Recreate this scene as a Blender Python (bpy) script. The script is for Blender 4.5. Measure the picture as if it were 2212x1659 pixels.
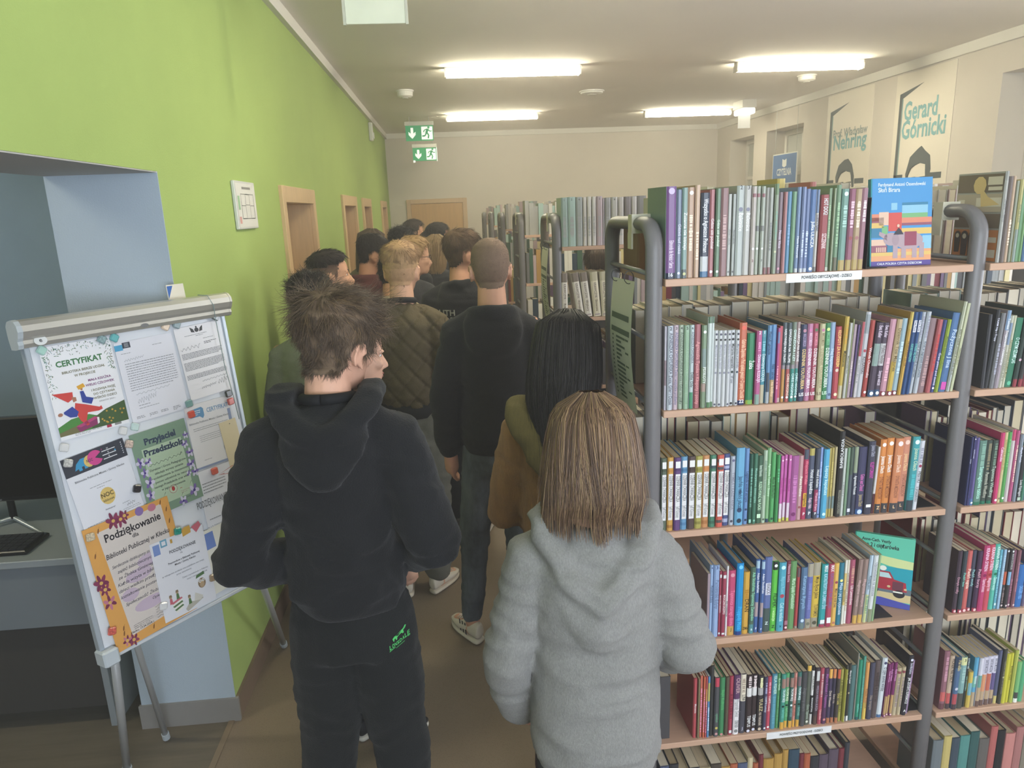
import bpy, math, random
import numpy as np
from mathutils import Vector, Matrix, noise
from mathutils.geometry import tessellate_polygon
random.seed(11); rng = np.random.default_rng(11)
scene = bpy.context.scene; COL = scene.collection
for o in list(bpy.data.objects): bpy.data.objects.remove(o)

# ------------------------------------------------------------------ camera, world, lights, exposure
CAM = np.array([0, 0, 1.90])
R = np.array([[0.99554402, -0.05686264, 0.07522466], [-0.08654662, -0.23424031, 0.96831873], [-0.03744052, -0.97051436, -0.23811781]])
FPX = 1544.0
cd = bpy.data.cameras.new('camera'); cam = bpy.data.objects.new('camera', cd); COL.objects.link(cam)
cd.sensor_width = 36; cd.lens = FPX / 2212 * 36; cd.clip_start = .05
cam.matrix_world = Matrix(((R[0][0], -R[0][1], -R[0][2], CAM[0]), (R[1][0], -R[1][1], -R[1][2], CAM[1]), (R[2][0], -R[2][1], -R[2][2], CAM[2]), (0, 0, 0, 1)))
scene.camera = cam
w = bpy.data.worlds.new('world'); scene.world = w; w.use_nodes = True
w.node_tree.nodes['Background'].inputs[0].default_value = (.75, .85, 1, 1); w.node_tree.nodes['Background'].inputs[1].default_value = 1.0
vs = scene.view_settings; vs.view_transform = 'Standard'; vs.look = 'None'; vs.gamma = 1; vs.use_curve_mapping = False
vs.exposure = 0.72
scene.cycles.use_denoising = True
scene.cycles.max_bounces = 5; scene.cycles.diffuse_bounces = 3; scene.cycles.glossy_bounces = 2; scene.cycles.transmission_bounces = 3
scene.cycles.sample_clamp_indirect = 6; scene.cycles.use_adaptive_sampling = True; scene.cycles.adaptive_threshold = .09
def area_light(name, loc, rot, sx, sy, power, col):
    ld = bpy.data.lights.new(name, 'AREA'); ld.shape = 'RECTANGLE'; ld.size = sx; ld.size_y = sy; ld.energy = power; ld.color = col
    o = bpy.data.objects.new(name, ld); o.location = loc; o.rotation_euler = rot; COL.objects.link(o)
# daylight entering by the window in the wall behind the camera and through the windows on the right
TUBE = 42.0
area_light('daylight_window', (1.5, -2.75, 1.75), (math.radians(118), 0, 0), 2.8, 1.6, 150, (.80, .89, 1))
area_light('daylight_window', (4.86, 2.0, 1.80), (math.radians(115), 0, math.radians(90)), 2.2, 1.6, 80, (.88, .93, 1))

# ------------------------------------------------------------------ helpers
def ray(u, v): return R @ np.array([u - 1106, v - 829.5, FPX])
def onY(u, v, y): d = ray(u, v); return CAM + d * y / d[1]
def onX(u, v, x): d = ray(u, v); return CAM + d * x / d[0]
def onP(u, v, o, n): d = ray(u, v); return CAM + d * (np.dot(np.array(o) - CAM, n) / np.dot(d, n))
def srgb(h):
    h = h.lstrip('#'); c = [int(h[i:i + 2], 16) / 255 for i in (0, 2, 4)]
    return [x / 12.92 if x <= .04045 else ((x + .055) / 1.055) ** 2.4 for x in c]
MATS = {}
def mat(h, rough=.6, noise_amp=0, noise_scale=8, bump=0, bump_scale=60, metal=0, emit=0, spec=.4, gain=1.0, stretch=None, coat=0, sheen=0, alpha=1, trans=0, two=None):
    k = (h, rough, noise_amp, noise_scale, bump, bump_scale, metal, emit, spec, gain, stretch, coat, sheen, alpha, trans, two)
    if k in MATS: return MATS[k]
    m = bpy.data.materials.new('m' + h); m.use_nodes = True; nt = m.node_tree; b = nt.nodes['Principled BSDF']
    c = [min(.9, x * gain) for x in srgb(h)]
    b.inputs['Base Color'].default_value = (*c, 1); b.inputs['Roughness'].default_value = rough; b.inputs['Metallic'].default_value = metal
    b.inputs['Specular IOR Level'].default_value = spec
    if coat: b.inputs['Coat Weight'].default_value = coat; b.inputs['Coat Roughness'].default_value = .15
    if sheen: b.inputs['Sheen Weight'].default_value = sheen; b.inputs['Sheen Roughness'].default_value = .5
    if trans: b.inputs['Transmission Weight'].default_value = trans
    if alpha < 1: b.inputs['Alpha'].default_value = alpha
    if emit: b.inputs['Emission Color'].default_value = (*c, 1); b.inputs['Emission Strength'].default_value = emit
    if noise_amp or bump:
        tc = nt.nodes.new('ShaderNodeTexCoord'); mp = nt.nodes.new('ShaderNodeMapping'); nt.links.new(tc.outputs['Object'], mp.inputs[0])
        if stretch: mp.inputs['Scale'].default_value = stretch
    if noise_amp:
        n = nt.nodes.new('ShaderNodeTexNoise'); n.inputs['Scale'].default_value = noise_scale; n.inputs['Detail'].default_value = 5; n.inputs['Roughness'].default_value = .65
        nt.links.new(mp.outputs[0], n.inputs['Vector'])
        cr = nt.nodes.new('ShaderNodeValToRGB'); cr.color_ramp.elements[0].position = .3; cr.color_ramp.elements[1].position = .7
        c2 = srgb(two) if two else [x * (1 + noise_amp) for x in c]
        cr.color_ramp.elements[0].color = (*[x * (1 - (0 if two else noise_amp)) for x in c], 1); cr.color_ramp.elements[1].color = (*[min(1, x) for x in c2], 1)
        nt.links.new(n.outputs['Fac'], cr.inputs[0]); nt.links.new(cr.outputs[0], b.inputs['Base Color'])
    if bump:
        n2 = nt.nodes.new('ShaderNodeTexNoise'); n2.inputs['Scale'].default_value = bump_scale; n2.inputs['Detail'].default_value = 4
        nt.links.new(mp.outputs[0], n2.inputs['Vector'])
        bp = nt.nodes.new('ShaderNodeBump'); bp.inputs['Strength'].default_value = bump; bp.inputs['Distance'].default_value = .01
        nt.links.new(n2.outputs['Fac'], bp.inputs['Height']); nt.links.new(bp.outputs[0], b.inputs['Normal'])
    MATS[k] = m; return m

_txt = {}
def text_geo(s, bold=0, shear=0):
    k = (s, bold, shear)
    if k in _txt: return _txt[k]
    cu = bpy.data.curves.new('t', 'FONT'); cu.body = s; cu.resolution_u = 2; cu.offset = bold; cu.shear = shear
    ob = bpy.data.objects.new('t', cu); COL.objects.link(ob)
    dg = bpy.context.evaluated_depsgraph_get(); me = bpy.data.meshes.new_from_object(ob.evaluated_get(dg))
    V = [(v.co.x, v.co.y) for v in me.vertices]; F = [tuple(p.vertices) for p in me.polygons]
    bpy.data.objects.remove(ob); bpy.data.curves.remove(cu); bpy.data.meshes.remove(me)
    if not V: V = [(0, 0), (1e-3, 0), (0, 1e-3)]; F = [(0, 1, 2)]
    a = np.array(V); x0, x1 = a[:, 0].min(), a[:, 0].max(); a[:, 0] -= x0
    _txt[k] = (a, F, x1 - x0); return _txt[k]

V3 = lambda *a: np.array(a, float)
def unit(a): a = np.array(a, float); n = np.linalg.norm(a); return a / n if n > 1e-12 else a
class MB:
    def __init__(s): s.v = []; s.f = []; s.m = []; s.mi = 0; s.T = None
    def add(s, V, F, m=None):
        b = len(s.v); m = s.mi if m is None else m
        if s.T is not None: V = [tuple(s.T @ Vector(p)) for p in V]
        s.v += [tuple(map(float, p)) for p in V]
        for f in F: s.f.append(tuple(i + b for i in f)); s.m.append(m)
        return s
    def box(s, x0, x1, y0, y1, z0, z1, m=None):
        return s.add([(x0, y0, z0), (x1, y0, z0), (x1, y1, z0), (x0, y1, z0), (x0, y0, z1), (x1, y0, z1), (x1, y1, z1), (x0, y1, z1)],
                     [(0, 3, 2, 1), (4, 5, 6, 7), (0, 1, 5, 4), (1, 2, 6, 5), (2, 3, 7, 6), (3, 0, 4, 7)], m)
    def bbox(s, x0, x1, y0, y1, z0, z1, r=.004, m=None):    # chamfered box
        V = []; 
        for z, i in ((z0, r), (z0 + r, 0), (z1 - r, 0), (z1, r)):
            a0, a1, b0, b1 = x0 + i, x1 - i, y0 + i, y1 - i
            V += [(a0 + r, b0, z), (a1 - r, b0, z), (a1, b0 + r, z), (a1, b1 - r, z), (a1 - r, b1, z), (a0 + r, b1, z), (a0, b1 - r, z), (a0, b0 + r, z)]
        F = [tuple(range(7, -1, -1)), tuple(range(24, 32))]
        for k in range(3):
            for j in range(8): a = k * 8 + j; b = k * 8 + (j + 1) % 8; F.append((a, b, b + 8, a + 8))
        return s.add(V, F, m)
    def quad(s, a, b, c, d, m=None): return s.add([a, b, c, d], [(0, 1, 2, 3)], m)
    def poly(s, pts, o, r, u, m=None, d=0):   # filled outline (2-D points) in the plane o, r, u
        o, r, u = map(np.array, (o, r, u)); nrm = np.cross(r, u); nrm = nrm / max(1e-12, np.linalg.norm(nrm))
        P = [Vector((p[0], p[1], 0)) for p in pts]
        T = tessellate_polygon([P])
        W = [o + r * p[0] + u * p[1] + nrm * d for p in pts]
        F = []
        for t in T:
            a, b, c = (P[i] for i in t)
            F.append(tuple(t) if (b - a).cross(c - a).z > 0 else tuple(reversed(t)))
        return s.add(W, F, m)
    def text(s, t, o, r, u, size, m=None, align='c', maxw=None, bold=0, shear=0, d=0):
        a, F, wd = text_geo(t, bold, shear); sc = size / .72; 
        if maxw and wd * sc > maxw: scx = maxw / wd
        else: scx = sc
        o, r, u = map(np.array, (o, r, u)); nrm = np.cross(r, u)
        off = {'c': -wd * scx / 2, 'l': 0, 'r': -wd * scx}[align]
        W = o + np.outer(a[:, 0] * scx + off, r) + np.outer(a[:, 1] * sc, u) + nrm * d
        return s.add(W.tolist(), F, m)
    def disc(s, o, r, u, rad, m=None, n=20, d=0, ry=None):
        return s.poly([(math.cos(2 * math.pi * i / n) * rad, math.sin(2 * math.pi * i / n) * (ry or rad)) for i in range(n)], o, r, u, m, d)
    def tube(s, P, rad, n=8, m=None, asp=1.0, up=None, caps=True):
        P = [np.array(p, float) for p in P]; k = len(P)
        rad = [rad] * k if np.isscalar(rad) else rad
        t0 = unit(P[1] - P[0]); ref = np.array(up if up is not None else ((0, 0, 1) if abs(t0[2]) < .9 else (1, 0, 0)), float)
        V = []; a = unit(ref - t0 * np.dot(ref, t0))
        for i in range(k):
            t = unit((P[min(i + 1, k - 1)] - P[max(i - 1, 0)])); a = unit(a - t * np.dot(a, t)); b = np.cross(t, a)
            for j in range(n):
                q = 2 * math.pi * j / n; V.append(P[i] + rad[i] * (a * math.cos(q) + b * math.sin(q) * asp))
        F = [(i * n + j, i * n + (j + 1) % n, (i + 1) * n + (j + 1) % n, (i + 1) * n + j) for i in range(k - 1) for j in range(n)]
        if caps: F += [tuple(range(n - 1, -1, -1)), tuple((k - 1) * n + j for j in range(n))]
        return s.add(V, F, m)
    def limb(s, P, rad, n=12):      # tube with rounded ends
        P = [np.array(p, float) for p in P]; rad = list(rad)
        d0 = unit(P[0] - P[1]); d1 = unit(P[-1] - P[-2])
        Q = [P[0] + d0 * rad[0] * .9, P[0] + d0 * rad[0] * .6] + P + [P[-1] + d1 * rad[-1] * .6, P[-1] + d1 * rad[-1] * .9]
        return s.tube(Q, [rad[0] * .35, rad[0] * .8] + rad + [rad[-1] * .8, rad[-1] * .35], n)
    def loft(s, rings, n=20, m=None, p=2.0):   # rings: (cx, cy, cz, rx, ry)
        V = []
        for (cx, cy, cz, rx, ry) in rings:
            for j in range(n):
                q = 2 * math.pi * j / n; c, d = math.cos(q), math.sin(q)
                V.append((cx + rx * math.copysign(abs(c) ** (2 / p), c), cy + ry * math.copysign(abs(d) ** (2 / p), d), cz))
        k = len(rings)
        F = [(i * n + j, i * n + (j + 1) % n, (i + 1) * n + (j + 1) % n, (i + 1) * n + j) for i in range(k - 1) for j in range(n)]
        F += [tuple(range(n - 1, -1, -1)), tuple((k - 1) * n + j for j in range(n))]
        return s.add(V, F, m)
    def ball(s, c, r, n=12, k=8, m=None):
        r = (r, r, r) if np.isscalar(r) else r; V = [(c[0], c[1], c[2] - r[2])]
        for i in range(1, k):
            a = -math.pi / 2 + math.pi * i / k
            for j in range(n):
                q = 2 * math.pi * j / n; V.append((c[0] + r[0] * math.cos(a) * math.cos(q), c[1] + r[1] * math.cos(a) * math.sin(q), c[2] + r[2] * math.sin(a)))
        V.append((c[0], c[1], c[2] + r[2])); L = len(V) - 1
        F = [(0, 1 + (j + 1) % n, 1 + j) for j in range(n)] + [(L, L - n + j, L - n + (j + 1) % n) for j in range(n)]
        for i in range(k - 2):
            for j in range(n): a = 1 + i * n + j; b = 1 + i * n + (j + 1) % n; F.append((a, b, b + n, a + n))
        return s.add(V, F, m)
    def mesh(s, name, mats, smooth=False):
        me = bpy.data.meshes.new(name); me.from_pydata(s.v, [], s.f)
        for x in (mats if isinstance(mats, (list, tuple)) else [mats]): me.materials.append(x)
        if s.m and max(s.m): me.polygons.foreach_set('material_index', s.m)
        if smooth: me.polygons.foreach_set('use_smooth', [True] * len(s.f))
        me.update(); return me
    def build(s, name, mats, parent=None, smooth=False): return obj(name, s.mesh(name, mats, smooth), parent)
def obj(name, me, parent=None):
    o = bpy.data.objects.new(name, me); COL.objects.link(o); o.parent = parent; return o
def tag(o, label=None, cat=None, group=None, kind=None):
    if label: o['label'] = label
    if cat: o['category'] = cat
    if group: o['group'] = group
    if kind: o['kind'] = kind
    return o
def thing(name, label, cat, loc=(0, 0, 0), rotz=0, group=None):
    o = obj(name, None); o.location = loc; o.rotation_euler = (0, 0, rotz); o.empty_display_size = .05
    return tag(o, label, cat, group)
def struct(name, mb, mats, parent=None, smooth=False):
    o = mb.build(name, mats, parent, smooth)
    if parent is None: tag(o, kind='structure')
    return o
# ------------------------------------------------------------------ the room
XL, XR, YB, YF, ZC = -.93, 4.45, 11.95, -2.6, 3.11
XS = -3.9      # far side of the room behind the opening on the left
GREEN = mat('a9c06f', .85, .03, 3, .12, 220); GREY = mat('e0d7cb', .85, .02, 3, .1, 220); WHITE = mat('ece8df', .7)
BLUE = mat('b2c0cc', .85, .02, 3, .1, 200); DBLUE = mat('a3b9cc', .85, .04, 4, .1, 200); BEECH = mat('d9b98d', .45, .08, 3, 0, 60, stretch=(14, 14, 1))
CEIL = mat('f2ece4', .9, .015, 2, .06, 150); SKIRT = mat('7d6a58', .55, .05, 30); GSKIRT = mat('8d8a86', .55, .08, 6)
def lino():
    m = mat('7f705e', .5, .05, 2.2); nt = m.node_tree; b = nt.nodes['Principled BSDF']
    old = b.inputs['Base Color'].links[0].from_socket
    tc = nt.nodes.new('ShaderNodeTexCoord'); n = nt.nodes.new('ShaderNodeTexVoronoi'); n.inputs['Scale'].default_value = 230
    nt.links.new(tc.outputs['Object'], n.inputs['Vector'])
    cr = nt.nodes.new('ShaderNodeValToRGB'); cr.color_ramp.elements[0].position = .12; cr.color_ramp.elements[0].color = (.35, .3, .25, 1)
    cr.color_ramp.elements[1].position = .3; cr.color_ramp.elements[1].color = (1, 1, 1, 1)
    nt.links.new(n.outputs['Distance'], cr.inputs[0])
    mx = nt.nodes.new('ShaderNodeMix'); mx.data_type = 'RGBA'; mx.blend_type = 'MULTIPLY'; mx.inputs[0].default_value = .75
    nt.links.new(old, mx.inputs[6]); nt.links.new(cr.outputs[0], mx.inputs[7]); nt.links.new(mx.outputs[2], b.inputs['Base Color'])
    return m
LINO = lino()
b = MB(); b.box(XL - .02, XR + .4, YF - .3, YB + .3, -.1, 0); b.box(XL - .4, XL - .02, 2.7, YB + .3, -.1, 0); struct('floor', b, LINO)
lam = struct('floor_laminate', (lambda q: (q.box(XS - .2, XL - .021, YF - .3, 2.7, -.1, 0), q.box(XS - .2, XL - .4, 2.7, 5.2, -.1, 0), q)[2])(MB()), mat('6a6153', .45, .18, 2.5, stretch=(1, 12, 1), bump=.05))
struct('trim_threshold', MB().box(XL - .034, XL - .012, YF, 2.5, 0, .004), mat('8f7d66', .4, metal=.3))
struct('ceiling', MB().box(XS - .2, XR + .4, YF - .3, YB + .3, ZC, ZC + .15), CEIL)
# green wall with the wide opening and four door recesses
DOORS = [(4.20, 5.20), (6.57, 7.55), (8.10, 8.95), (10.35, 11.2)]; DT = 2.075; OPEN = (-1.4, 2.50, 2.06); TH = .35
b = MB(); segs = []; y = YF
edges = [(OPEN[0], OPEN[1], OPEN[2])] + [(a, c, DT) for a, c in DOORS]
for (a, c, t) in edges:
    b.box(XL - TH, XL, y, a, 0, ZC); b.box(XL - TH, XL, a, c, t, ZC); y = c
b.box(XL - TH, XL, y, YB, 0, ZC)
struct('wall_left', b, GREEN)
struct('trim_jamb', MB().box(XL - TH - .002, XL - .0, OPEN[1] - .004, OPEN[1] - .0005, .10, OPEN[2]), BLUE)
struct('trim_soffit', MB().box(XL - TH - .002, XL - .0005, OPEN[0], OPEN[1] - .004, OPEN[2] - .004, OPEN[2] - .0005), mat('b8b8b6', .85))
struct('baseboard_jamb', MB().box(XL - TH - .01, XL + .012, OPEN[1] - .014, OPEN[1], 0, .10), GSKIRT)
b = MB(); y = OPEN[1]
for a, c in DOORS: b.box(XL, XL + .012, y, a, 0, .10); y = c
b.box(XL, XL + .012, y, YB, 0, .10); struct('baseboard_left', b, SKIRT)
for i, (a, c) in enumerate(DOORS):
    d = obj('door_%d' % (i + 1), None); tag(d, kind='structure')
    b = MB(); fw = .075
    for y0, y1 in ((a, a + fw), (c - fw, c)): b.bbox(XL - .01, XL + .022, y0, y1, 0, DT, .004)
    b.bbox(XL - .01, XL + .022, a + fw - .004, c - fw + .004, DT - fw * 1.25, DT, .004); b.build('architrave', BEECH, d)
    b = MB(); b.box(XL - TH, XL - .008, a + .02, a + fw, 0, DT - .08); b.box(XL - TH, XL - .008, c - fw, c - .02, 0, DT - .08)
    b.box(XL - TH, XL - .008, a + fw, c - fw, DT - .095, DT - .03); b.build('lining', BEECH, d)
    MB().bbox(XL - TH + .01, XL - TH + .05, a + fw, c - fw, .0005, DT - .097, .003).build('leaf', BEECH, d)
    h = MB().tube([(XL - TH + .05, c - .16, 1.03), (XL - TH + .10, c - .16, 1.03), (XL - TH + .105, c - .17, 1.03), (XL - TH + .105, c - .28, 1.03)], .009, 8)
    h.ball((XL - TH + .052, c - .16, 1.03), (.006, .026, .026)); h.build('door_handle', mat('a8a8a6', .3, metal=.9), d, True)
# far wall with its door
struct('wall_back', MB().box(XL - TH, XR + .4, YB, YB + .2, 0, ZC), GREY)
d = obj('door_5', None); tag(d, kind='structure'); a, c = -.66, .31; b = MB(); T5 = 2.1
for x0, x1 in ((a, a + .07), (c - .07, c)): b.bbox(x0, x1, YB - .03, YB - .001, 0, T5, .004)
b.bbox(a + .066, c - .066, YB - .03, YB - .001, T5 - .07, T5, .004); b.build('architrave', mat('d8b994', .5), d)
MB().bbox(a + .072, c - .072, YB - .014, YB - .001, .01, T5 - .073, .002).build('leaf', mat('d3aa76', .5, .06, 3, stretch=(14, 14, 1)), d)
h = MB().tube([(c - .13, YB - .014, 1.03), (c - .13, YB - .06, 1.03), (c - .25, YB - .06, 1.03)], .009, 8); h.build('door_handle', mat('a8a8a6', .3, metal=.9), d, True)
# right wall with its window recesses
WIN = [(10.50, 11.40), (9.02, 10.08), (4.50, 5.74), (.9, 3.1)]
b = MB(); y = YF
for (a, c) in sorted(WIN):
    b.box(XR, XR + .35, y, a, 0, ZC); b.box(XR, XR + .35, a, c, 0, .85); b.box(XR, XR + .35, a, c, 2.80, ZC); y = c
b.box(XR, XR + .35, y, YB, 0, ZC); struct('wall_right', b, GREY)
PANE = mat('cfd0c8', .12, spec=.6)
for i, (a, c) in enumerate(WIN):
    d = obj('window_%d' % (i + 1), None); tag(d, kind='structure'); b = MB()
    for y0, y1 in ((a, a + .06), (c - .06, c), ((a + c) / 2 - .035, (a + c) / 2 + .035)): b.bbox(XR + .26, XR + .32, y0, y1, .85, 2.80, .005)
    for z0, z1 in ((.85, .92), (2.73, 2.80), (2.2, 2.25)): b.bbox(XR + .262, XR + .318, a + .05, c - .05, z0, z1, .005)
    b.build('window_frame', WHITE, d)
    if i < 3: MB().box(XR + .286, XR + .294, a + .06, c - .06, .92, 2.73).build('pane', PANE, d)
    MB().bbox(XR - .04, XR + .26, a - .03, c + .03, .83, .855, .006).build('window_sill', WHITE, d)
# wall behind the camera with the window that lights the board
b = MB(); b.box(XS, XR + .35, YF - .2, YF, 0, .9); b.box(XS, XR + .35, YF - .2, YF, 2.6, ZC); b.box(XS, .05, YF - .2, YF, .9, 2.6); b.box(2.95, XR + .35, YF - .2, YF, .9, 2.6)
struct('wall_front', b, GREY)
d = obj('window_5', None); tag(d, kind='structure'); b = MB()
for x0, x1 in ((.05, .11), (1.47, 1.53), (2.89, 2.95)): b.bbox(x0, x1, YF - .15, YF - .09, .9, 2.6, .005)
for z0, z1 in ((.9, .96), (2.54, 2.6)): b.bbox(.06, 2.94, YF - .149, YF - .091, z0, z1, .005)
b.build('window_frame', WHITE, d)
# room beyond the opening
struct('wall_side_room', MB().box(XS, XL - TH, 4.35, 4.5, 0, ZC), DBLUE)
struct('wall_side_left', MB().box(XS - .15, XS, YF, 4.5, 0, ZC), DBLUE)
# cornices
struct('trim_left', MB().box(XL, XL + .035, YF, YB, ZC - .075, ZC), WHITE)
struct('trim_back', MB().box(XL, XR, YB - .035, YB, ZC - .075, ZC), WHITE)
struct('trim_right', MB().box(XR - .035, XR, YF, YB, ZC - .085, ZC), WHITE)
struct('baseboard_back', MB().box(.31, XR, YB - .012, YB, 0, .1), SKIRT)
struct('baseboard_right', MB().box(XR - .012, XR, YF, YB, 0, .1), SKIRT)
# ------------------------------------------------------------------ ceiling fixtures
HOUS = mat('efece4', .5); DIFF = mat('ffecd0', .5, emit=TUBE)
LAMP = {(.635, 6.72): 'over the crowd, the nearer of the aisle pair', (.64, 9.85): 'near the far door, the farther of the aisle pair', (3.27, 6.78): 'near the poster wall, the nearer of that pair', (3.30, 10.02): 'near the poster wall, beside the white box'}
for (x, y) in [(.635, 6.72), (.64, 9.85), (3.27, 6.78), (3.30, 10.02), (.635, 3.6), (3.27, 3.65), (-2.7, 1.6)]:  # the last one, in the side room, is added unseen to brighten it
    t = thing('ceiling_lamp', 'linear white ceiling lamp ' + LAMP.get((x, y), 'added out of view to brighten the side room' if x < 0 else 'over the first bookcase end' if x < 1 else 'over the far end of the first bookcase'), 'lamp', (x, y, ZC), 0, 'linear ceiling lamps')
    MB().bbox(-.6, .6, -.040, .040, -.034, -.0005, .004).build('housing', HOUS, t)
    b = MB(); P = [(.052 * math.copysign(abs(math.cos(q)) ** .8, math.cos(q)), -.058 - .024 * math.copysign(abs(math.sin(q)) ** .8, math.sin(q))) for q in [6.2832 * k / 14 for k in range(14)]]
    b.add([(-.585, p[0], p[1]) for p in P] + [(.585, p[0], p[1]) for p in P], [(k, (k + 1) % 14, 14 + (k + 1) % 14, 14 + k) for k in range(14)] + [tuple(range(13, -1, -1)), tuple(range(14, 28))])
    b.build('diffuser', DIFF, t, False)
    b = MB(); b.box(-.6, -.586, -.046, .046, -.084, -.030); b.box(.586, .6, -.046, .046, -.084, -.030); b.build('end_cap', HOUS, t)
def detector(x, y, lab, r=.055, h=.05, name='smoke_detector'):
    t = thing(name, lab, 'detector', (x, y, ZC))
    MB().loft([(0, 0, -.0005, r * 1.05, r * 1.05), (0, 0, -.012, r * 1.05, r * 1.05), (0, 0, -.014, r * .95, r * .95), (0, 0, -h * .8, r * .9, r * .9), (0, 0, -h, r * .6, r * .6)], 24).build('housing', HOUS, t)
    MB().loft([(0, 0, -h + .001, r * .4, r * .4), (0, 0, -h - .008, r * .32, r * .32)], 20).build('sensor_cap', mat('d8d4cc', .5), t)
detector(-.37, 7.85, 'round white ceiling detector on the side of the green wall', .085, .07)
detector(1.63, 8.2, 'wide flat white ceiling dome between the two rows of lamps', .13, .035, 'ceiling_dome')
detector(3.73, 7.55, 'round white ceiling detector close to the portrait posters', .09, .06)
# green exit signs
GS = mat('2f9a63', .35, emit=.25); SW = mat('f2f6ee', .4, emit=.5)
def runner(b, o, r, u, s, m):
    o = np.array(o, float)
    def L(p, wd): 
        for (x0, y0), (x1, y1) in zip(p, p[1:]):
            n = unit((-(y1 - y0), x1 - x0)) * wd / 2
            b.poly([(x0 * s - n[0] * s, y0 * s - n[1] * s), (x0 * s + n[0] * s, y0 * s + n[1] * s), (x1 * s + n[0] * s, y1 * s + n[1] * s), (x1 * s - n[0] * s, y1 * s - n[1] * s)], o, r, u, m, .0012)
    b.disc(o + np.array(r) * .12 * s + np.array(u) * .36 * s, r, u, .085 * s, m, 12, .0012)
    L([(.06, .27), (-.04, .0)], .16); L([(-.02, .02), (.12, -.14), (.06, -.36)], .1); L([(-.04, .02), (-.14, -.18), (-.34, -.2)], .1)
    L([(.06, .24), (.22, .1), (.34, .14)], .07); L([(.03, .25), (-.16, .2), (-.24, .06)], .07)
def exit_sign(x, y, wd, ht, z, lab, pane=False):
    t = thing('exit_sign', lab, 'exit sign', (x, y, z))
    MB().bbox(-wd / 2 - .01, wd / 2 + .01, -.025, .025, ht / 2, ht / 2 + .05, .004).build('housing', HOUS, t)
    b = MB(); b.box(-wd / 2, wd / 2, -.008, .008, -ht / 2, ht / 2, 0); r, u = V3(1, 0, 0), V3(0, 0, 1); o = V3(0, -.0085, 0)
    if pane: b.box(wd / 2, wd / 2 + .01, -.008, .008, -ht / 2 - .01, ht / 2, 1); b.box(-wd / 2, -wd / 2 + .03, -.0082, .008, -ht / 2 - .02, -ht / 2 + .01, 1)
    b.build('sign_plate', [GS, SW], t)
    b = MB(); c = o - r * wd * .27; q = ht
    b.poly([(-.09 * q, .36 * q), (.09 * q, .36 * q), (.09 * q, -.02 * q), (.24 * q, .1 * q), (.24 * q, -.1 * q), (0, -.36 * q), (-.24 * q, -.1 * q), (-.24 * q, .1 * q), (-.09 * q, -.02 * q)], c, r, u, 0, .0004)
    c = o + r * wd * .27; b.poly([(-.2 * wd, -.42 * q), (.2 * wd, -.42 * q), (.2 * wd, .42 * q), (-.2 * wd, .42 * q)], c, r, u, 0, .0004)
    runner(b, c + V3(0, -.0004, 0), r, u, ht, 1); b.build('pictogram', [SW, GS], t)
    if z + ht / 2 + .05 < ZC - .01:
        b = MB()
        for sx in (-wd * .35, wd * .35): b.tube([(sx, 0, ht / 2 + .049), (sx, 0, ZC - z)], .004, 6)
        b.build('hanger', mat('c8c8c4', .4, metal=.5), t)
exit_sign(-.315, 9.95, .36, .19, 2.905, 'green exit sign hanging upper of the two by the green wall, arrow and runner')
exit_sign(-.29, 10.9, .34, .18, 2.71, 'green exit sign just below and behind the upper one, white strip under it', True)
# close hanging sign pane seen blank and bright at the top edge
t = thing('hanging_sign_pane', 'pale translucent sign pane hanging from the ceiling near the green wall', 'sign', (-.30, 3.55, 0))
p0 = onY(748, 53, 3.55); p1 = onY(877, 53, 3.55)
MB().bbox(p0[0] + .30, p1[0] + .30, -.006, .006, p0[2], ZC - .03, .002).build('pane', mat('e9eddc', .3, emit=.08, noise_amp=.06, noise_scale=6), t)
b = MB(); b.box(p0[0] + .288, p0[0] + .2995, -.008, .008, p0[2] - .004, ZC - .03); b.box(p1[0] + .3005, p1[0] + .312, -.008, .008, p0[2] - .004, ZC - .03); b.build('edge_rail', mat('d8d8cc', .3), t)
MB().bbox(p0[0] + .285, p1[0] + .315, -.03, .03, ZC - .03, ZC - .0005, .003).build('housing', HOUS, t)
# exit sign seen edge-on and a small wall sensor
t = thing('emergency_light', 'white box light on the ceiling beside the farther poster-side lamp', 'light', (3.80, 9.3, ZC))
MB().bbox(-.09, .09, -.16, .16, -.10, -.0005, .006).build('housing', HOUS, t)
MB().bbox(-.085, .085, -.14, .14, -.17, -.102, .01).build('lens', mat('fff6e6', .4, emit=1.2), t)
MB().bbox(-.08, .08, -.006, .006, -.33, -.172, .003).build('sign_plate', mat('f0ece0', .4, emit=.2), t)
t = thing('wall_sensor', 'small white box sensor high on the green wall under the cornice', 'sensor', (XL, 9.55, 2.90))
MB().bbox(.0005, .05, -.035, .035, -.11, .11, .008).build('housing', HOUS, t); MB().bbox(.05, .062, -.028, .028, -.085, -.01, .006).build('lens', mat('f6f6f2', .3), t)
t = thing('light_switch', 'white light switch on the green wall beside the first door frame', 'switch', (XL, 5.42, 1.45))
MB().bbox(.0005, .012, -.042, .042, -.06, .06, .003).build('plate', HOUS, t); MB().bbox(.012, .018, -.03, .03, -.045, .045, .002).build('rocker', WHITE, t)
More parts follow.
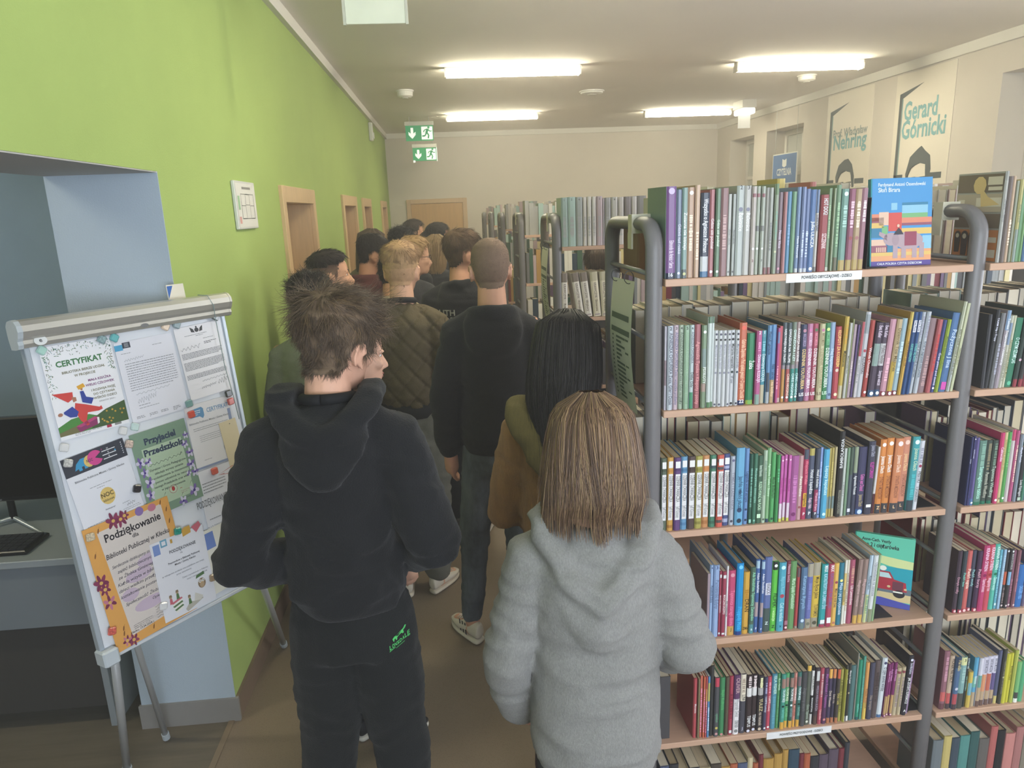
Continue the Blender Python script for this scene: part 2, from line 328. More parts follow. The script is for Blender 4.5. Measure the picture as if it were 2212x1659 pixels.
# framed evacuation plan on the green wall
t = thing('wall_plan', 'framed evacuation plan sheet hanging on the green wall before the first door', 'picture', (XL, 3.46, 1.96))
b = MB(); b.bbox(.001, .016, -.165, .165, -.105, .105, .003); b.build('frame', mat('d9d9d2', .4), t)
b = MB(); r, u = V3(0, 1, 0), V3(0, 0, 1); o = V3(.0166, 0, 0)
b.poly([(-.155, -.095), (.155, -.095), (.155, .095), (-.155, .095)], o, r, u, 0)
def linerect(b, x0, y0, x1, y1, wd, m):
    for (a, c, e, g) in ((x0, y0, x1, y0 + wd), (x0, y1 - wd, x1, y1), (x0, y0, x0 + wd, y1), (x1 - wd, y0, x1, y1)): b.poly([(a, c), (e, c), (e, g), (a, g)], o, r, u, m, .0006)
for q in ((-.09, -.06, .12, .05), (-.09, -.06, -.02, .0), (-.02, .0, .05, .05), (.05, -.06, .12, .0)): linerect(b, *q, .003, 1)
b.poly([(-.06, .07), (.08, .07), (.08, .08), (-.06, .08)], o, r, u, 1, .0006); b.poly([(-.14, -.02), (-.11, -.02), (-.11, .04), (-.14, .04)], o, r, u, 2, .0006); b.poly([(-.14, -.08), (-.11, -.08), (-.11, -.05), (-.14, -.05)], o, r, u, 3, .0006)
b.build('printed_sheet', [mat('eceae2', .35), mat('8d8a84', .6), mat('9fc49a', .6), mat('d8a49c', .6)], t)
# ------------------------------------------------------------------ posters on the right wall (unit: the poster's own plane)
def poster(y0, y1, ztop, zbot, lines, lab, hair, face):
    t = thing('portrait_poster', lab, 'poster', (XR, (y0 + y1) / 2, 0), 0, 'portrait posters on the right wall'); wd = abs(y1 - y0) / 2
    MB().box(-.006, -.0005, -wd, wd, zbot, ztop).build('sheet', mat('efe6d6', .5), t)
    b = MB(); r, u = V3(0, -1, 0), V3(0, 0, 1); o = V3(-.0066, 0, 0); H = ztop - zbot
    P = lambda x, z: (x * wd, ztop - z * H)
    fr = lambda pts, m: b.poly([P(*p) for p in pts], o, r, u, m, .0004)
    fr([(-.84, .115), (-.74, .13), (-.74, .62), (-.84, .64)], 0); fr([(-.84, .115), (.0, .075), (-.74, .145)], 0); fr([(-.84, .60), (-.5, .60), (-.5, .635), (-.84, .635)], 0); fr([(.45, .60), (.84, .60), (.84, .635), (.45, .635)], 0)
    fr([(-.74, .145), (-.70, .145), (-.70, .60), (-.74, .60)], 2)
    for (s, x, z, hh, wm, c) in lines: b.text(s, o + r * x * wd + u * (ztop - z * H), r, u, hh, c, 'c', wm * wd, bold=.025, d=.0008)
    fr(face, 1); fr(hair, 0)
    for ex in (-.14, .2):
        b.disc(o + r * ex * wd + u * (ztop - .645 * H), r, u, .055, 0, 12, .0012, .014); b.disc(o + r * ex * wd + u * (ztop - .645 * H), r, u, .03, 1, 10, .0016, .01)
        fr([(ex - .11, .622), (ex + .11, .618), (ex + .12, .628), (ex - .11, .632)], 0)
    fr([(.0, .66), (.05, .66), (.09, .745), (-.05, .75)], 0); fr([(-.14, .79), (.17, .79), (.05, .81), (-.03, .81)], 0)
    fr([(-.6, .92), (-.2, .86), (.2, .86), (.65, .92), (.7, 1), (-.65, 1)], 0)
    b.build('print', [mat('4f5655', .6), mat('f3eadb', .6), mat('86a3a2', .6), mat('7fb4b8', .6), mat('9aa5a0', .6)], t)
face = [(-.3, .6), (-.2, .56), (.05, .54), (.28, .57), (.34, .66), (.26, .78), (.05, .86), (-.12, .85), (-.28, .76), (-.33, .67)]
hair1 = [(-.36, .68), (-.42, .58), (-.3, .5), (-.05, .465), (.12, .46), (.3, .5), (.42, .58), (.44, .66), (.38, .7), (.32, .62), (.25, .555), (.05, .545), (-.15, .56), (-.27, .6), (-.31, .68)]
hair2 = [(-.34, .68), (-.4, .6), (-.28, .5), (-.02, .455), (.1, .44), (.24, .47), (.42, .5), (.48, .58), (.42, .66), (.34, .66), (.3, .6), (.28, .55), (.1, .54), (-.04, .55), (-.2, .57), (-.28, .61), (-.31, .67)]
poster(8.44, 7.52, 3.01, 1.46, [('Prof. Władysław', .1, .30, .085, 1.5, 4), ('Nehring', .12, .385, .16, 1.45, 3)], 'portrait poster lettered Nehring, farther from the camera, with long face', hair1, face)
poster(7.13, 6.28, 3.01, 1.46, [('Gerard', -.06, .275, .17, 1.15, 3), ('Górnicki', .08, .385, .17, 1.5, 3)], 'portrait poster lettered with Gerard, dark wavy hair, nearer the camera', hair2, face)
t = thing('reading_room_sign', 'blue hanging sign with white book symbol and lettering CZYTELNIA', 'sign', (XR - .03, 9.42, 2.27))
MB().bbox(-.006, .006, -.35, .35, -.19, .20, .003).build('panel', mat('e6e4dc', .5), t)
b = MB(); r, u = V3(0, -1, 0), V3(0, 0, 1); o = V3(-.0066, 0, 0); b.poly([(-.335, -.175), (.335, -.175), (.335, .185), (-.335, .185)], o, r, u, 0)
b.text('CZYTELNIA', o + u * -.075, r, u, .085, 1, 'c', .42, bold=.03, d=.0006); b.poly([(-.06, .04), (0, .02), (.06, .04), (.06, .13), (0, .11), (-.06, .13)], o, r, u, 1, .0006)
b.build('print', [mat('5479ac', .5), mat('eef0ee', .5)], t); b = MB()
for yy in (-.3, .3): b.tube([(0, yy, .199), (0, yy, ZC - 2.27)], .003, 6)
b.build('hanger', mat('b8b8b2', .4, metal=.6), t)
# ------------------------------------------------------------------ bookcases
TUBEM = mat('716e6f', .42, .03, 20, .05, 300); SHELFM = mat('c6a189', .5, .06, 4, stretch=(2, 14, 14)); SHELFE = mat('c49a80', .5)
RODM = mat('8a8b8d', .35, metal=.5); DARKM = mat('2e2c2c', .45); TAPE = mat('cdc8b4', .4); SHEET = mat('d4d8cf', .35); INK = mat('3b3f40', .7)
ZS = [1.724, 1.400, 1.074, .748, .432, .116]; BAY = .827; DEP = .45
def rack(name_lab, x, y, yaw, bays, bayw=BAY, depth=DEP, levels=ZS, dividers=True):
    t = thing('bookcase', name_lab, 'bookcase', (x, y, 0), yaw, 'double-sided bookcases')
    for k in range(bays + 1):
        cx = k * bayw; P = []
        y0, y1, zt, r = .022, depth - .022, 1.852, .062
        P += [(cx, y0, .0), (cx, y0, .6), (cx, y0, 1.2), (cx, y0, zt - r)]
        for q in range(1, 8): a = math.pi / 2 * q / 8; P.append((cx, y0 + r - r * math.cos(a), zt - r + r * math.sin(a)))
        P += [(cx, y0 + r, zt), (cx, y1 - r, zt)]
        for q in range(1, 8): a = math.pi / 2 * q / 8; P.append((cx, y1 - r + r * math.sin(a), zt - r + r * math.cos(a)))
        P += [(cx, y1, zt - r), (cx, y1, 1.2), (cx, y1, .6), (cx, y1, 0)]
        MB().tube(P, .0215, 12, asp=.8, up=(1, 0, 0)).build('end_frame', TUBEM, t, True)
        rod = None
        for z in [1.735 - .163 * i for i in range(10)]:
            if rod is None: rod = MB().tube([(-.004, y0, 0), (-.004, y1, 0)], .0065, 6).mesh('cross_rod', RODM, True)
            q = obj('cross_rod', rod, t); q.location = (cx, 0, z)
        b = MB(); b.box(cx - .024, cx + .024, .13, .165, 1.828, 1.8745, 0); b.box(cx - .025, cx - .0205, .13, .165, 1.79, 1.83, 0); b.build('paper_tag', TAPE, t)
    for k in range(bays):
        for z in levels:
            b = MB(); b.bbox(k * bayw + .0215, (k + 1) * bayw - .0215, .0, depth, z - .018, z - .0004, .0015); b.build('shelf_board', SHELFM, t)
    return t
rackA = rack('nearest grey tube bookcase, full of bright children\'s books', .48, 1.66, math.radians(1.3), 2)
SPEC = {}
def hexx(c): return ''.join(q * 2 for q in c) if len(c) == 3 else c
def colour_word(h):
    import colorsys
    r, g, bb = [int(h[i:i + 2], 16) / 255 for i in (0, 2, 4)]; H, L, S = colorsys.rgb_to_hls(r, g, bb); H *= 360
    if S < .12: return 'white' if L > .76 else 'pale grey' if L > .6 else 'grey' if L > .38 else 'charcoal' if L > .2 else 'black'
    if L < .24: return {0: 'dark brown', 1: 'dark green', 2: 'navy', 3: 'dark purple'}[0 if H < 50 or H > 340 else 1 if H < 190 else 2 if H < 260 else 3]
    n = 'red' if H < 12 or H > 345 else 'orange' if H < 32 else 'yellow' if H < 62 else 'green' if H < 160 else 'teal' if H < 195 else 'blue' if H < 250 else 'purple' if H < 295 else 'pink'
    if n == 'red' and L > .6: n = 'rose'
    if n == 'orange' and S < .42: n = 'tan' if L > .5 else 'brown'
    if n == 'yellow' and S < .4: n = 'cream' if L > .68 else 'olive'
    return ('pale ' if L > .72 and n not in ('cream', 'tan', 'rose') else 'dark ' if L < .36 else '') + n
ORD = 'first second third fourth fifth sixth seventh eighth ninth tenth eleventh twelfth thirteenth fourteenth fifteenth sixteenth seventeenth eighteenth nineteenth twentieth'.split()
def ordinal(n):
    if n < 20: return ORD[n]
    t = ['twenty', 'thirty', 'forty', 'fifty', 'sixty'][(n + 1) // 10 - 2]; r = (n + 1) % 10
    return {'twenty': 'twentieth', 'thirty': 'thirtieth', 'forty': 'fortieth', 'fifty': 'fiftieth', 'sixty': 'sixtieth'}[t] if r == 0 else t + '-' + ORD[r - 1]
PAGES = ['cbb999', 'd6c8ab', 'c2b08e', 'ddd2bb', 'b9a684']
def book(parent_M, x0, x1, y, z, h, col, mods, gain, d=None, hard=None, label='', group='', side=None):
    w_ = max(.004, x1 - x0 - .0006); d = d or min(.185, max(.11, h * random.uniform(.64, .74))); hard = (w_ > .014 and random.random() < .55) if hard is None else hard
    tk = .0024 if hard else .0009; ov = .003 if hard else .0004
    def soft(c):
        c = hexx(c); v = [int(c[q:q + 2], 16) for q in (0, 2, 4)]; m_ = .3 * v[0] + .59 * v[1] + .11 * v[2]
        return ''.join('%02x' % int(min(255, q * .84 + (m_ * .9 + 14) * .16)) for q in v)
    cm = lambda c, **k: mat(soft(c), .38, gain=gain * .8, spec=.45, **k)
    mats = [cm(col)]; b = MB(); lean = 0; pg = random.choice(PAGES)
    bands = []; texts = []
    for q in mods:
        k, v = q[0], q[2:].split(':')
        if k == 'b': a = v[0].split('-'); bands.append((float(a[0]), float(a[1]), v[1]))
        elif k == 'l': lean = float(v[0])
        elif k == 'p': pg = v[0]
        else: texts.append((k, v))
    # side boards and page block
    sc = 0
    if side: mats.append(cm(side)); sc = len(mats) - 1
    b.box(-w_ / 2, -w_ / 2 + tk, .002, d, 0, h, sc); b.box(w_ / 2 - tk, w_ / 2, .002, d, 0, h, sc)
    cuts = sorted({0., 1., *[q for a in bands for q in a[:2]]}); bul = min(.002, w_ * .12)
    prof = [(-w_ / 2, .003), (-w_ / 2 + .0012, .0008), (-w_ / 4, -bul * .8), (w_ / 4, -bul * .8), (w_ / 2 - .0012, .0008), (w_ / 2, .003)] if w_ > .008 else [(-w_ / 2, .0025), (-w_ / 2 + .0008, 0), (w_ / 2 - .0008, 0), (w_ / 2, .0025)]
    n = len(prof)
    for lo, hi in zip(cuts, cuts[1:]):
        c = next((B[2] for B in bands if B[0] <= lo + 1e-6 and B[1] >= hi - 1e-6), None); mi = 0
        if c is not None:
            mm = cm(c)
            if mm not in mats: mats.append(mm)
            mi = mats.index(mm)
        b.add([(p[0], p[1], lo * h) for p in prof] + [(p[0], p[1], hi * h) for p in prof], [(i, i + 1, n + i + 1, n + i) for i in range(n - 1)], mi)
    b.add([(p[0], p[1], h) for p in prof], [tuple(range(n))], 0)
    root = b.build('book', mats)
    tag(root, label, 'book', group)
    M = parent_M @ Matrix.Translation((x0 + w_ / 2, y, z))
    if lean: M = M @ Matrix.Translation((-w_ / 2, 0, 0)) @ Matrix.Rotation(math.radians(lean), 4, 'Y') @ Matrix.Translation((w_ / 2, 0, 0))
    root.matrix_world = M
    MB().box(-w_ / 2 + tk, w_ / 2 - tk, .003, d - ov, ov * .6, h - ov).build('pages', mat(pg, .85, .1, 6, stretch=(120, 1, 4)), root)
    if texts:
        b = MB(); tm = []
        def ti(c):
            m = mat(hexx(c), .5, gain=1.0)
            if m not in tm: tm.append(m)
            return tm.index(m)
        fy = -bul * .8 - .0003 if w_ > .008 else -.0003
        dn, upx = V3(0, 0, -1), V3(1, 0, 0)
        for k, v in texts:
            if k in 'tu':
                a0, a1 = map(float, v[0].split('-')); L = (a1 - a0) * h; o = V3(0, fy, (a0 + a1) / 2 * h)
                r, u = (dn, upx) if k == 't' else (-dn, -upx); lines = v[2].split('/'); lh = w_ * .78 / len(lines)
                for i, s in enumerate(lines):
                    sz = min(lh * .8, .011) ; b.text(s.replace('_', ' '), o + u * ((len(lines) - 1) / 2 - i) * lh - u * sz * .36, r, u, sz, ti(v[1]), 'c', L, bold=.012)
            elif k == 'h': b.text(v[2].replace('_', ' '), V3(0, fy, float(v[0]) * h), upx, -dn, min(.009, w_ * .6), ti(v[1]), 'c', w_ * .85, bold=.02)
            elif k == 'c': b.disc(V3(0, fy, float(v[0]) * h), upx, -dn, w_ * .3, ti(v[1]), 12)
            elif k == 's':
                a0, a1 = map(float, v[0].split('-')); zc = a1 * h; rr = random.Random(int(zc * 1e5) + len(root.name) + int(x0 * 1e4))
                while zc > a0 * h:
                    ln = rr.uniform(.002, .006); hh = w_ * rr.uniform(.18, .3); 
                    b.poly([(0, -hh), (ln, -hh), (ln, hh), (0, hh)], V3(0, fy, zc), dn, upx, ti(v[1])); zc -= ln + rr.choice([.0008, .0008, .003])
            elif k == 'r':      # plain panel on the spine
                a0, a1 = map(float, v[0].split('-')); ww = w_ * .36
                b.poly([(-ww, a0 * h), (ww, a0 * h), (ww, a1 * h), (-ww, a1 * h)], V3(0, fy + .0001, 0), upx, -dn, ti(v[1]))
        b.build('spine_print', tm, root)
    return root
MA = Matrix.Translation((.48, 1.66, 0)) @ Matrix.Rotation(math.radians(1.3), 4, 'Z'); MAi = MA.inverted()
NRM = np.array((MA.to_3x3() @ Vector((0, -1, 0)))[:])
def local_x(u, z, v0=900):
    v = v0; o = np.array((.48, 1.66, 0))
    for _ in range(6):
        p = onP(u, v, o, NRM); p[2] = z; q = R.T @ (p - CAM); v = 829.5 + FPX * q[1] / q[2]
    p = onP(u, v, o, NRM); return (MAi @ Vector(p))[0], v
def local_z(u, v): return (MAi @ Vector(onP(u, v, np.array((.48, 1.66, 0)), NRM)))[2]
SHELFNAME = ['top', 'second', 'third', 'fourth', 'fifth', 'lowest']
COUNT = {}; BOOKS = {}
def shelf_books(lev, bay, crop, rows, gain):
    cx, cy, cs = crop; z = ZS[lev]; prev = -9
    for row in rows.strip().split('\n'):
        p = row.split(); xa, xb, top, col = float(p[0]), float(p[1]), float(p[2]), p[3]
        a, v = local_x(cx + xa / cs, z); c, _ = local_x(cx + xb / cs, z)
        if prev > -5 and a < prev: a = prev
        c = max(c, a + .004); prev = c
        h = local_z(cx + (xa + xb) / 2 / cs + (4 if xa > 1200 else 0), cy + top / cs) - z
        h = min(max(h, .11), .292)
        n = COUNT.get((lev, bay), 0); COUNT[(lev, bay)] = n + 1
        hx = hexx(col); band = [q for q in p[4:] if q[0] == 'b']; wdt = c - a
        ft = '%s%s book' % ('slim ' if wdt < .013 else 'thick ' if wdt > .024 else '', colour_word(hx))
        if band: ft += ' with %s band' % colour_word(hexx(band[0].split(':')[1]))
        pos = ordinal(n) + ' from end post, ' + SHELFNAME[lev] + ' shelf nearest bookcase' if bay == 0 else ordinal(n) + ' past middle post, ' + SHELFNAME[lev] + ' shelf nearest bookcase'
        BOOKS[(lev, bay, n)] = book(MA, a, c, .010 + random.uniform(-.003, .004), z, h, hx, p[4:], gain, label=ft + ', ' + pos, group='books on the %s shelf of the nearest bookcase' % SHELFNAME[lev], side=('7f9f96' if (lev, bay, n) == (0, 0, 0) else None))
C1 = (1300, 370, 3.568)
shelf_books(0, 0, C1, """
500 580 115 8a569c b=0-.065:2c3350 t=.12-.42:ede:Edmondo_de_Amicis_•_Serce c=.95:cbd h=.025:eef:16
583 620 140 8795b3 t=.2-.7:dde:Gdzieś_nad_rzeką c=.06:dde
622 663 125 8fb0a8 b=0-.1:606a6c t=.3-.75:fff:Zuzanna_nie_istnieje c=.05:cc9
666 718 122 d3a98a c=.94:eee s=.3-.7:eddcc8
722 760 105 e6bd9d s=.2-.5:f4e0cc
768 832 165 4b5163 b=0-.07:5686b4 b=.07-.25:dfe2e6 t=.3-.93:eef:Wszystko_o_Agnieszce_Pinkman
834 872 140 c97a7d t=.3-.7:edd:Gdzie_się_podział c=.06:fff
878 912 132 7b9b7a t=.3-.7:ded:Gdzie_się_podział c=.06:fff
918 975 128 a87c7c s=.3-.7:c8a8a6
977 1003 175 c9cbc2 t=.3-.66:888:Anna_i_szkoła c=.05:777
1008 1032 175 b6bbb3 t=.3-.66:666:Nowa_szkoła c=.05:555
1038 1095 110 cdd4cf t=.5-.7:fff:Baletnice h=.96:555:2 c=.74:889
1098 1148 110 d8d5cf t=.5-.7:fff:Baletnice h=.96:555:3 c=.74:889
1150 1182 115 d8cac2 b=.88-.92:b07078 c=.3:eee h=.15:633:2
1185 1216 115 b9c0ac b=.88-.92:b07078 c=.3:eee b=.5-.56:8a8a86
1222 1250 115 c3c9ba b=.88-.92:b07078 c=.3:eee b=.5-.56:8a8a86 h=.15:444:7
1252 1280 125 a9a79b b=0-.08:a56a6a
1285 1315 125 bfc1b6 b=0-.08:a56a6a s=.3-.6:888
1325 1355 95 aab69b b=.88-1:7c9a6c c=.25:cca s=.4-.7:8a9
1358 1392 160 977f89 t=.25-.6:dcd:Nasza_klasa c=.06:c9a
1395 1422 158 c98687
1425 1458 155 66a2cb s=.35-.6:8ac
1462 1495 155 86b58c
1500 1530 120 8aa4d0 b=0-.05:e8ecf0 t=.1-.5:eef:Hania_Humorek
1532 1560 120 93a4d4 b=0-.05:e8ecf0 s=.2-.5:ccd6ee
1562 1595 135 8295c6 b=0-.05:dde4ee s=.2-.5:ccd6ee
1597 1640 140 6a8cc6 t=.3-.62:eef:Julka_ULICZA c=.04:fff
1645 1672 140 dcd7cd b=.72-1:7f97c0 t=.5-.7:336:Co_słychać_w_Pigułkach b=0-.06:8a8a88
1675 1735 180 b9575b t=.74-.95:dee:HOT_DOG! t=.3-.5:edd:SZCZENIAK
1740 1765 130 93ad86 b=0-.05:d8dccc s=.4-.8:a8c09a
1770 1785 130 b7c6a2
1792 1828 105 86a985 b=0-.16:807a62 s=.3-.8:a4c4a0
1832 1885 135 88b5a8 b=0-.13:d3b571 c=.94:dee s=.55-.8:b4d4cc
1888 1935 135 b06b84 b=0-.13:d3b571 s=.55-.85:e4c4d0 c=.4:955
1938 1985 135 d0b18b b=0-.13:d3b571 s=.55-.85:f0e0cc c=.4:a77
1990 2035 128 ba8796 b=0-.13:d3b571 s=.6-.85:eedde4
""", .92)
C2 = (1300, 560, 4.367)
shelf_books(1, 0, C2, """
595 618 640 bdb6c4 b=.3-.6:8a7078
625 677 635 ccd3df t=.06-.92:445:AGNIESZKA_CHYLIŃSKA_Zezia,_Giler_i_Oczak h=.95:222:2
680 725 628 d3b9c6 t=.06-.92:668:AGNIESZKA_CHYLIŃSKA_Zezia_i_wszystkie_problemy h=.95:222:3
732 775 628 aebfa5 t=.06-.92:565:AGNIESZKA_CHYLIŃSKA_Zezia_i_Giler_na_plaży h=.95:222:4
778 826 628 a3c5a4 t=.06-.92:8a8:AGNIESZKA_CHYLIŃSKA_Zezia_i_wielka_podróż h=.95:222:5
832 872 626 c6d8da b=0-.2:3e9a6c t=.55-.92:667:AGNIESZKA_CHYLIŃSKA h=.95:222:6 t=.25-.45:333:Dęby_Ody
878 932 620 b7656d t=.05-.8:d99:Agnieszka_Tyszka_•_Kłopoty_i_psoty
942 990 628 86a07c b=.5-.72:8aa09a c=.92:fff t=.3-.5:eee:PSYKOTY b=.2-.3:b79a8c
995 1035 548 d9e2df b=0-.06:5d8c58 b=.93-1:5b7e5d
1037 1060 548 d9e2df b=0-.06:5d8c58 b=.93-1:5b7e5d
1062 1098 680 dfe0e2 c=.95:556 c=.88:333 t=.5-.82:99a:Martynka_w_domu c=.45:889 c=.03:556
1100 1137 680 dcdee1 c=.95:556 c=.88:333 t=.5-.82:99a:Martynka_na_lekcji c=.45:889 c=.03:556
1138 1175 678 dfe0e2 c=.95:556 c=.88:333 t=.5-.82:99a:Martynka_i_przyjaciele c=.45:889
1178 1212 676 dadce0 c=.95:556 c=.88:333 t=.5-.82:99a:Martynka_na_wakacjach c=.45:889 c=.03:556
1216 1258 675 d8dbe0 c=.95:222 c=.88:222 t=.5-.82:222:Martynka_wspaniale c=.45:233 t=.3-.4:445:W_zoo c=.03:222
1262 1298 675 dcdee2 c=.95:334 c=.88:333 t=.5-.82:778:Martynka_w_podróży c=.45:345 c=.03:334
1298 1368 607 e0714f b=0-.055:2b3c70 t=.08-.8:fca:Gabriela_Zapolska_•_Pod_opieką_gwiazd_•_O_panny_Chochlik h=.025:fff:22 c=.94:d65
1375 1445 705 2f8f5c b=0-.06:b9c94a t=.5-.62:efe:Żabka c=.03:7a5
1450 1500 680 d0609c b=0-.14:93b3a4 b=.91-1:d0609c t=.3-.68:fde:Dziewczyny_KODUJĄ h=.955:fff:2 s=.72-.85:e59bc3
1503 1552 680 429db0 b=0-.26:cfc3a0 b=.91-1:5aa9b8 t=.3-.68:dee:Dziewczyny_KODUJĄ h=.955:fff:1 s=.72-.85:8cc8d4
1555 1592 630 639bcd b=0-.15:b8c0c4 b=.15-.4:4e5a68 t=.6-.95:124:Piotruś_i_gwiazda
1594 1642 625 699bd2 b=0-.3:cba46f t=.3-.5:135:Nela_i_sekrety t=.08-.28:eca:na_kółku
1645 1668 655 c64a90 s=.2-.5:eab b=.8-.95:7a8ac0
1670 1700 640 d25460 b=0-.06:d6b0a8
1703 1740 605 5d6a70 b=0-.42:d99a4c t=.5-.92:eee:NAJSŁYNNIEJSI_MAJĄ_TALENT c=.06:fff b=.42-.47:a79aa2
1742 1782 605 56646a b=0-.42:ca5f5b t=.5-.92:eee:GWIAZDOR_NA_TRUPIE t=.08-.36:fdc:CHRIS_HIGGINS c=.06:fff b=.42-.47:a79aa2
1785 1825 600 82907e b=0-.42:3a9d92 t=.5-.92:dfe:GWIAZDORA_I_ŁZY t=.08-.36:dff:CHRIS_HIGGINS c=.06:fff b=.42-.47:a79aa2
1828 1865 600 b69a98 b=0-.42:3a9d92 t=.5-.92:fee:KOLEKCJA_NA_SCENIE t=.08-.36:dff:CHRIS_HIGGINS c=.06:fff b=.42-.47:a79aa2
1866 1920 622 474d6e t=.16-.68:ec8:DZIENNIK_YOUTUBERA c=.92:b89 t=.72-.88:a9b:MARCUS_EMERSON h=.07:fff:LIS
1925 1975 615 d386ae t=.16-.68:fef:DZIENNIK_YOUTUBERA c=.92:c7a t=.72-.88:ecd:MARCUS_EMERSON h=.07:fff:LIS
1980 2030 615 c5566f t=.16-.68:fee:DZIENNIK_YOUTUBERA c=.92:575 t=.72-.88:e9a:MARCUS_EMERSON h=.07:fff:LIS
2036 2085 615 d8d0a0 t=.16-.68:986:DZIENNIK_YOUTUBERA c=.92:b79 t=.72-.88:764:MARCUS_EMERSON h=.07:654:LIS
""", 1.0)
C2b = (1740, 560, 4.367)
shelf_books(1, 0, C2b, """
165 218 610 3f9159 t=.16-.68:efe:DZIENNIK_YOUTUBERA c=.92:cd8 t=.72-.88:8c9:MARCUS_EMERSON h=.07:dfd:LIS
220 268 605 9cb9de t=.3-.72:cde:Hej_kapitanie c=.06:568
272 325 645 d0515a t=.45-.95:ec7:KŁOPOTY_ZA_KOSIEREM c=.4:dcb c=.06:edb
325 365 550 d9b64c b=0-.16:d5cba6 t=.36-.62:332:Małaszansa s=.68-.9:c99a3a l=2
368 395 610 c7c7bf t=.3-.6:665:Mój_pierwszy_dom l=2
397 412 575 9aa06a l=2
415 445 625 b89fa8 s=.2-.5:cbb l=2
448 470 630 6b5388 l=2.5
473 500 600 d6cdd0 b=.55-1:c8585f s=.2-.5:999 l=3
503 550 505 cfd0d6 b=.75-.97:a5adb4 t=.28-.48:433:KŁUSAŃSKI c=.55:a45 l=3
558 600 585 c9544e t=.2-.7:edd:Wanda_Chotomska c=.06:fff l=3
603 663 605 594a5c b=0-.09:3f6490 b=.42-.72:9cb7b0 t=.45-.7:8a9a96:Wyścig_Nadziei t=.8-.96:dcd:Ewa_Keller c=.045:fff l=3.5
665 720 605 594a5c b=0-.09:3f6490 b=.42-.72:d9d7da t=.45-.7:544:Wybacz_Nadzieje t=.8-.96:dcd:Ewa_Keller t=.15-.35:dcd:Sempre_walczę c=.045:fff l=3.5
722 778 572 dfa1b5 b=0-.06:a64350 s=.2-.5:ecb9c8 c=.03:fff l=4
780 830 572 d1b687 b=0-.06:a64350 b=.06-.45:dcb84a t=.3-.9:653:Dziennik_Tosi_Mazurek c=.03:fff l=4
832 880 565 a6c5d4 b=0-.06:a64350 s=.3-.7:c6dce6 c=.03:fff l=4
885 918 505 dfae48 t=.35-.65:642:PRZEGRANY_LISTEK b=.8-1:e2c35c l=4.5
922 962 505 355894 r=.76-.9:dde t=.4-.62:7cb:PORTRET_DZIEWCZYNY t=.77-.89:345:Ewa_Rosa l=4.5
965 1000 503 355894 r=.76-.9:dde t=.4-.62:7cb:STRZEŻ_SIĘ_RÓŻY t=.77-.89:345:Ewa_Rosa l=4.5
1003 1040 508 c5ccd6 t=.2-.64:456:Krok_w_zagranicę_na_Czarnek s=.7-.95:99a l=5
1045 1085 503 c9cfd8 t=.2-.64:456:Krok_w_zagranicę_inna_polana s=.7-.95:99a l=5
1088 1150 565 a28389 s=.1-.5:b99 l=5
1155 1200 575 cb656a s=.3-.8:b44 l=5
1202 1238 580 4a5899 t=.1-.55:dde:Gram_piętro_pod_ziemią c=.06:fff l=5.5
1240 1275 575 a2ba3c t=.2-.9:674:Mateusz_kapitan_drużyny l=5.5
1280 1345 510 5680ba t=.3-.8:cdf:Pożyczona_J_lina r=.03-.13:c5a l=5.5
1348 1378 405 d5d7ba s=.2-.7:887 b=0-.35:c3c9c6 l=6
1382 1410 420 d0d3aa t=.2-.6:775:Niezwykły_klucz l=6
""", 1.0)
C3 = (1380, 860, 5.183)
W = "t=.36-.74:444:DZIENNIK_CWANIACZKA t=.2-.34:777:Jeff_Kinney r=.86-.95:eee r=.15-.78:e4e2e2"
dc = lambda x0, x1, top, c, bands: "%d %d %d %s %s r=.15-.78:e2e0e0 r=.86-.95:e8e6e4 t=.4-.75:555:DZIENNIK_CWANIACZKA t=.18-.34:888:Jeff_Kinney" % (x0, x1, top, c, bands)
rows3 = '\n'.join([dc(258, 320, 690, '5c6b58', 'b=.82-.86:47523f'), dc(328, 395, 680, 'd9a043', 'b=.04-.08:b8772f b=.8-.84:d28c38'), dc(400, 475, 680, '68457f', 'b=.82-.86:54366a'), dc(480, 550, 672, '669fc8', 'b=.06-.1:4f86b4 b=.8-.84:4b82b0'),
    dc(555, 635, 668, '574543', 'b=.8-.85:46342f'), dc(638, 715, 665, 'aea54c', 'b=.06-.1:8c8436 b=.8-.84:948a38'), dc(720, 795, 660, 'd18f56', 'b=.05-.1:b8743c b=.8-.84:d98440'), dc(800, 868, 655, '47876a', 'b=.82-.88:3f5a60 b=.05-.09:3a6a54'),
    dc(875, 948, 650, 'dd5f4b', 'b=.06-.1:5a4f50 b=.8-.84:5a4f50 b=.9-.94:5a4f50'), dc(952, 1022, 645, '4c588f', 'b=.05-.1:aab4d8 b=.8-.84:aab4d8')])
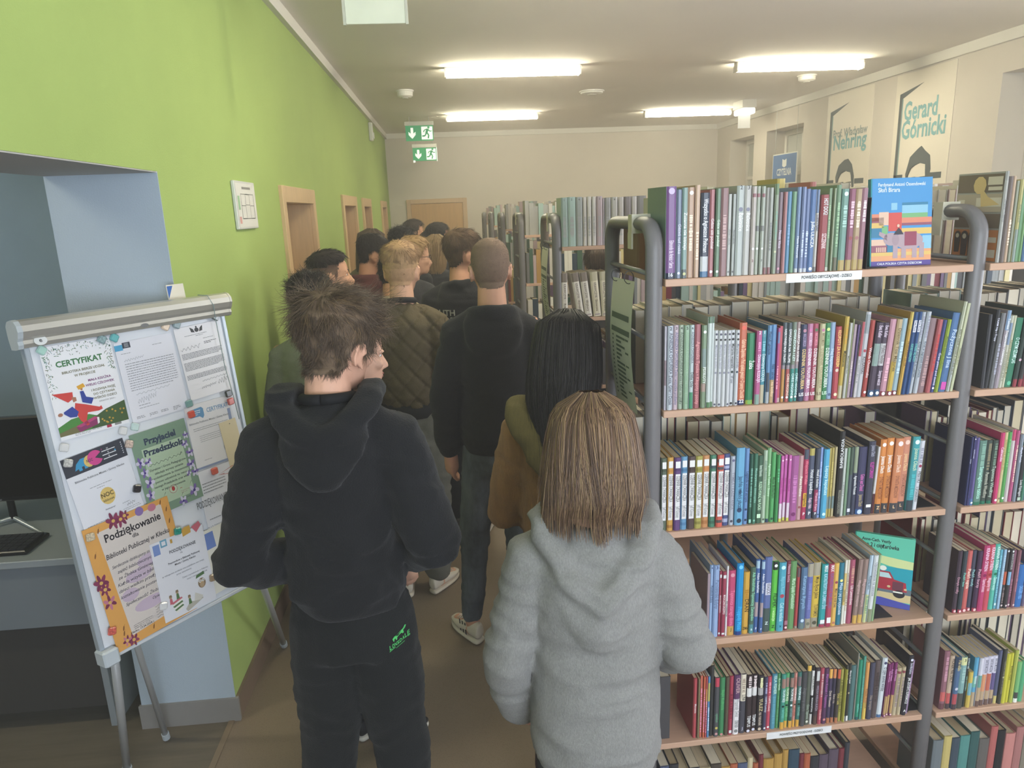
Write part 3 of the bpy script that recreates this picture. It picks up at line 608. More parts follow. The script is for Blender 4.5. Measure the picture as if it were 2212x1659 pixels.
shelf_books(2, 0, C3, rows3 + """
1028 1080 670 b5bccb t=.2-.8:889:TYMKA_I_KASZTANKA c=.94:668 c=.06:445
1086 1178 572 67afd9 t=.4-.64:235:Japońska_mitka t=.2-.46:235:nie_bój_płacząc c=.2:346 c=.06:234
1185 1232 580 6c95d0 t=.3-.7:346:Legenda_wokół_skrzyni c=.2:346 c=.06:234
1238 1275 640 33634f s=.25-.8:7a9 r=.02-.07:9cb
1280 1322 635 447c63 t=.3-.8:9cb:Mandarynkowa_dziewczynka c=.05:8ba
1326 1385 660 446850 t=.2-.62:cec:PUSZKO_POKAŻ_NA_PLACKI t=.7-.86:cdc:Renata_Piątkowska r=.08-.14:cec
1388 1430 600 b4cbb0 t=.35-.9:687:Zuzka_i_żelazne_kosmonauty c=.05:565
1433 1475 575 83b77f b=0-.05:2c4466 t=.3-.85:cec:Agnieszka_Tyszka_•_Siostry
1480 1528 622 57b065 t=.3-.7:353:Moje_Bullerbyn c=.05:354
1532 1572 650 429a55 s=.6-.8:6b8
1575 1610 660 d25db0 b=0-.05:cfd24e b=.05-.28:e3cfdf t=.4-.7:a38:Hiszpanka_klara c=.93:ecd
1626 1660 655 d062b1 b=0-.05:cfd24e b=.05-.28:e3cfdf t=.4-.7:a38:Klara_i_kolory c=.93:ecd
1663 1697 652 d464b3 b=0-.05:cfd24e b=.05-.28:e3cfdf t=.4-.7:a38:Klara_inaczej c=.93:ecd
1700 1780 660 b25c9d s=.3-.7:cc82bb c=.1:736
1782 1832 660 cb9a9d t=.3-.75:fed:Panna_Helena c=.2:955
1835 1892 590 c13b61 b=.86-1:505a6c r=.18-.38:e0ac40 t=.19-.37:432:Węgierka t=.5-.84:e89:Wojciech_Widłak h=.06:fff:P
1895 1958 580 585f78 b=.9-1:c0b05a t=.36-.7:eee:Hotel_z_lupieżca t=.15-.3:fcd:Kasja_i_Hela h=.06:fff:P
1962 2012 575 4b5062 b=.1-.42:a83a62 t=.45-.7:eee:Hotel_z_duchem t=.12-.38:fbc:Wanda_i_Klara h=.06:fff:P
2015 2045 570 88a1dc s=.3-.8:b8c8f0 c=.05:346
2050 2112 585 4fb1de t=.3-.8:cef:Lepszy_kapelusz c=.06:cef
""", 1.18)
C3b = (1780, 860, 5.12)
shelf_books(2, 0, C3b, """
35 62 575 b5a150 b=.12-.3:7a9090
65 100 570 b8a455 b=.12-.3:7a9090 s=.4-.8:cdbb70
102 130 562 c3b283 b=.12-.3:7a9090
140 195 385 393737 u=.52-.98:e4e4e4:BAMBOLANDIA t=.04-.32:998:MAŁGORZATA_STRZAŁKOWSKA
200 232 575 c0c7c0 s=.3-.5:999
238 268 570 789a78
272 318 565 56606c b=.6-1:4f6152 r=.05-.1:dde
320 368 560 474a60 b=.62-1:9aa789 t=.3-.58:eee:Agnieszka_Frączek
372 460 560 47466a b=0-.08:2f5f9e t=.35-.6:d7b:Gdzie_jest_Diana? t=.12-.3:ba7:Joanna_Olech c=.04:cdf
462 538 495 47475a t=.5-.72:c4a:KLEPTOMANY t=.8-.95:aab:Joanna_Olech r=.1-.14:eee
542 570 560 d5cfd0 b=0-.3:5a2f3a l=2
575 645 475 e3883f b=0-.13:45454c t=.55-.78:ffe:Joanna_Olech t=.2-.5:743:DYNASTIA_MIZIOŁKÓW c=.93:fff h=.06:fc9:Z l=1
650 728 460 e38a40 b=0-.13:45454c t=.55-.78:fff:Joanna_Olech t=.2-.5:743:DYNASTIA_MIZIOŁKÓW c=.93:fff h=.06:fc9:L l=1
735 828 460 da8455 b=0-.13:45454c t=.55-.78:fdc:Joanna_Olech t=.2-.5:854:DYNASTIA_MIZIOŁKÓW c=.93:edd h=.06:fc9:L l=1
830 915 452 d98b6d b=0-.13:45454c t=.55-.78:ec9:Joanna_Olech t=.2-.5:854:DYNASTIA_MIZIOŁKÓW c=.93:ecb h=.06:fc9:L l=1
920 1003 442 39a0a8 b=0-.15:3d4750 t=.55-.85:cdb:Joanna_Olech s=.2-.5:4fb4ba c=.93:dee l=1
1005 1060 495 d5d6df t=.4-.56:333:PESTKI s=.7-.9:99a t=.12-.34:555:z_przeszłości c=.64:935 l=2
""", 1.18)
C4 = (1480, 1120, 5.529)
shelf_books(3, 0, C4, """
262 298 680 a08a94
300 341 590 94b2da t=.4-.8:346:Pamiętnik_Edyty h=.95:236:4
343 408 585 8fabd6 t=.4-.8:679:Pamiętniki_Edyty h=.95:236:3
411 440 660 a73a52 r=.9-.95:ddd t=.35-.65:edd:MAGICZNE_DRZEWO r=.03-.06:ddd
443 490 660 a73a52 r=.9-.95:ddd t=.35-.65:edd:MAGICZNE_DRZEWO r=.03-.06:ddd
493 518 595 dcd9dc s=.3-.5:888
521 605 650 c8456f b=0-.14:d3a04a t=.15-.7:e8a:Tajemnica_starego_domu c=.93:d9a h=.07:653:J
610 692 560 148fd6 b=0-.055:21408c t=.08-.4:4bf:Przygody_Misia c=.95:7cf
700 772 668 d8a138 t=.35-.58:321:DRAŃ s=.6-.72:b8842c h=.07:542:ZIMA
778 838 610 4d6a58 b=0-.14:4d8e98 t=.2-.93:9db:Ada_Studzińska_Tajemniczy_Zamczysko h=.05:def:a
842 892 520 4567a8 b=.88-.98:a8c8dc b=.22-.42:b09a9c t=.55-.82:eef:Adam_Studziński h=.04:eef:F
897 942 520 4567a8 b=.88-.98:a8c8dc b=.22-.42:b09a9c t=.55-.82:eef:Adam_Studziński h=.04:eef:F
945 1030 490 5f70aa b=0-.32:485a56 r=.5-.66:dde t=.51-.65:333:KRASICKI h=.1:dee:Z
1033 1100 540 58c43c b=.88-1:2c3230 t=.34-.56:132:FILIPEK t=.15-.33:cfa:i_wakacje c=.94:fff h=.05:132:Z
1106 1190 548 45a5bf c=.93:cef t=.5-.8:8cd:Małgorzata_Musierowicz c=.52:b45 t=.15-.42:cef:Cud_na_moście h=.06:167:x
1192 1245 530 7b3446 t=.7-.95:dab:Natasza_Socha r=.08-.14:a78 c=.04:fcc
1250 1325 540 64995c t=.3-.75:cec:Marta_Sapała_Gwiazdozbiór
1330 1368 620 c2484a b=.85-1:6e5a60 b=0-.04:a0a090
1372 1442 605 55769c t=.3-.9:9bd:Katarzyna_Ryrych c=.14:cde b=0-.1:6a8080
1445 1515 560 686fb2 b=0-.15:a39b86 b=.8-1:a9a08a c=.07:776 s=.3-.7:8088c4
1520 1605 550 dab63a b=0-.15:a39b86 b=.8-1:a9a08a t=.45-.78:543:Moje_Bycie_Jakie t=.16-.36:764:TUWIMEK c=.07:554
1610 1685 565 2aa1a6 b=0-.05:b03c58 t=.88-.98:fff:MAX t=.3-.85:bde:KATASTROFY_NA_ZAMKU_ŚNI r=.06-.12:eee
1688 1755 560 b9455f b=0-.05:b03c58 t=.88-.98:fee:MAX t=.3-.85:7a6a9a:KATASTROFY_NA_ZAMKU r=.06-.15:eee
1758 1815 555 e2b24f t=.3-.6:754:Mam_na_imię_Ewa c=.7:945 c=.05:b76
1820 1880 555 2d7a93 t=.15-.7:cde:Maja_i_jej_przyjaciele c=.72:ed8
1885 1915 525 ddd9cb b=.3-.8:d8b868 t=.35-.55:443:Dziwna_historia
1918 1948 525 d6cdb9 b=0-.2:e6e2d8 s=.3-.8:a98
1950 2010 520 b0536d t=.3-.6:edd:Lila_Lawendowa s=.65-.9:c98
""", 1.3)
C4b = (1800, 1120, 5.369)
shelf_books(3, 0, C4b, """
240 295 500 957b73 b=0-.13:d5a84c t=.2-.75:caa:Magiczne_miejsce l=2
300 358 500 957b73 b=0-.13:d5a84c t=.2-.75:caa:Magiczne_miejsce l=2
362 405 455 b3c8da b=0-.42:c9cf8e t=.5-.7:345:Poczytaj_jutro s=.15-.4:8a8 l=2
410 462 455 d2d6d8 b=0-.2:8a9272 t=.4-.9:889:Opowiadania_na_zawsze l=2
465 500 452 8fae7c l=2
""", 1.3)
C5 = (1480, 1360, 5.547)
shelf_books(4, 0, C5, """
108 150 620 b8454c t=.4-.6:edd:Marzenia
155 180 615 7a7050
185 215 590 c4604c s=.1-.8:e9b
218 242 590 c8643f s=.1-.8:e9b
245 268 588 b64a48 b=.5-.8:c88a4a s=.1-.6:e9b
270 298 590 4f83b4 b=.6-.9:b0a95c s=.1-.5:cde
302 350 470 383736
352 410 600 4b4b50 b=.85-1:c23c50 t=.25-.4:7a8:opiekun c=.15:cb6 c=.05:c99
415 475 600 3a8050 t=.3-.95:6b7:Bajki_Kubusia c=.03:c88
480 525 590 574c3c
528 575 585 a8384c s=.3-.7:7a2838 r=.03-.08:ddd
580 655 570 5a365e b=0-.6:d9d6d8 t=.68-.97:caa:OLIVER t=.3-.6:999:Wspaniały_Świat t=.12-.24:666:SONIA_FAUN c=.06:888
660 730 565 46454f b=.55-1:d6cab4 t=.56-.66:333:LUNA s=.7-.93:a98 h=.06:ccd:J
735 800 575 3a2c2e b=.63-.78:d4d2d0 t=.1-.3:eee:TEMPUS s=.78-.98:edd c=.03:dde
805 868 575 3a2c2e b=.63-.78:d4d2d0 t=.1-.3:eee:TEMPUS s=.78-.98:edd c=.03:dde
872 940 580 383133 t=.35-.6:dc9:YULEZ t=.1-.34:cba:na_ratunek b=.65-.78:a8a4a2 s=.8-.96:eeb c=.04:cba
943 985 600 474460 t=.35-.65:ccd:VAMPIR_Łobuzy c=.05:fff s=.7-.9:aac
988 1035 600 c04458 t=.35-.65:fcc:VAMPIR_Łobuzy c=.05:fff s=.7-.9:e9a
1040 1100 570 478aa4 t=.64-.97:ced:ISLA_FISHER s=.1-.6:6ba8ba
1102 1140 565 468b54 t=.64-.97:cec:ISLA_FISHER s=.1-.6:68a873
1143 1195 560 3a9180 b=0-.13:d39a34 b=.75-.92:9a7468 t=.5-.73:dee:TROPEM_MISJI t=.2-.36:7cb:RATUNEK c=.42:133
1197 1245 555 4a9a60 b=0-.13:d39a34 b=.75-.92:9a7468 t=.5-.73:dec:TROPEM_MISJI t=.2-.36:8c9:RATUNEK c=.42:133
1248 1295 550 2d5a50 b=0-.13:d39a34 b=.75-.92:9a7468 t=.5-.73:eee:TROPEM_MISJI t=.2-.36:8aa:RATUNEK c=.42:dee
1297 1335 548 c78274 b=0-.13:d39a34 b=.75-.92:b06a60 t=.5-.73:fdd:TROPEM_MISJI t=.2-.36:a54:RATUNEK c=.42:543
1340 1388 540 3a6f66 b=0-.13:d39a34 b=.75-.92:7a6468 t=.5-.73:dee:TROPEM_MISJI t=.2-.36:8ba:RATUNEK c=.42:132
1392 1450 535 46464a t=.2-.8:777:Zaginiony_skarb
1452 1505 465 565c50 b=.91-1:d8a83c t=.1-.35:aba:Góra_Tajemnic c=.06:ddc
1508 1545 470 2a2828 b=.5-.92:d8d6d4 b=0-.18:c0c0bc t=.52-.9:554:WIELKA_NOC t=.2-.48:ddd:MANGOSTAN
1550 1600 490 453a40 b=0-.16:55403a t=.25-.7:a9a:WIELKA_WIELKA_BURZA r=.78-.95:ccc
1605 1650 490 b5485a t=.05-.3:fbb:Ucieczka s=.5-.9:caa
1652 1705 490 553456 t=.3-.9:a6a:Marcin_Kozioł_•_Tajemnica c=.08:c88
1708 1755 500 453a56 b=.83-1:dca044 t=.3-.6:dcb:Dick_Wiewiór b=0-.1:b5704a
1758 1800 500 3e384a b=.83-1:d08048 t=.3-.6:cba:Dick_i_lis b=0-.1:b5704a
1803 1845 498 48403a b=.83-1:c8583c t=.3-.6:cb6:Dick_i_wilk b=0-.1:b5704a
1850 1890 510 a19a44 s=.2-.8:78743a
1893 1928 500 94902f
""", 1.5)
C5b = (1800, 1360, 5.369)
shelf_books(4, 0, C5b, """
122 150 440 3c3a34 r=.01-.1:ddd t=.6-.95:ddd:Marcin_Kozioł c=.5:ba8
153 188 425 3c3a34 r=.01-.1:ddd t=.6-.95:ddd:Marcin_Kozioł c=.5:ba8
192 250 450 4c7070
255 270 312 8b8a80
273 315 385 2a8c6c b=0-.05:275a60 t=.1-.3:7cb:skarbiec
318 350 342 3f8a78 s=.2-.7:6ba898
353 395 412 d4914a b=0-.3:d8b44c t=.2-.55:754:WIELKA_WYPRAWA
400 455 410 46465a t=.1-.5:a98:Na_tropie
458 520 388 584a4a s=.3-.8:443838
523 583 365 c5ccd3 b=0-.05:466a98 t=.45-.85:334:O_czym_szumią_wierzby c=.92:446 l=1.5
590 625 430 7d3065 b=.05-.4:b8925c t=.66-.88:d9c:Rafał_Witek c=.03:ecc l=1.5
628 665 425 7d3065 b=.05-.4:b8925c t=.66-.88:d9c:Rafał_Witek c=.03:ecc l=1.5
668 705 420 7d3065 b=.05-.4:b8925c t=.66-.88:d9c:Rafał_Witek c=.03:ecc l=1.5
708 758 480 b3a381 b=.88-.93:8a4048 s=.2-.8:988 l=2
762 805 470 b5a583 b=.88-.93:8a4048 s=.2-.8:988 l=2
808 860 330 2f2e36 t=.2-.64:eee:JAK_ZDOBYĆ_SUPERMOCE t=.7-.88:ccd:Ewa_Martynkien c=.93:dde h=.06:eee:A l=2.5
862 895 400 8c7495 s=.3-.8:a8a l=2.5
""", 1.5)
# lowest shelf of the first bay: only tops show above the frame's edge
rr = random.Random(5); x = .03; n = 0
PAL6 = '3b3c44 4a4036 7a3038 b4883a 30485a 584858 a83c40 c9b890 2f5a4a 6a5a48 34343a 8a6a4a 505a78 b05838'.split()
while x < .60:
    wd = rr.uniform(.014, .034); hh = rr.uniform(.205, .24); c = rr.choice(PAL6)
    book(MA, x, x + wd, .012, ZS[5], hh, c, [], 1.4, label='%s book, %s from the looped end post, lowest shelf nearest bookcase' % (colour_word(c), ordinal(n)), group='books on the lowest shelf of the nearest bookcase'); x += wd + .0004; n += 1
# bay past the middle post
C1c = (1820, 350, 5.352); 
shelf_books(0, 1, C1c, """
1812 1855 105 c9c8c0 t=.4-.75:888:Serafina_i_Czarny b=.9-1:b8b8b4 c=.06:aaa
1858 1905 165 8c7d78
1908 1950 160 e2bf9f s=.2-.5:f4ddc8
1953 1985 215 aab09a
1988 2030 200 d5cb86 b=0-.4:a9b8b0 s=.5-.7:997
2034 2070 230 7fb083
2073 2110 215 86b878
2114 2160 240 6f97c8
2164 2200 200 9aa9c0
""", .92)
shelf_books(1, 1, C2b, """
1690 1722 530 54545a
1725 1757 485 48494e t=.55-.95:dde:TAMM_Nip_i_Tropy l=3
1759 1800 515 8b8b90 s=.2-.6:aab l=3
1803 1842 490 b6a8b4 b=.75-1:8fb0d8 t=.3-.9:fff:Tomasz_Trojanowski_Uciekinierzy l=3.5
1845 1876 540 d6d6c0 b=.6-.9:8fa4c4 s=.1-.5:998 l=3.5
1878 1908 540 d9d6b8 t=.1-.7:774:Karolina_Lewestam_Książka_Mocy l=3.5
1910 1975 560 378a68 t=.35-.72:dfe:O_CZYM_SZUMI_LAS c=.06:6b9 l=4
1978 2020 470 40504c b=0-.1:b04450 c=.35:cab l=4
2025 2066 470 4c4a4c b=0-.1:b04450 l=4
2070 2120 520 a84a58
2124 2170 540 53607c
2174 2210 500 b8a070
2214 2260 540 7890b0
""", 1.0)
shelf_books(2, 1, C3b, """
1582 1604 450 3c4070 t=.5-.8:ccd:ALICJA
1606 1628 440 434478 t=.6-.9:dde:AGATA_KAZ c=.96:fff
1632 1672 455 6a5f9c b=0-.1:5a80b8 c=.04:eef
1675 1755 485 628a7c b=0-.05:2c7a5c t=.1-.6:bed:Szmaragdowa_tablica s=.6-.95:8ab0a0
1760 1822 485 46524c b=0-.05:2c7a5c t=.1-.5:bba:Pamiętnik_Wiedźmy s=.55-.95:8a8268
1828 1888 485 46524c b=0-.05:2c7a5c t=.1-.6:bcb:Tajemnica_Wiedźmy s=.6-.95:78907e
1893 1940 400 dc3f77 t=.6-.8:fde:Calineczka c=.05:fff
1945 1985 400 d3c48c c=.06:876 s=.5-.9:b5a468
1988 2030 398 58a956 c=.06:fff s=.5-.9:7ac078
2032 2075 370 d8c9ca b=.85-1:d84878
2078 2112 380 d06090 s=.3-.8:ecb
2115 2150 420 8c98a8 t=.5-.9:dde:Magda_Pawlak
2152 2200 560 38383c t=.1-.4:ddd:Loes_Riphagen r=.02-.08:bcb
2204 2240 520 4a8870
2244 2290 480 7a88a8
""", 1.18)
shelf_books(3, 1, C4b, """
1410 1460 405 4a3a48 b=0-.06:b83c50 t=.2-.7:c9a:Dotyk_róży c=.03:ecc
1464 1512 405 3f4850 b=0-.06:b83c50 t=.3-.8:8cb:Pieśń_lasu c=.03:ecc
1515 1575 402 cf5f5c b=0-.06:b83c50 t=.3-.8:fdc:Pieśń_ognia c=.03:ecc
1580 1630 402 48485c b=0-.06:b83c50 t=.3-.8:9cc:Pieśń_wody c=.03:ecc
1633 1688 402 4a3450 b=0-.06:b83c50 t=.3-.8:dab:Pieśń_burzy c=.03:ecc
1690 1755 335 c43c70 t=.62-.96:fde:KRAINA_SYREN c=.55:825 t=.3-.5:fcd:Tajemna_Komnata
1760 1825 330 cf4a5c t=.62-.96:fde:KRAINA_SYREN c=.55:933 t=.3-.5:fcd:Magiczny_los
1828 1885 325 4fb9a4 t=.62-.96:dfe:KRAINA_SYREN c=.55:275 t=.3-.5:cfe:Zaklęte_wyspy
1888 1920 390 5aa9c0 s=.2-.9:8cc8d8 r=.06-.1:dee
1923 1955 385 8fb4d4 s=.2-.9:b0cce0
1960 2000 378 413e40 b=.4-.62:cc5a3c c=.96:ddd s=.1-.35:877 c=.05:dcc
2003 2042 376 413e40 b=.4-.62:7fb4dc t=.66-.92:bbb:MARCIN_SZCZYGIELSKI c=.96:ddd c=.05:dcc
2045 2086 400 86546a c=.05:dcc s=.2-.5:a78
2090 2130 395 8e5a66 c=.05:dcc s=.3-.8:a78
2135 2212 560 2f6fbc t=.2-.5:8bf:DIGGER_I_PIES
2216 2250 420 6a6080
""", 1.3)
shelf_books(4, 1, C5b, """
1262 1326 290 8c5a68 b=0-.1:6a4048 b=.14-.3:c85a58 s=.5-.9:c9a
1330 1385 345 b8a088 b=0-.1:4a3a40 b=.1-.3:c05050 t=.5-.95:322:PIONEK_NIE_OBCY
1388 1448 350 47658c b=0-.1:4a3a40 b=.1-.3:b04850 b=.8-1:33415c t=.75-.95:dc8:Poi_oślo c=.4:ccd
1451 1520 350 76a0a0 b=0-.3:4c4a44 b=.85-1:cfcf90 h=.92:443:3 s=.5-.8:a8c8c4
1523 1556 320 2c3434 t=.7-.95:cdd:JUTRO_NIE t=.3-.6:8ba:GRA_O_KTÓRĄ
1559 1608 520 c9ab48 b=.35-.7:6fa8b8
1611 1660 360 4f9cc4 b=0-.3:b09878 b=.4-.6:6ab0a0 t=.4-.7:dee:Błękit
1663 1712 360 c5c3d0 b=0-.12:6a5048 b=.12-.4:b39878 b=.4-.65:5f9a92
1715 1770 355 c4c0d0 b=0-.12:6a5048 b=.12-.3:b39878 b=.3-.65:d08a60 t=.68-.95:667:BARTEK_MOSZNA
1773 1828 345 c9c6d8 b=0-.12:6a5048 b=.12-.3:b39878 b=.3-.65:bf604c t=.68-.95:667:BARTEK_MOSZNA
1831 1882 340 cdc9da b=0-.12:6a5048 b=.12-.3:b39878 b=.3-.65:5f5488 t=.68-.95:667:BARTEK_MOSZNA
1885 1928 280 545878 b=0-.15:c8b468
1932 1970 260 45443c s=.2-.8:77745c c=.5:dda
1974 2020 310 c2bc2e
2023 2060 305 c2bc2e t=.4-.8:553:Kroniki_wojny
2063 2104 270 a8b048
2108 2160 400 6fae6a b=0-.1:e0e0d8 b=.1-.25:444
2164 2220 390 4aa070
""", 1.5)
x = BAY + .035; n = 0
for c in '6a7278 c0ab62 3a4a58 4a8a84 2f5a58 605c58 b45c58 202024 c47a74 a86a68 80786a b8b4a8 b0aca0 d05848 d86850 c85040 d86048 b8a070'.split():
    wd = rr.uniform(.02, .034); hh = rr.uniform(.19, .245)
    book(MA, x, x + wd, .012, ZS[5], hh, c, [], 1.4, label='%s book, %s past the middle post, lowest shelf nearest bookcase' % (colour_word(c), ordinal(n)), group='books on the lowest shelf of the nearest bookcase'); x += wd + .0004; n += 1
# first book of the next bay on the top shelf: a picture-strip album whose front board shows through the loop
bk = BOOKS[(0, 1, 0)]; h0 = max(v.co.z for v in bk.data.vertices); d0 = max(v.co.y for v in bk.data.vertices); wx = min(v.co.x for v in bk.data.vertices)
b = MB(); r, u = V3(0, -1, 0), V3(0, 0, 1); o = V3(wx - .0004, d0, 0)
q = lambda x0, z0, x1, z1, m: b.poly([(x0 * d0, z0 * h0), (x1 * d0, z0 * h0), (x1 * d0, z1 * h0), (x0 * d0, z1 * h0)], o, r, u, m, .0002 * (m + 1))
q(.02, .01, .98, .36, 1); q(.02, .38, .98, .54, 2); q(.02, .78, .98, .98, 2); q(.02, .56, .98, .76, 3)
for (x0, z0, x1, z1) in ((.66, .86, .96, .95), (.68, .80, .96, .84), (.45, .62, .97, .72), (.78, .05, .96, .14), (.8, .22, .96, .28), (.06, .60, .2, .7)): q(x0, z0, x1, z1, 4)
for (cx, cz, s) in ((.12, .25, .7), (.28, .24, .8), (.48, .2, 1.2), (.7, .24, .8)):
    b.disc(o + r * cx * d0 + u * (cz + .06 * s) * h0, r, u, .016 * s, 5, 10, .0014); b.poly([(-.012 * s, -.05 * s), (.012 * s, -.05 * s), (.016 * s, .01 * s), (-.016 * s, .01 * s)], o + r * cx * d0 + u * cz * h0, r, u, 5, .0013); b.disc(o + r * cx * d0 + u * (cz + .052 * s) * h0, r, u, .009 * s, 4, 8, .0017)
b.disc(o + r * .5 * d0 + u * .86 * h0, r, u, .022, 6, 10, .0014); b.poly([(0, 0), (.03, -.03), (.07, -.05), (.01, -.055)], o + r * .5 * d0 + u * .87 * h0, r, u, 6, .0012)
b.build('cover_print', [mat('d9d2c6', .4), mat('d08a52', .4), mat('77695a', .4), mat('b9ad9a', .4), mat('ded6c6', .4), mat('4a3a32', .5), mat('dfc48a', .5)], bk)

# face-out picture books
def faceout(label, M, wd, ht, th, cover, spine, draw, mats, group=None):
    b = MB(); b.box(0, wd, 0, .002, 0, ht, 0); b.box(0, wd, th - .002, th, 0, ht, 0); b.box(-.003, .002, 0.0, th, 0, ht, 1)
    o = b.build('picture_book', [mat(cover, .3, spec=.5), mat(spine, .35)]); tag(o, label, 'book', group); o.matrix_world = M
    MB().box(.002, wd - .003, .002, th - .002, .003, ht - .003).build('pages', mat('d8ccb2', .85), o)
    b = MB(); b.T = None
    Q = lambda pts, m, d=1: b.poly([(x * wd, y * ht) for x, y in pts], V3(0, -.0002, 0), V3(1, 0, 0), V3(0, 0, 1), m, .0002 * d)
    Rr = lambda x0, y0, x1, y1, m, d=1: Q([(x0, y0), (x1, y0), (x1, y1), (x0, y1)], m, d)
    E = lambda cx, cy, rx, ry, m, d=2: Q([(cx + rx * math.cos(t * .314159), cy + ry * math.sin(t * .314159)) for t in range(20)], m, d)
    T = lambda s, x, y, sz, m, mw, al='l', d=4: b.text(s, V3(x * wd, -.0002, y * ht), V3(1, 0, 0), V3(0, 0, 1), sz, m, al, mw * wd, bold=.015, d=.0002 * d)
    draw(Rr, Q, E, T); b.build('cover_print', mats, o); return o
def elephant(Rr, Q, E, T):
    Rr(0, .06, 1, 1, 0); Rr(.0, .06, 1, .2, 1, 2)
    for (x0, y0, x1, y1, m) in ((.28, .40, .5, .61, 2), (.5, .6, .93, .69, 3), (.5, .69, .93, .72, 9), (.5, .55, .93, .6, 4), (.5, .49, 1, .55, 5), (.5, .46, 1, .49, 6), (.5, .36, 1, .43, 7), (.0, .52, .12, .6, 5), (.0, .5, .2, .56, 6), (.12, .47, .28, .62, 8), (.0, .44, .2, .5, 7), (.0, .33, .17, .44, 9), (.17, .36, .27, .46, 4), (.0, .24, .24, .31, 8), (.0, .16, .27, .24, 6), (.26, .16, .4, .34, 9), (.85, .19, 1, .34, 3), (.0, .12, 1, .16, 7), (.32, .64, .42, .72, 3)): Rr(x0, y0, x1, y1, m, 3)
    for k in range(5): Rr(.08 + k * .035, .165, .1 + k * .035, .22, 8, 4)
    for x in (.36, .5, .68, .8): Rr(x, .09, x + .08, .26, 10, 5)
    E(.62, .29, .24, .1, 10, 6); E(.33, .31, .13, .075, 10, 6); Q([(.26, .36), (.13, .40), (.12, .36), (.26, .29)], 10, 6); E(.40, .30, .06, .065, 12, 7)
    Rr(.55, .23, .75, .39, 11, 7); Q([(.36, .36), (.53, .36), (.5, .40), (.45, .44), (.41, .40)], 13, 8); E(.44, .46, .022, .018, 8, 9)
    Rr(0, 0, 1, .06, 14, 2); T('CAŁA POLSKA CZYTA DZIECIOM', .1, .018, .0055, 15, .85); T('Ferdynand Antoni Ossendowski', .1, .91, .0085, 15, .78); T('Słoń Birara', .1, .845, .011, 15, .36)
EM = [mat(c, .35) for c in '4f95cc e0a072 cf5750 8fc0d8 7cb07c d98a70 96586a dcb96c e0bda6 3f7fa0 b09aa2 95485c a58f98 3e3a44 5a4a94 e6eef2'.split()]
def onshelf(u, v, z):
    p = MAi @ Vector(onP(u, v, np.array((.48, 1.66, 0)), NRM)); return p[0]
x0, _ = local_x(1904, ZS[0]); M = MA @ Matrix.Translation((x0 + .004, .05, ZS[0] + .0005)) @ Matrix.Rotation(math.radians(-4), 4, 'Z') @ Matrix.Rotation(math.radians(-7), 4, 'X')
faceout('blue picture book standing face-out with a painted elephant, top shelf of nearest bookcase', M, .152, .215, .014, '4f95cc', '2f8f98', elephant, EM)
def truck(Rr, Q, E, T):
    Rr(0, 0, 1, 1, 0); Q([(0, .56), (.3, .63), (.6, .58), (1, .55), (1, .68), (0, .74)], 1, 2); Rr(0, .25, 1, .57, 2, 3); Rr(0, .2, 1, .28, 3, 4); Rr(0, .09, 1, .2, 4, 4); Q([(0, 0), (1, 0), (1, .075), (.5, .12), (0, .11)], 5, 5)
    Q([(.08, .24), (.1, .38), (.2, .41), (.24, .5), (.62, .5), (.7, .4), (.9, .37), (.93, .24)], 6, 6); Q([(.28, .41), (.3, .48), (.42, .48), (.42, .41)], 7, 7); Q([(.45, .41), (.45, .48), (.6, .48), (.66, .41)], 7, 7)
    E(.36, .54, .06, .035, 8, 6); E(.5, .54, .06, .035, 8, 6); E(.33, .22, .12, .06, 9, 8); E(.33, .22, .05, .027, 3, 9); E(.8, .2, .1, .055, 9, 8); Rr(.68, .25, .86, .37, 10, 8); E(.62, .29, .03, .017, 4, 9); E(.9, .28, .025, .015, 4, 9); Rr(.7, .215, .86, .235, 8, 9)
    T('CAŁA POLSKA CZYTA DZIECIOM', .06, .03, .0055, 8, .88); T('Anne-Cath. Vestly', .1, .9, .009, 9, .5); T('8 + 2 i ciężarówka', .12, .82, .012, 9, .62)
TM = [mat(c, .35, gain=1.15) for c in '62bfa4 cdd59a 2a9aac 66707a cdb98c 4c50a4 a83040 b8d0d4 e8e4da 2e2a30 6a3a48'.split()]
xt = onshelf(1893, 1320, 0); M = MA @ Matrix.Translation((xt + .005, .125, ZS[3] + .0005)) @ Matrix.Rotation(math.radians(-33), 4, 'Z') @ Matrix.Rotation(math.radians(-9), 4, 'X')
faceout('turquoise picture book standing face-out with a painted red truck, fourth shelf', M, .15, .205, .016, '62bfa4', '3fa890', truck, TM)
# bookends
for lev, u, lab in ((0, 1878, 'top'), (2, 1988, 'third'), (3, 1894, 'fourth'), (4, 1968, 'fifth')):
    xb, _ = local_x(u, ZS[lev]); b = MB(); b.bbox(xb, xb + .0015, .015, .13, ZS[lev] + .0002, ZS[lev] + .17, .0006); b.bbox(xb, xb + .06, .02, .125, ZS[lev] + .0001, ZS[lev] + .0016, .0006)
    o = b.build('bookend', DARKM); o.matrix_world = MA; tag(o, 'black metal bookend closing the book row on the %s shelf of the nearest bookcase' % lab, 'bookend', 'black bookends')
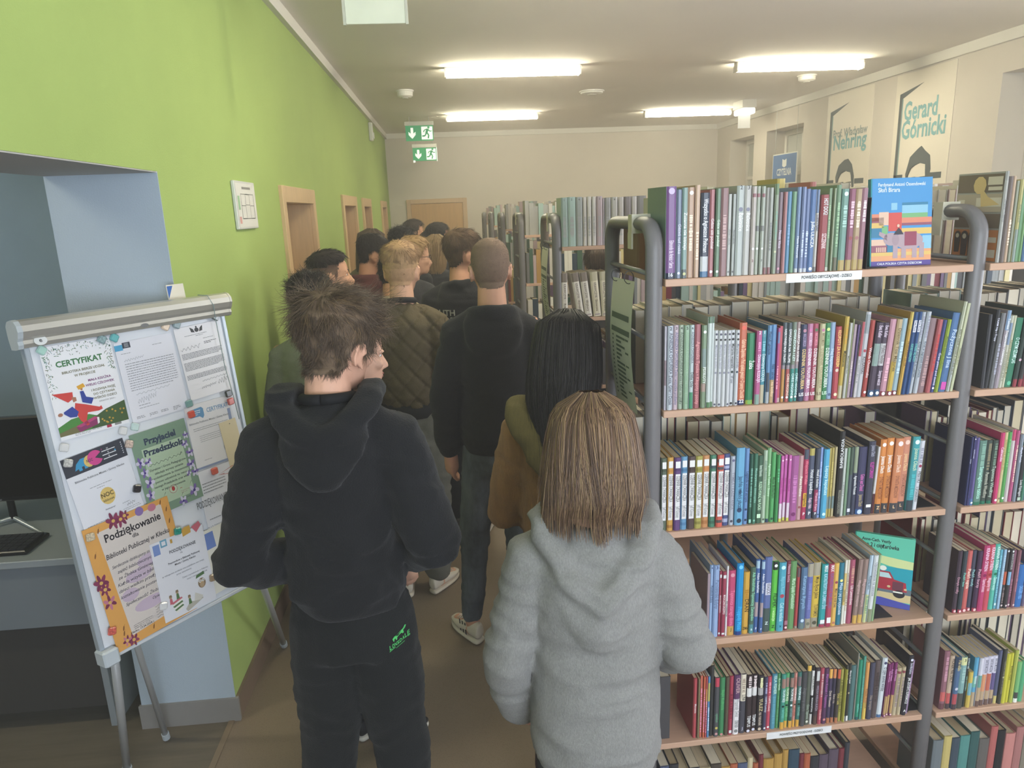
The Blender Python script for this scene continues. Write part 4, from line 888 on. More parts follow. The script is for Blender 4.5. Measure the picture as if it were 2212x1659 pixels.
# printed strips on the shelf edges
for lev, u0, u1, txt in ((0, 1698, 1862, 'POWIEŚCI OBYCZAJOWE - DZIECI'), (4, 1656, 1796, 'POWIEŚCI PRZYGODOWE - DZIECI')):
    a, _ = local_x(u0, ZS[lev]); c, _ = local_x(u1, ZS[lev]); z = ZS[lev]; b = MB(); b.box(a, c, -.0016, -.0002, z - .0225, z - .001)
    o = b.build('shelf_label', mat('e4e3e4', .5)); o.matrix_world = MA; tag(o, 'white shelf label strip lettered %s' % txt, 'label', 'shelf labels')
    b = MB(); b.text(txt, V3((a + c) / 2 + .006, -.002, z - .0145), V3(1, 0, 0), V3(0, 0, 1), .0072, 0, 'c', (c - a) * .66, bold=.025); b.build('lettering', INK, o)
# further bookcases, the ends of all rows in line
rackB = rack('second grey tube bookcase, in the row behind the nearest', .48, 3.24, 0, 3)
racks = [rackB] + [rack('grey tube bookcase, %s row from the front, beside the aisle' % n, .48, yy, 0, 3 if i < 1 else 2) for i, (n, yy) in enumerate((('third', 4.86), ('fourth', 6.5), ('fifth', 8.15), ('sixth', 9.75)))]
MBk = Matrix.Translation((.48, 3.24, 0))
def bx(u, z, Y):
    v = 500
    for _ in range(6):
        p = onY(u, v, Y); q = R.T @ (np.array((p[0], Y, z)) - CAM); v = 829.5 + FPX * q[1] / q[2]
    return p[0] - .48
n = 0; prev = -9
for (a, c, top, col, txt) in ((936, 998, 118, '93aaa0', 1), (1000, 1072, 112, 'a5c0b6', 2), (1075, 1136, 112, 'a0a5a0', 4), (1140, 1174, 112, 'cfc6bc', 0), (1180, 1218, 108, 'd2cac0', 0), (1224, 1262, 108, 'd0c8c0', 0), (1266, 1324, 105, 'b9a2a6', 5), (1326, 1342, 125, 'b0a0a8', 0), (1344, 1400, 118, '9b9996', 0), (1405, 1465, 112, 'bdb8b0', 4), (1470, 1522, 112, 'c4bab2', 0), (1528, 1590, 108, '8a7e7e', 0), (1595, 1644, 105, 'c6beb8', 0), (1648, 1730, 100, '8c8684', 0)):
    x0 = bx(1000 + a / 4.365, ZS[0], 3.24); x1 = bx(1000 + c / 4.365, ZS[0], 3.24); x0 = max(x0, prev); prev = x1
    h = onY(1000 + a / 4.365, 400 + top / 4.365, 3.24)[2] - ZS[0]
    book(MBk, x0, x1, .01, ZS[0], min(h, .235), col, ['s=.2-.6:aaa'] + (['h=.93:555:%d' % txt] if txt else []), 1.25, label='%s novel, %s from the looped end post, top shelf of second bookcase' % (colour_word(col), ordinal(n)), group='novels on the top shelf of the second bookcase'); n += 1
for k, (a, c, top, l, t2) in enumerate(((938, 996, 850, 0, 'Róża'), (1086, 1152, 835, -8, 'Wytrwałość'), (1158, 1226, 835, -7, 'Wybory'), (1240, 1310, 835, -5, 'Słoneczna'), (1316, 1382, 835, -3, 'Odrobina'))):
    x0 = bx(1000 + a / 4.365, ZS[1], 3.24); x1 = bx(1000 + c / 4.365, ZS[1], 3.24); cc = 'efe7da' if k < 3 else 'efe4c8'
    book(MBk, x0, x1, .01, ZS[1], .205, cc, ['b=.8-1:%s' % ('8a7a6c' if k < 3 else 'd0c5a4'), 't=.42-.76:877:KRAWCZYK', 't=.12-.38:765:' + t2, 'r=.03-.06:baa', 'l=%g' % l], 1.2, label='white novel lettered in grey, %s of the row under the ponytailed head, second bookcase' % ordinal(k), group='white novels on the second bookcase')
# all further books: the far side of the nearest bookcase (page edges towards us) and the rows behind
PALS = ['d6cdbf', 'c9c2b8', 'a7a5a0', 'e2ddd2', '8a8d8c', '6b6a6a', '9fb5ac', 'b9a2a2', '4c4a4c', '7a2f36', '35424f', 'b08a50', '3f5a48', 'cfc08c', '705a78']
SM = [mat(c, .45, gain=1.0) for c in PALS] + [mat(c, .85, .06, 8) for c in ('cdbf9f', 'ddd3bd', 'c4bba8')]
b = MB(); rr = random.Random(3); NP = len(PALS)
def row(mb, M, x0, x1, y, z, hmin, hmax, facing, pal, wmin=.014, wmax=.036, gaps=.03):
    mb.T = M; x = x0
    while x < x1:
        wd = rr.uniform(wmin, wmax)
        if rr.random() < gaps: x += rr.uniform(.02, .08); continue
        if x + wd > x1: break
        hh = rr.uniform(hmin, hmax); c = rr.choice(pal); pg = NP + rr.randrange(3); d = rr.uniform(.12, .15); yy = y + rr.uniform(-.006, .006)
        if facing > 0: mb.box(x, x + .0015, yy, yy + d, z, z + hh, c); mb.box(x + wd - .0025, x + wd - .001, yy, yy + d, z, z + hh, c); mb.box(x + .0015, x + wd - .0025, yy, yy + .002, z, z + hh, c); mb.box(x + .0015, x + wd - .0025, yy + .002, yy + d - .003, z + .001, z + hh - .002, pg)
        else: mb.box(x, x + .0018, yy, yy + d, z, z + hh, c); mb.box(x + wd - .003, x + wd - .0012, yy, yy + d, z, z + hh, c); mb.box(x + .0018, x + wd - .003, yy + .003, yy + d, z + .001, z + hh - .002, pg)
        x += wd
    mb.T = None
lo = [8, 9, 10, 12, 5, 4, 6, 14, 11, 13]; hi = [0, 1, 2, 3, 6, 7, 2, 1]
for k in (0, 1):
    row(b, MA, k * BAY + .03, (k + 1) * BAY - .03, .295, ZS[1], .205, .222, -1, [0, 1, 2, 4, 5, 6], .025, .05, .0); row(b, MA, k * BAY + .03, (k + 1) * BAY - .03, .295, ZS[2], .19, .24, -1, lo, .018, .04, .02)
row(b, MA, .10, BAY - .03, .295, ZS[0], .19, .215, -1, hi); row(b, MA, BAY + .05, 2 * BAY - .05, .295, ZS[0], .18, .21, -1, hi)
row(b, MA, .03, .12, .02, ZS[3], .17, .2, 1, [5, 8], gaps=0); row(b, MA, .03, .06, .02, ZS[4], .17, .2, 1, [5, 8], gaps=0)
for L in (2, 3, 4): row(b, MA, BAY + .03, 2 * BAY - .03, .19, ZS[L], .19, .23, -1, [8, 9, 5, 14, 10], gaps=0)
for k in range(3):
    x0, x1 = k * BAY + .03, (k + 1) * BAY - .03
    row(b, MBk, x0 + (.0 if k else .74), x1, .01, ZS[0], .18, .22, 1, hi)
    row(b, MBk, x0 + (.0 if k else .3), x1, .01, ZS[1], .17, .225, 1, lo + hi, .012, .03); row(b, MBk, x0, x1, .01, ZS[2], .17, .22, 1, lo + hi + [11, 11], .014, .03)
    for L in (3, 4): row(b, MBk, x0, x1, .01, ZS[L], .17, .22, 1, lo)
    row(b, MBk, x0, x1, .29, ZS[0] if k else ZS[2], .18, .2, -1, lo)
for j, yy in enumerate((4.86, 6.5, 8.15, 9.75)):
    Mx = Matrix.Translation((.48, yy, 0))
    for k in range(2):
        x0, x1 = k * BAY + .03, (k + 1) * BAY - .03
        for L in range(4): row(b, Mx, x0, x1, .01, ZS[L], .18, .235, 1, (hi if L == 0 else lo + hi + [0, 3] if L < 3 else lo), .018, .04, .02)
o = b.build('further_books', SM); tag(o, 'further books filling the far side and the bookcases behind the nearest one', 'books', kind='stuff')
# green contents sheets hung by rings on the ends of the first two bookcases
def end_sheet(M, z0, tilt, lab):
    t = obj('contents_sheet', None); tag(t, lab, 'sheet', 'green contents sheets'); t.matrix_world = M @ Matrix.Translation((-.03, .06, z0)) @ Matrix.Rotation(math.radians(tilt), 4, 'X')
    b = MB(); N = 8; V = []
    for i in range(N + 1):
        z = -.34 * i / N; x = -.014 * math.sin(i / N * math.pi) + .006 * i / N
        V += [(x, .02, z), (x, .235, z)]
    b.add(V, [(2 * i, 2 * i + 1, 2 * i + 3, 2 * i + 2) for i in range(N)]); b.build('paper', SHEET, t, True)
    b = MB(); o = V3(-.0168, .02, 0); r, u = V3(0, 1, 0), V3(.0, 0, 1)
    def bar(y0, y1, z0, z1, m=0):
        f = lambda z: -.014 * math.sin(-z / .34 * math.pi) - .006 * z / .34 - .0008
        b.add([(f(z0), .235 - y0, z0), (f(z0), .235 - y1, z0), (f(z1), .235 - y1, z1), (f(z1), .235 - y0, z1)], [(0, 1, 2, 3)], m)
    bar(.02, .19, -.105, -.09); 
    for i in range(15):
        z = -.15 - i * .0115; bar(.03, .03 + .012, z - .005, z); bar(.07, .07 + rr.uniform(.03, .09), z - .006, z)
        if i % 3 == 0: bar(.16, .19, z - .005, z)
    bar(.02, .2, -.142, -.128); b.build('printed_table', mat('5c6a5e', .6), t)
    b = MB()
    for y in (.06, .19):
        b.tube([(-.004 + .012 * math.cos(k * .5236), y, .008 + .016 * math.sin(k * .5236)) for k in range(13)], .0012, 5)
    b.build('ring', mat('4a4b4c', .3, metal=.8), t, True)
end_sheet(MA, 1.715, -2, 'pale green printed contents sheet hung by rings on the nearest bookcase end')
end_sheet(MBk, 1.715, 0, 'pale green contents sheet hung on the end of the second bookcase')

# two tall volumes and a brown one standing deeper on the top shelf
for (u0, u1, y_, h_, c, lab) in ((1741, 1760, .17, .225, 'd9bf5e', 'tall yellow album rising behind the blue spines, top shelf nearest bookcase'), (1818, 1832, .17, .214, 'cf7a72', 'tall coral red album rising behind the green spines, top shelf nearest bookcase'), (1384, 1403, .27, .115, '9a7450', 'brown book standing deep at the looped end of the top shelf')):
    a, _ = local_x(u0, ZS[0]); c2, _ = local_x(u1, ZS[0]); book(MA, a if y_ < .19 else .03, c2 if y_ < .19 else .055, y_, ZS[0], h_, c, [], 1.0, d=.12 if y_ < .19 else .14, hard=True, label=lab, group='books standing deeper on the top shelf')
# ------------------------------------------------------------------ desk with computer in the side room
t = thing('desk', 'grey computer desk in the room behind the flip chart', 'desk', (-2.0, 2.9, 0)); DG = mat('8d9498', .5, .03, 5)
MB().bbox(-.75, .62, -.42, .42, .712, .74, .003).build('desk_top', DG, t)
MB().bbox(-.74, .61, -.40, -.382, .46, .711, .002).build('front_panel', mat('737a80', .55), t)
MB().bbox(-.74, .61, -.36, -.345, .08, .455, .002).build('lower_panel', mat('3d3c3a', .6), t)  # dark sheet put in for the shaded open kneehole under the desk
for x in (-.72, .58): MB().bbox(x, x + .025, -.38, .40, 0, .711, .002).build('side_panel', DG, t)
t = thing('monitor', 'black computer monitor on the desk in the side room', 'monitor', (-1.82, 2.80, .74)); BK = mat('15181a', .3)
MB().bbox(-.28, .28, -.012, .02, .115, .455, .006).build('housing', BK, t); MB().box(-.272, .272, -.0128, -.0122, .135, .447).build('screen', mat('0c0e10', .2), t)
b = MB(); b.text('acer', V3(-.0, -.0129, .121), V3(1, 0, 0), V3(0, 0, 1), .009, 0, 'c'); b.build('badge', mat('a0a4a8', .4), t)
b = MB(); b.tube([(.0, .02, .20), (0, .05, .12), (0, .05, .02)], .014, 8); b.build('stand', BK, t, True)
b = MB(); b.tube([(.19, -.10, .006), (.0, .05, .022), (-.19, -.10, .006)], [.006, .011, .006], 8); b.build('foot', mat('b4bcc0', .35, metal=.6), t, True)
t = thing('keyboard', 'black keyboard in front of the monitor on the side-room desk', 'keyboard', (-1.82, 2.61, .74))
MB().bbox(-.22, .22, -.08, .08, .0005, .018, .004).build('case', BK, t); b = MB()
for rw in range(5):
    for k in range(15): b.box(-.21 + k * .028, -.21 + k * .028 + .025, -.07 + rw * .028, -.07 + rw * .028 + .024, .018, .024)
tag(b.build('keys', mat('202326', .5), t), kind='stuff')
b = MB(); b.tube([(-2.2 + .9 * k / 12, 2.72 + .05 * math.sin(k * .7), .7435) for k in range(8)], .0025, 6); o = b.build('cable', BK, None, True); tag(o, 'thin black cable lying on the side-room desk behind the keyboard', 'cable')
# ------------------------------------------------------------------ the flip chart
d = ray(45, 712); BO = CAM + d / d[1] * 2.03; th, ln = math.radians(52), math.radians(6)
bw = np.array([math.cos(th), math.sin(th), 0]); bk_ = np.array([-math.sin(th), math.cos(th), 0]); bdn = np.array([0, 0, -1.]) * math.cos(ln) - bk_ * math.sin(ln); bn = np.cross(bw, bdn)
BM = Matrix(((bw[0], bn[0], -bdn[0], BO[0]), (bw[1], bn[1], -bdn[1], BO[1]), (bw[2], bn[2], -bdn[2], BO[2]), (0, 0, 0, 1))); BMi = BM.inverted()
def bl(u, v): p = BMi @ Vector(onP(u, v, BO, bn)); return np.array((p[0], p[2]))
BW = bl(478, 668)[0]; BH = -bl(224, 1425)[1]
t = thing('flip_chart', 'white flip chart easel covered with pinned certificates beside the blue wall end', 'flip chart'); t.matrix_world = BM
ALU = mat('c9c7c0', .32, metal=.55); WB = mat('e6e9ee', .25); PL = mat('b9c2c8', .4)
MB().bbox(.0, BW, .002, .018, -BH, -.01, .002).build('board', WB, t)
b = MB(); b.bbox(-.006, .008, -.004, .022, -BH, -.01, .002); b.build('side_rail', mat('b9c3cd', .35, metal=.3), t); b = MB(); b.bbox(BW - .008, BW + .006, -.004, .022, -BH, -.01, .002); b.build('side_rail', mat('b9c3cd', .35, metal=.3), t)
MB().bbox(-.006, BW + .006, -.006, .022, -BH - .012, -BH + .002, .003).build('bottom_rail', mat('d4d8dc', .35), t)
b = MB(); b.bbox(-.012, .035, -.03, .026, -BH - .02, -BH + .03, .005); b.build('corner_cap', mat('c4ccd2', .45), t)
prof = [(-.006, -.052), (-.020, -.050), (-.026, -.040), (-.024, -.030), (-.032, -.022), (-.040, -.006), (-.038, .010), (-.028, .022), (-.012, .027), (.010, .024), (.022, .012), (.024, -.02), (.02, -.05)]
def bar(x0, x1, g=1.0): 
    b = MB(); k = len(prof); b.add([(x0, p[0] * g, p[1] * g) for p in prof] + [(x1, p[0] * g, p[1] * g) for p in prof], [(i, (i + 1) % k, k + (i + 1) % k, k + i) for i in range(k)] + [tuple(range(k - 1, -1, -1)), tuple(range(k, 2 * k))]); return b
bar(-.012, BW + .012).build('clamp_bar', ALU, t, False); bar(-.026, -.0125, 1.04).build('bar_end_cap', PL, t); bar(BW + .0125, BW + .02, 1.02).build('bar_end_cap', ALU, t)
b = MB(); b.disc(V3(.03, -.0275, -.036), V3(1, 0, 0), unit((0, .2, 1)), .017, 0, 20, 0, .013); b.text('e', V3(.03, -.0285, -.040), V3(1, 0, 0), unit((0, .2, 1)), .012, 1, 'c', bold=.03); b.build('bar_badge', [mat('dfe2e2', .4), mat('55585a', .5)], t)
b = MB(); b.disc(V3(BW * .53, -.0275, -.040), V3(1, 0, 0), unit((0, .1, 1)), .012, 0, 16, 0, .006); b.build('bar_notch', mat('77787a', .5), t)
def leg(p, q, r=.013): 
    b = MB(); a = BMi @ Vector(p); c = BMi @ Vector(q); b.tube([a[:], c[:]], r, 10); o = b.build('leg', mat('c3c6c8', .35, metal=.4), t, True)
    f = MB(); dd = unit(np.array(c) - np.array(a)); f.tube([np.array(c) - dd * .03, np.array(c)], r * 1.25, 10); f.build('leg_foot', PL, o)
Lb = BM @ Vector((.05, .03, -BH + .05)); Rb = BM @ Vector((BW - .05, .03, -BH + .05))
leg(Lb, (-1.245, 2.25, .012)); leg(BM @ Vector((.10, .05, -BH + .3)), (-1.17, 2.41, .012), .011); leg(Rb, (-.855, 2.96, .012))
# papers: corners measured on the board's own plane
def paper(lab, TLc, TRc, BLc, k, col, group='papers pinned on the flip chart', mats=(), draw=None, rough=.5, size=None):
    a, c, e = bl(*TLc), bl(*TRc), bl(*BLc); W_ = np.linalg.norm(c - a); H_ = np.linalg.norm(e - a)
    r2 = (c - a) / W_; dn2 = (e - a) / H_; dn2 = dn2 - r2 * np.dot(dn2, r2) * .5; r2 = r2 - dn2 * np.dot(dn2, r2) * .5; r2 /= np.linalg.norm(r2); dn2 /= np.linalg.norm(dn2)
    ang = math.atan2(r2[1], r2[0])
    M = BM @ Matrix.Translation((a[0], -.002 - .0016 * k, a[1])) @ Matrix.Rotation(-ang, 4, 'Y')
    o = MB().box(0, W_, -.0003, .0003, -H_, 0).build('paper', mat(col, rough)); o.matrix_world = M; tag(o, lab, 'paper', group)
    b = MB(); X_, Z_ = V3(1, 0, 0), V3(0, 0, 1); O = V3(0, -.0004, 0)
    class D: pass
    D.W, D.H = W_, H_
    D.q = lambda pts, m, d=1: b.poly([(x * W_, -y * H_) for x, y in pts][::1], O, X_, Z_, m, .00015 * d)
    D.r = lambda x0, y0, x1, y1, m, d=1: D.q([(x0, y0), (x1, y0), (x1, y1), (x0, y1)], m, d)
    D.e = lambda cx, cy, rx, ry, m, d=2, n=16, rot=0: D.q([(cx + rx * math.cos(q) * math.cos(rot) - ry * math.sin(q) * math.sin(rot) * 1, cy + (rx * math.cos(q) * math.sin(rot) + ry * math.sin(q) * math.cos(rot)) * 1) for q in [6.2832 * i / n for i in range(n)]], m, d)
    D.t = lambda s, x, y, sz, m, mw=1, al='c', sh=0, bo=.01, d=3, rot=0: b.text(s, O + X_ * x * W_ - Z_ * y * H_, X_ * math.cos(rot) + Z_ * math.sin(rot), Z_ * math.cos(rot) - X_ * math.sin(rot), sz * H_, m, al, mw * W_, bold=bo, shear=sh, d=.00015 * d)
    def para(x0, x1, y0, n, dy, m, hgt=.007, rag=.2):
        for i in range(n):
            x = x0; end = x1 - (random.uniform(0, rag) if i == n - 1 else random.uniform(0, .02))
            while x < end: wl = random.uniform(.015, .06); D.r(x, y0 + i * dy, min(x + wl, end), y0 + i * dy + hgt, m, 2); x += wl + .009
    D.p = para
    def sig(x, y, wd, m, amp=.012, n=26):
        P = [(x + wd * i / n, y + amp * math.sin(i * 1.9 + .4 * math.sin(i * 3.1)) * (1 if i % 7 else 1.8) - i * amp * .05) for i in range(n + 1)]
        for (xa, ya), (xb, yb) in zip(P, P[1:]):
            nx, ny = unit((-(yb - ya), xb - xa)) * .0022; D.q([(xa - nx, ya - ny), (xa + nx, ya + ny), (xb + nx, yb + ny), (xb - nx, yb - ny)], m, 2)
    D.s = sig
    if draw: draw(D); b.build('print', [mat(c, .6) for c in mats], o)
    return o
rp = random.Random(4)
def cert(D):    # 0 dk green 1 olive 2 plum 3 red 4 blue 5 yellow 6 grass 7 dark grass 8 pink 9 dark pink 10 skin 11 white 12 grey 13 teal leaf 14 crimson
    for i in range(230):
        z = rp.random()
        if z < .55: x, y = rp.uniform(.03, .97), abs(rp.gauss(0, .07)) + .01
        elif z < .8: x, y = abs(rp.gauss(0, .05)) + .02, rp.uniform(.08, .55)
        else: x, y = 1 - abs(rp.gauss(0, .05)) - .02, rp.uniform(.1, .36)
        if .12 < x < .86 and y > .13: continue
        D.e(x, y, rp.uniform(.009, .02), .0035, rp.choice((0, 0, 12, 13, 1)), 1, 6, rp.uniform(0, 3.14))
    D.t('CERTYFIKAT', .5, .235, .062, 0, .78, bo=.03); D.t('BIBLIOTEKA BIERZE UDZIAŁ', .53, .315, .026, 1, .7, bo=.02); D.t('W PROJEKCIE', .53, .365, .026, 1, bo=.02)
    D.t('MAŁA KSIĄŻKA', .72, .445, .026, 2, .42, bo=.02); D.t('WIELKI CZŁOWIEK', .71, .495, .026, 2, .48, bo=.02)
    for i, s in enumerate(('I ROZWIJA PASJĘ', 'DO CZYTANIA', 'WŚRÓD DZIECI')): D.t(s, .74, .56 + i * .045, .025, 1, .44, bo=.02)
    D.t('KRAKÓW 2024 r.', .76, .69, .017, 12, .3)
    # plain jumping figure in a red cap over green hills (generic stand-in)
    D.q([(0, .86), (.2, .80), (.45, .79), (.6, .84), (.6, .96), (0, .96)], 6); D.q([(.45, .86), (.7, .78), (1, .73), (1, .96), (.45, .96)], 7, 1.5); D.q([(0, .96), (0, .92), (.4, .86), (.3, .96)], 1, 2)
    for i in range(14): x, y = rp.uniform(.6, .97), rp.uniform(.8, .93); D.e(x, y, .014, .01, 5, 3, 8); D.e(x, y, .006, .004, 0, 4, 6)
    D.q([(.24, .90), (.55, .84), (.58, .86), (.56, .92), (.28, .96)], 9, 4); D.q([(.24, .89), (.52, .83), (.58, .85), (.3, .91)], 8, 5); D.q([(.55, .845), (.58, .85), (.57, .91), (.54, .92)], 11, 6)
    D.q([(.02, .50), (.30, .52), (.29, .59), (.21, .62)], 3, 4); D.q([(.27, .57), (.33, .58), (.33, .62), (.28, .63)], 10, 5); D.e(.30, .64, .1, .025, 11, 4)
    D.q([(.3, .64), (.44, .68), (.62, .74), (.65, .73), (.66, .77), (.6, .78), (.44, .77), (.4, .85), (.43, .90), (.39, .91), (.32, .84), (.27, .72)], 3, 5); D.q([(.12, .71), (.25, .67), (.32, .74), (.28, .79), (.19, .78), (.12, .73)], 4, 6); D.q([(.4, .53), (.45, .53), (.47, .6), (.57, .63), (.52, .69), (.4, .65)], 4, 6)
    D.e(.07, .73, .035, .02, 10, 5, 8); D.e(.43, .505, .018, .02, 10, 5, 8); D.q([(.37, .47), (.47, .45), (.49, .49), (.39, .51)], 5, 6)
    D.p(.2, .6, .965, 2, .014, 12, .005); D.r(.66, .955, .73, .99, 14); D.r(.78, .958, .88, .985, 12)
paper('white certificate sheet with CERTYFIKAT in green letters and a red-capped figure', (80, 752), (234, 724), (124, 955), 1, 'eeeef2', mats='3f7a4c 75704c 7c2f72 d04844 36489a dfa83c 4f8a44 47603c b8487c 8c3868 b07a62 f0f0ee 8a8a8a 4a8088 b02c4c'.split(), draw=cert)
def let1(D):
    D.r(.0, .03, .13, .1, 0); D.r(.13, .01, .26, .08, 1); 
    for i in range(4): D.r(.16, .022 + i * .013, .23, .026 + i * .013, 3, 2)
    D.p(.62, .88, .1, 1, .02, 2, .006); D.p(.08, .3, .14, 1, .02, 2, .006); D.s(.1, .23, .34, 4, .012); D.p(.1, .95, .27, 12, .03, 2, .008); D.s(.16, .66, .6, 4, .01); D.s(.16, .75, .34, 4, .03); D.p(.16, .4, .8, 1, .02, 2); D.p(.16, .62, .835, 1, .02, 2, .006)
    for x in (.08, .3, .5, .72): D.p(x, x + .14, .93, 3, .018, 2, .008)
paper('white letter sheet with a blue and black logo block, in a clear sleeve', (243, 743), (368, 716), (278, 918), 1, 'e6e6ee', mats='52a5cf 3e4452 8a8c92 d8dce0 a2a4aa'.split(), draw=let1, rough=.3)
def let2(D):
    D.e(.5, .07, .05, .03, 0); D.q([(.42, .05), (.35, .02), (.37, .09), (.45, .1)], 0); D.q([(.58, .05), (.65, .02), (.63, .09), (.55, .1)], 0); D.e(.5, .03, .02, .015, 0, 3, 8)
    D.p(.2, .82, .125, 1, .02, 1, .006); D.p(.45, .65, .145, 1, .02, 1, .006); D.p(.6, .95, .2, 1, .02, 1, .006); D.p(.6, .9, .25, 2, .02, 0, .008); D.s(.05, .3, .45, 0, .022, 16)
    for k, n in ((.36, 5), (.485, 7), (.66, 4)): D.p(.04, .99, k, n, .017, 1, .008)
    D.s(.35, .78, .6, 1, .008); D.s(.3, .87, .36, 0, .014); D.s(.7, .85, .26, 0, .035, 14)
paper('white letter sheet with an eagle emblem and dense paragraphs, under the hanging string', (372, 712), (464, 690), (404, 868), 2, 'e9e7ea', mats='4a4c50 77797e'.split(), draw=let2, rough=.3)
def noc(D):
    D.r(0, 0, 1, .19, 0); D.q([(.16, .15), (.2, .09), (.28, .05), (.36, .05), (.36, .16), (.31, .16), (.31, .13), (.27, .13), (.27, .165), (.22, .165), (.22, .14)], 1, 2); D.e(.40, .10, .08, .06, 2, 3); D.q([(.5 + .12 * math.cos(q), .09 + .075 * math.sin(q)) for q in [.5 + i * .35 for i in range(16)]] + [(.5, .09)], 3, 4)
    D.t('NOC', .41, .11, .03, 0, .1, d=5)
    for i in range(3): D.r(.62, .055 + i * .04, .84, .063 + i * .04, 4, 2); D.t('HER'[i] , .72, .05 + i * .04, .018, 4)
    D.t('T', .63, .045, .016, 3); D.e(.83, .085, .012, .01, 1, 3, 8)
    for i in range(6): D.r(.94, .03 + i * .022, .955, .04 + i * .022, 4, 2)
    D.t('Biblioteka Publiczna Miasta i Gminy Kłecko', .5, .265, .021, 5, .8); D.p(.28, .8, .36, 1, .02, 6, .006); D.p(.38, .7, .385, 1, .02, 6, .006)
    D.e(.5, .5, .12, .088, 2); D.t('NOC', .5, .505, .045, 7, .2, bo=.02, d=4); D.t('bibliotek', .5, .55, .024, 7, .18, d=4); D.t('Dziękujemy!', .48, .635, .014, 5)
    D.p(.68, .95, .635, 1, .02, 6, .006); D.s(.74, .67, .14, 5, .012, 12); D.p(.66, .96, .70, 2, .018, 6, .005); D.p(.06, .5, .72, 1, .02, 6, .006); D.s(.12, .765, .24, 5, .018, 14); D.p(.06, .5, .8, 2, .018, 6, .005)
paper('white sheet with a dark banner, blue yellow and pink shapes and a round NOC badge', (127, 996), (261, 943), (185, 1205), 2, 'e4e5ec', mats='3c3f4a 3f9ac8 dcbf72 d24c90 e8e8ec 55565a 96989c 5a4a30'.split(), draw=noc)
def pp(D):
    D.r(0, 0, 1, .2, 6); D.r(.86, .2, 1, 1, 6, 1); D.r(0, .2, .14, 1, 6, 1); D.r(.14, .9, .86, 1, 6, 1)
    D.t('Przyjaciel', .5, .16, .075, 1, .72, bo=.04); D.t('Przedszkola', .53, .29, .075, 1, .85, bo=.04); D.s(.2, .41, .62, 2, .012)
    for i, s in enumerate(('Dyrektor i Grono Pedagogiczne', 'składają wyrazy uznania', 'i podziękowania za nieocenioną', 'pomoc udzieloną na rzecz', 'naszego Przedszkola oraz wkład', 'w jego promowanie')): D.t(s, .52, .48 + i * .052, .027, 2, .66)
    D.e(.5, .77, .075, .052, 3, 2); D.e(.5, .77, .065, .045, 0, 3); D.e(.5, .765, .03, .03, 4, 4, 8); D.p(.62, .82, .79, 1, .02, 4, .006); D.p(.62, .86, .83, 2, .02, 3, .005); D.s(.62, .93, .26, 2, .008)
    for (x, y, s) in ((.07, .34, 1), (.2, .36, .8), (.1, .47, .9), (.14, .60, 1.1), (.1, .74, 1), (.9, .3, .8), (.95, .42, .9), (.92, .56, 1), (.96, .67, .9), (.84, .66, .6), (.86, .88, 1.2), (.62, .955, 1), (.3, .95, .8), (.95, .2, .7)):
        for k in range(5): q = k * 1.2566 + x * 9; D.e(x + .045 * s * math.cos(q), y + .034 * s * math.sin(q), .036 * s, .022 * s, 5 if k % 2 else 7, 3 + k * .3, 9, q)
        D.e(x, y, .022 * s, .016 * s, 8, 6, 8)
    for (x, y) in ((.3, .82), (.75, .42), (.8, .8), (.6, .9), (.85, .99)): D.q([(x, y), (x + .05, y - .05), (x + .055, y - .045)], 2, 2)
paper('green certificate sheet lettered Przyjaciel Przedszkola with violet flowers', (275, 942), (394, 902), (318, 1122), 3, 'b3c8ac', mats='bcceb4 39475c 48504c b08a80 b23a3c 7c68a8 7f9a84 cfcadd 4c3c88'.split(), draw=pp)
def cer2(D):
    D.q([(.06, .13), (.08, .08), (.36, .06), (.4, .09), (.4, .2), (.36, .24), (.3, .2), (.1, .2)], 0); D.p(.12, .34, .1, 3, .03, 2, .012); D.t('CERTYFIKAT', .72, .17, .07, 0, .5); D.t('Biblioteka Publiczna Miasta i Gminy Kłecko', .5, .30, .03, 1, .92)
    D.p(.1, .9, .37, 2, .03, 1, .008); D.p(.2, .85, .5, 4, .03, 1, .006); D.e(.8, .78, .12, .1, 3); D.e(.8, .78, .09, .075, 2, 3); D.r(.74, .77, .86, .79, 1, 4); D.p(.2, .4, .88, 1, .02, 1); D.r(.0, .97, 1, 1, 4); D.r(.93, .2, 1, 1, 4, 1)
paper('white CERTYFIKAT sheet with a blue speech bubble beside the green certificate', (395, 880), (489, 853), (421, 1018), 1, 'e3e1e2', mats='6596bd 86888c e6e6e8 a5a9b4 8d9ab8'.split(), draw=cer2)
def wan(D):
    D.p(.1, .8, .13, 4, .03, 0, .01); D.t('PODZIĘKOWANIE', .28, .36, .07, 1, .9); D.p(.1, .6, .5, 1, .02, 0, .01); D.t('DLA P. DYREKTOR I WSZYSTKICH', .45, .60, .03, 0, .9); D.t('BIBLIOTEKI PUBLICZNEJ MIASTA I GMINY', .5, .68, .03, 0, .95); D.p(.1, .9, .75, 6, .035, 0, .008)
    for (a, c) in ((.5, .1), (.7, .12), (.8, .05)): D.q([(.6, .1), (a + .3, c), (a + .3, c + .008)], 2)
paper('white thank-you sheet half hidden behind the boy, with a red magnet on it', (421, 1022), (492, 996), (466, 1225), 2, 'e4e4e9', mats='8a8c90 6f7276 b86a68'.split(), draw=wan)
def red(D):
    D.t('Bibliot', .55, .25, .05, 1, .5); D.p(.5, .9, .42, 2, .05, 1, .012)
    for x0 in (.55, .82):
        D.r(x0, .55, x0 + .012, .95, 0)
        for k in range(5):
            for s in (-1, 1): D.e(x0 + s * .06, .6 + k * .07, .05, .014, 0, 2, 8, -s * .7)
    D.r(.0, .05, .3, .3, 2); D.e(.72, .05, .12, .06, 3)
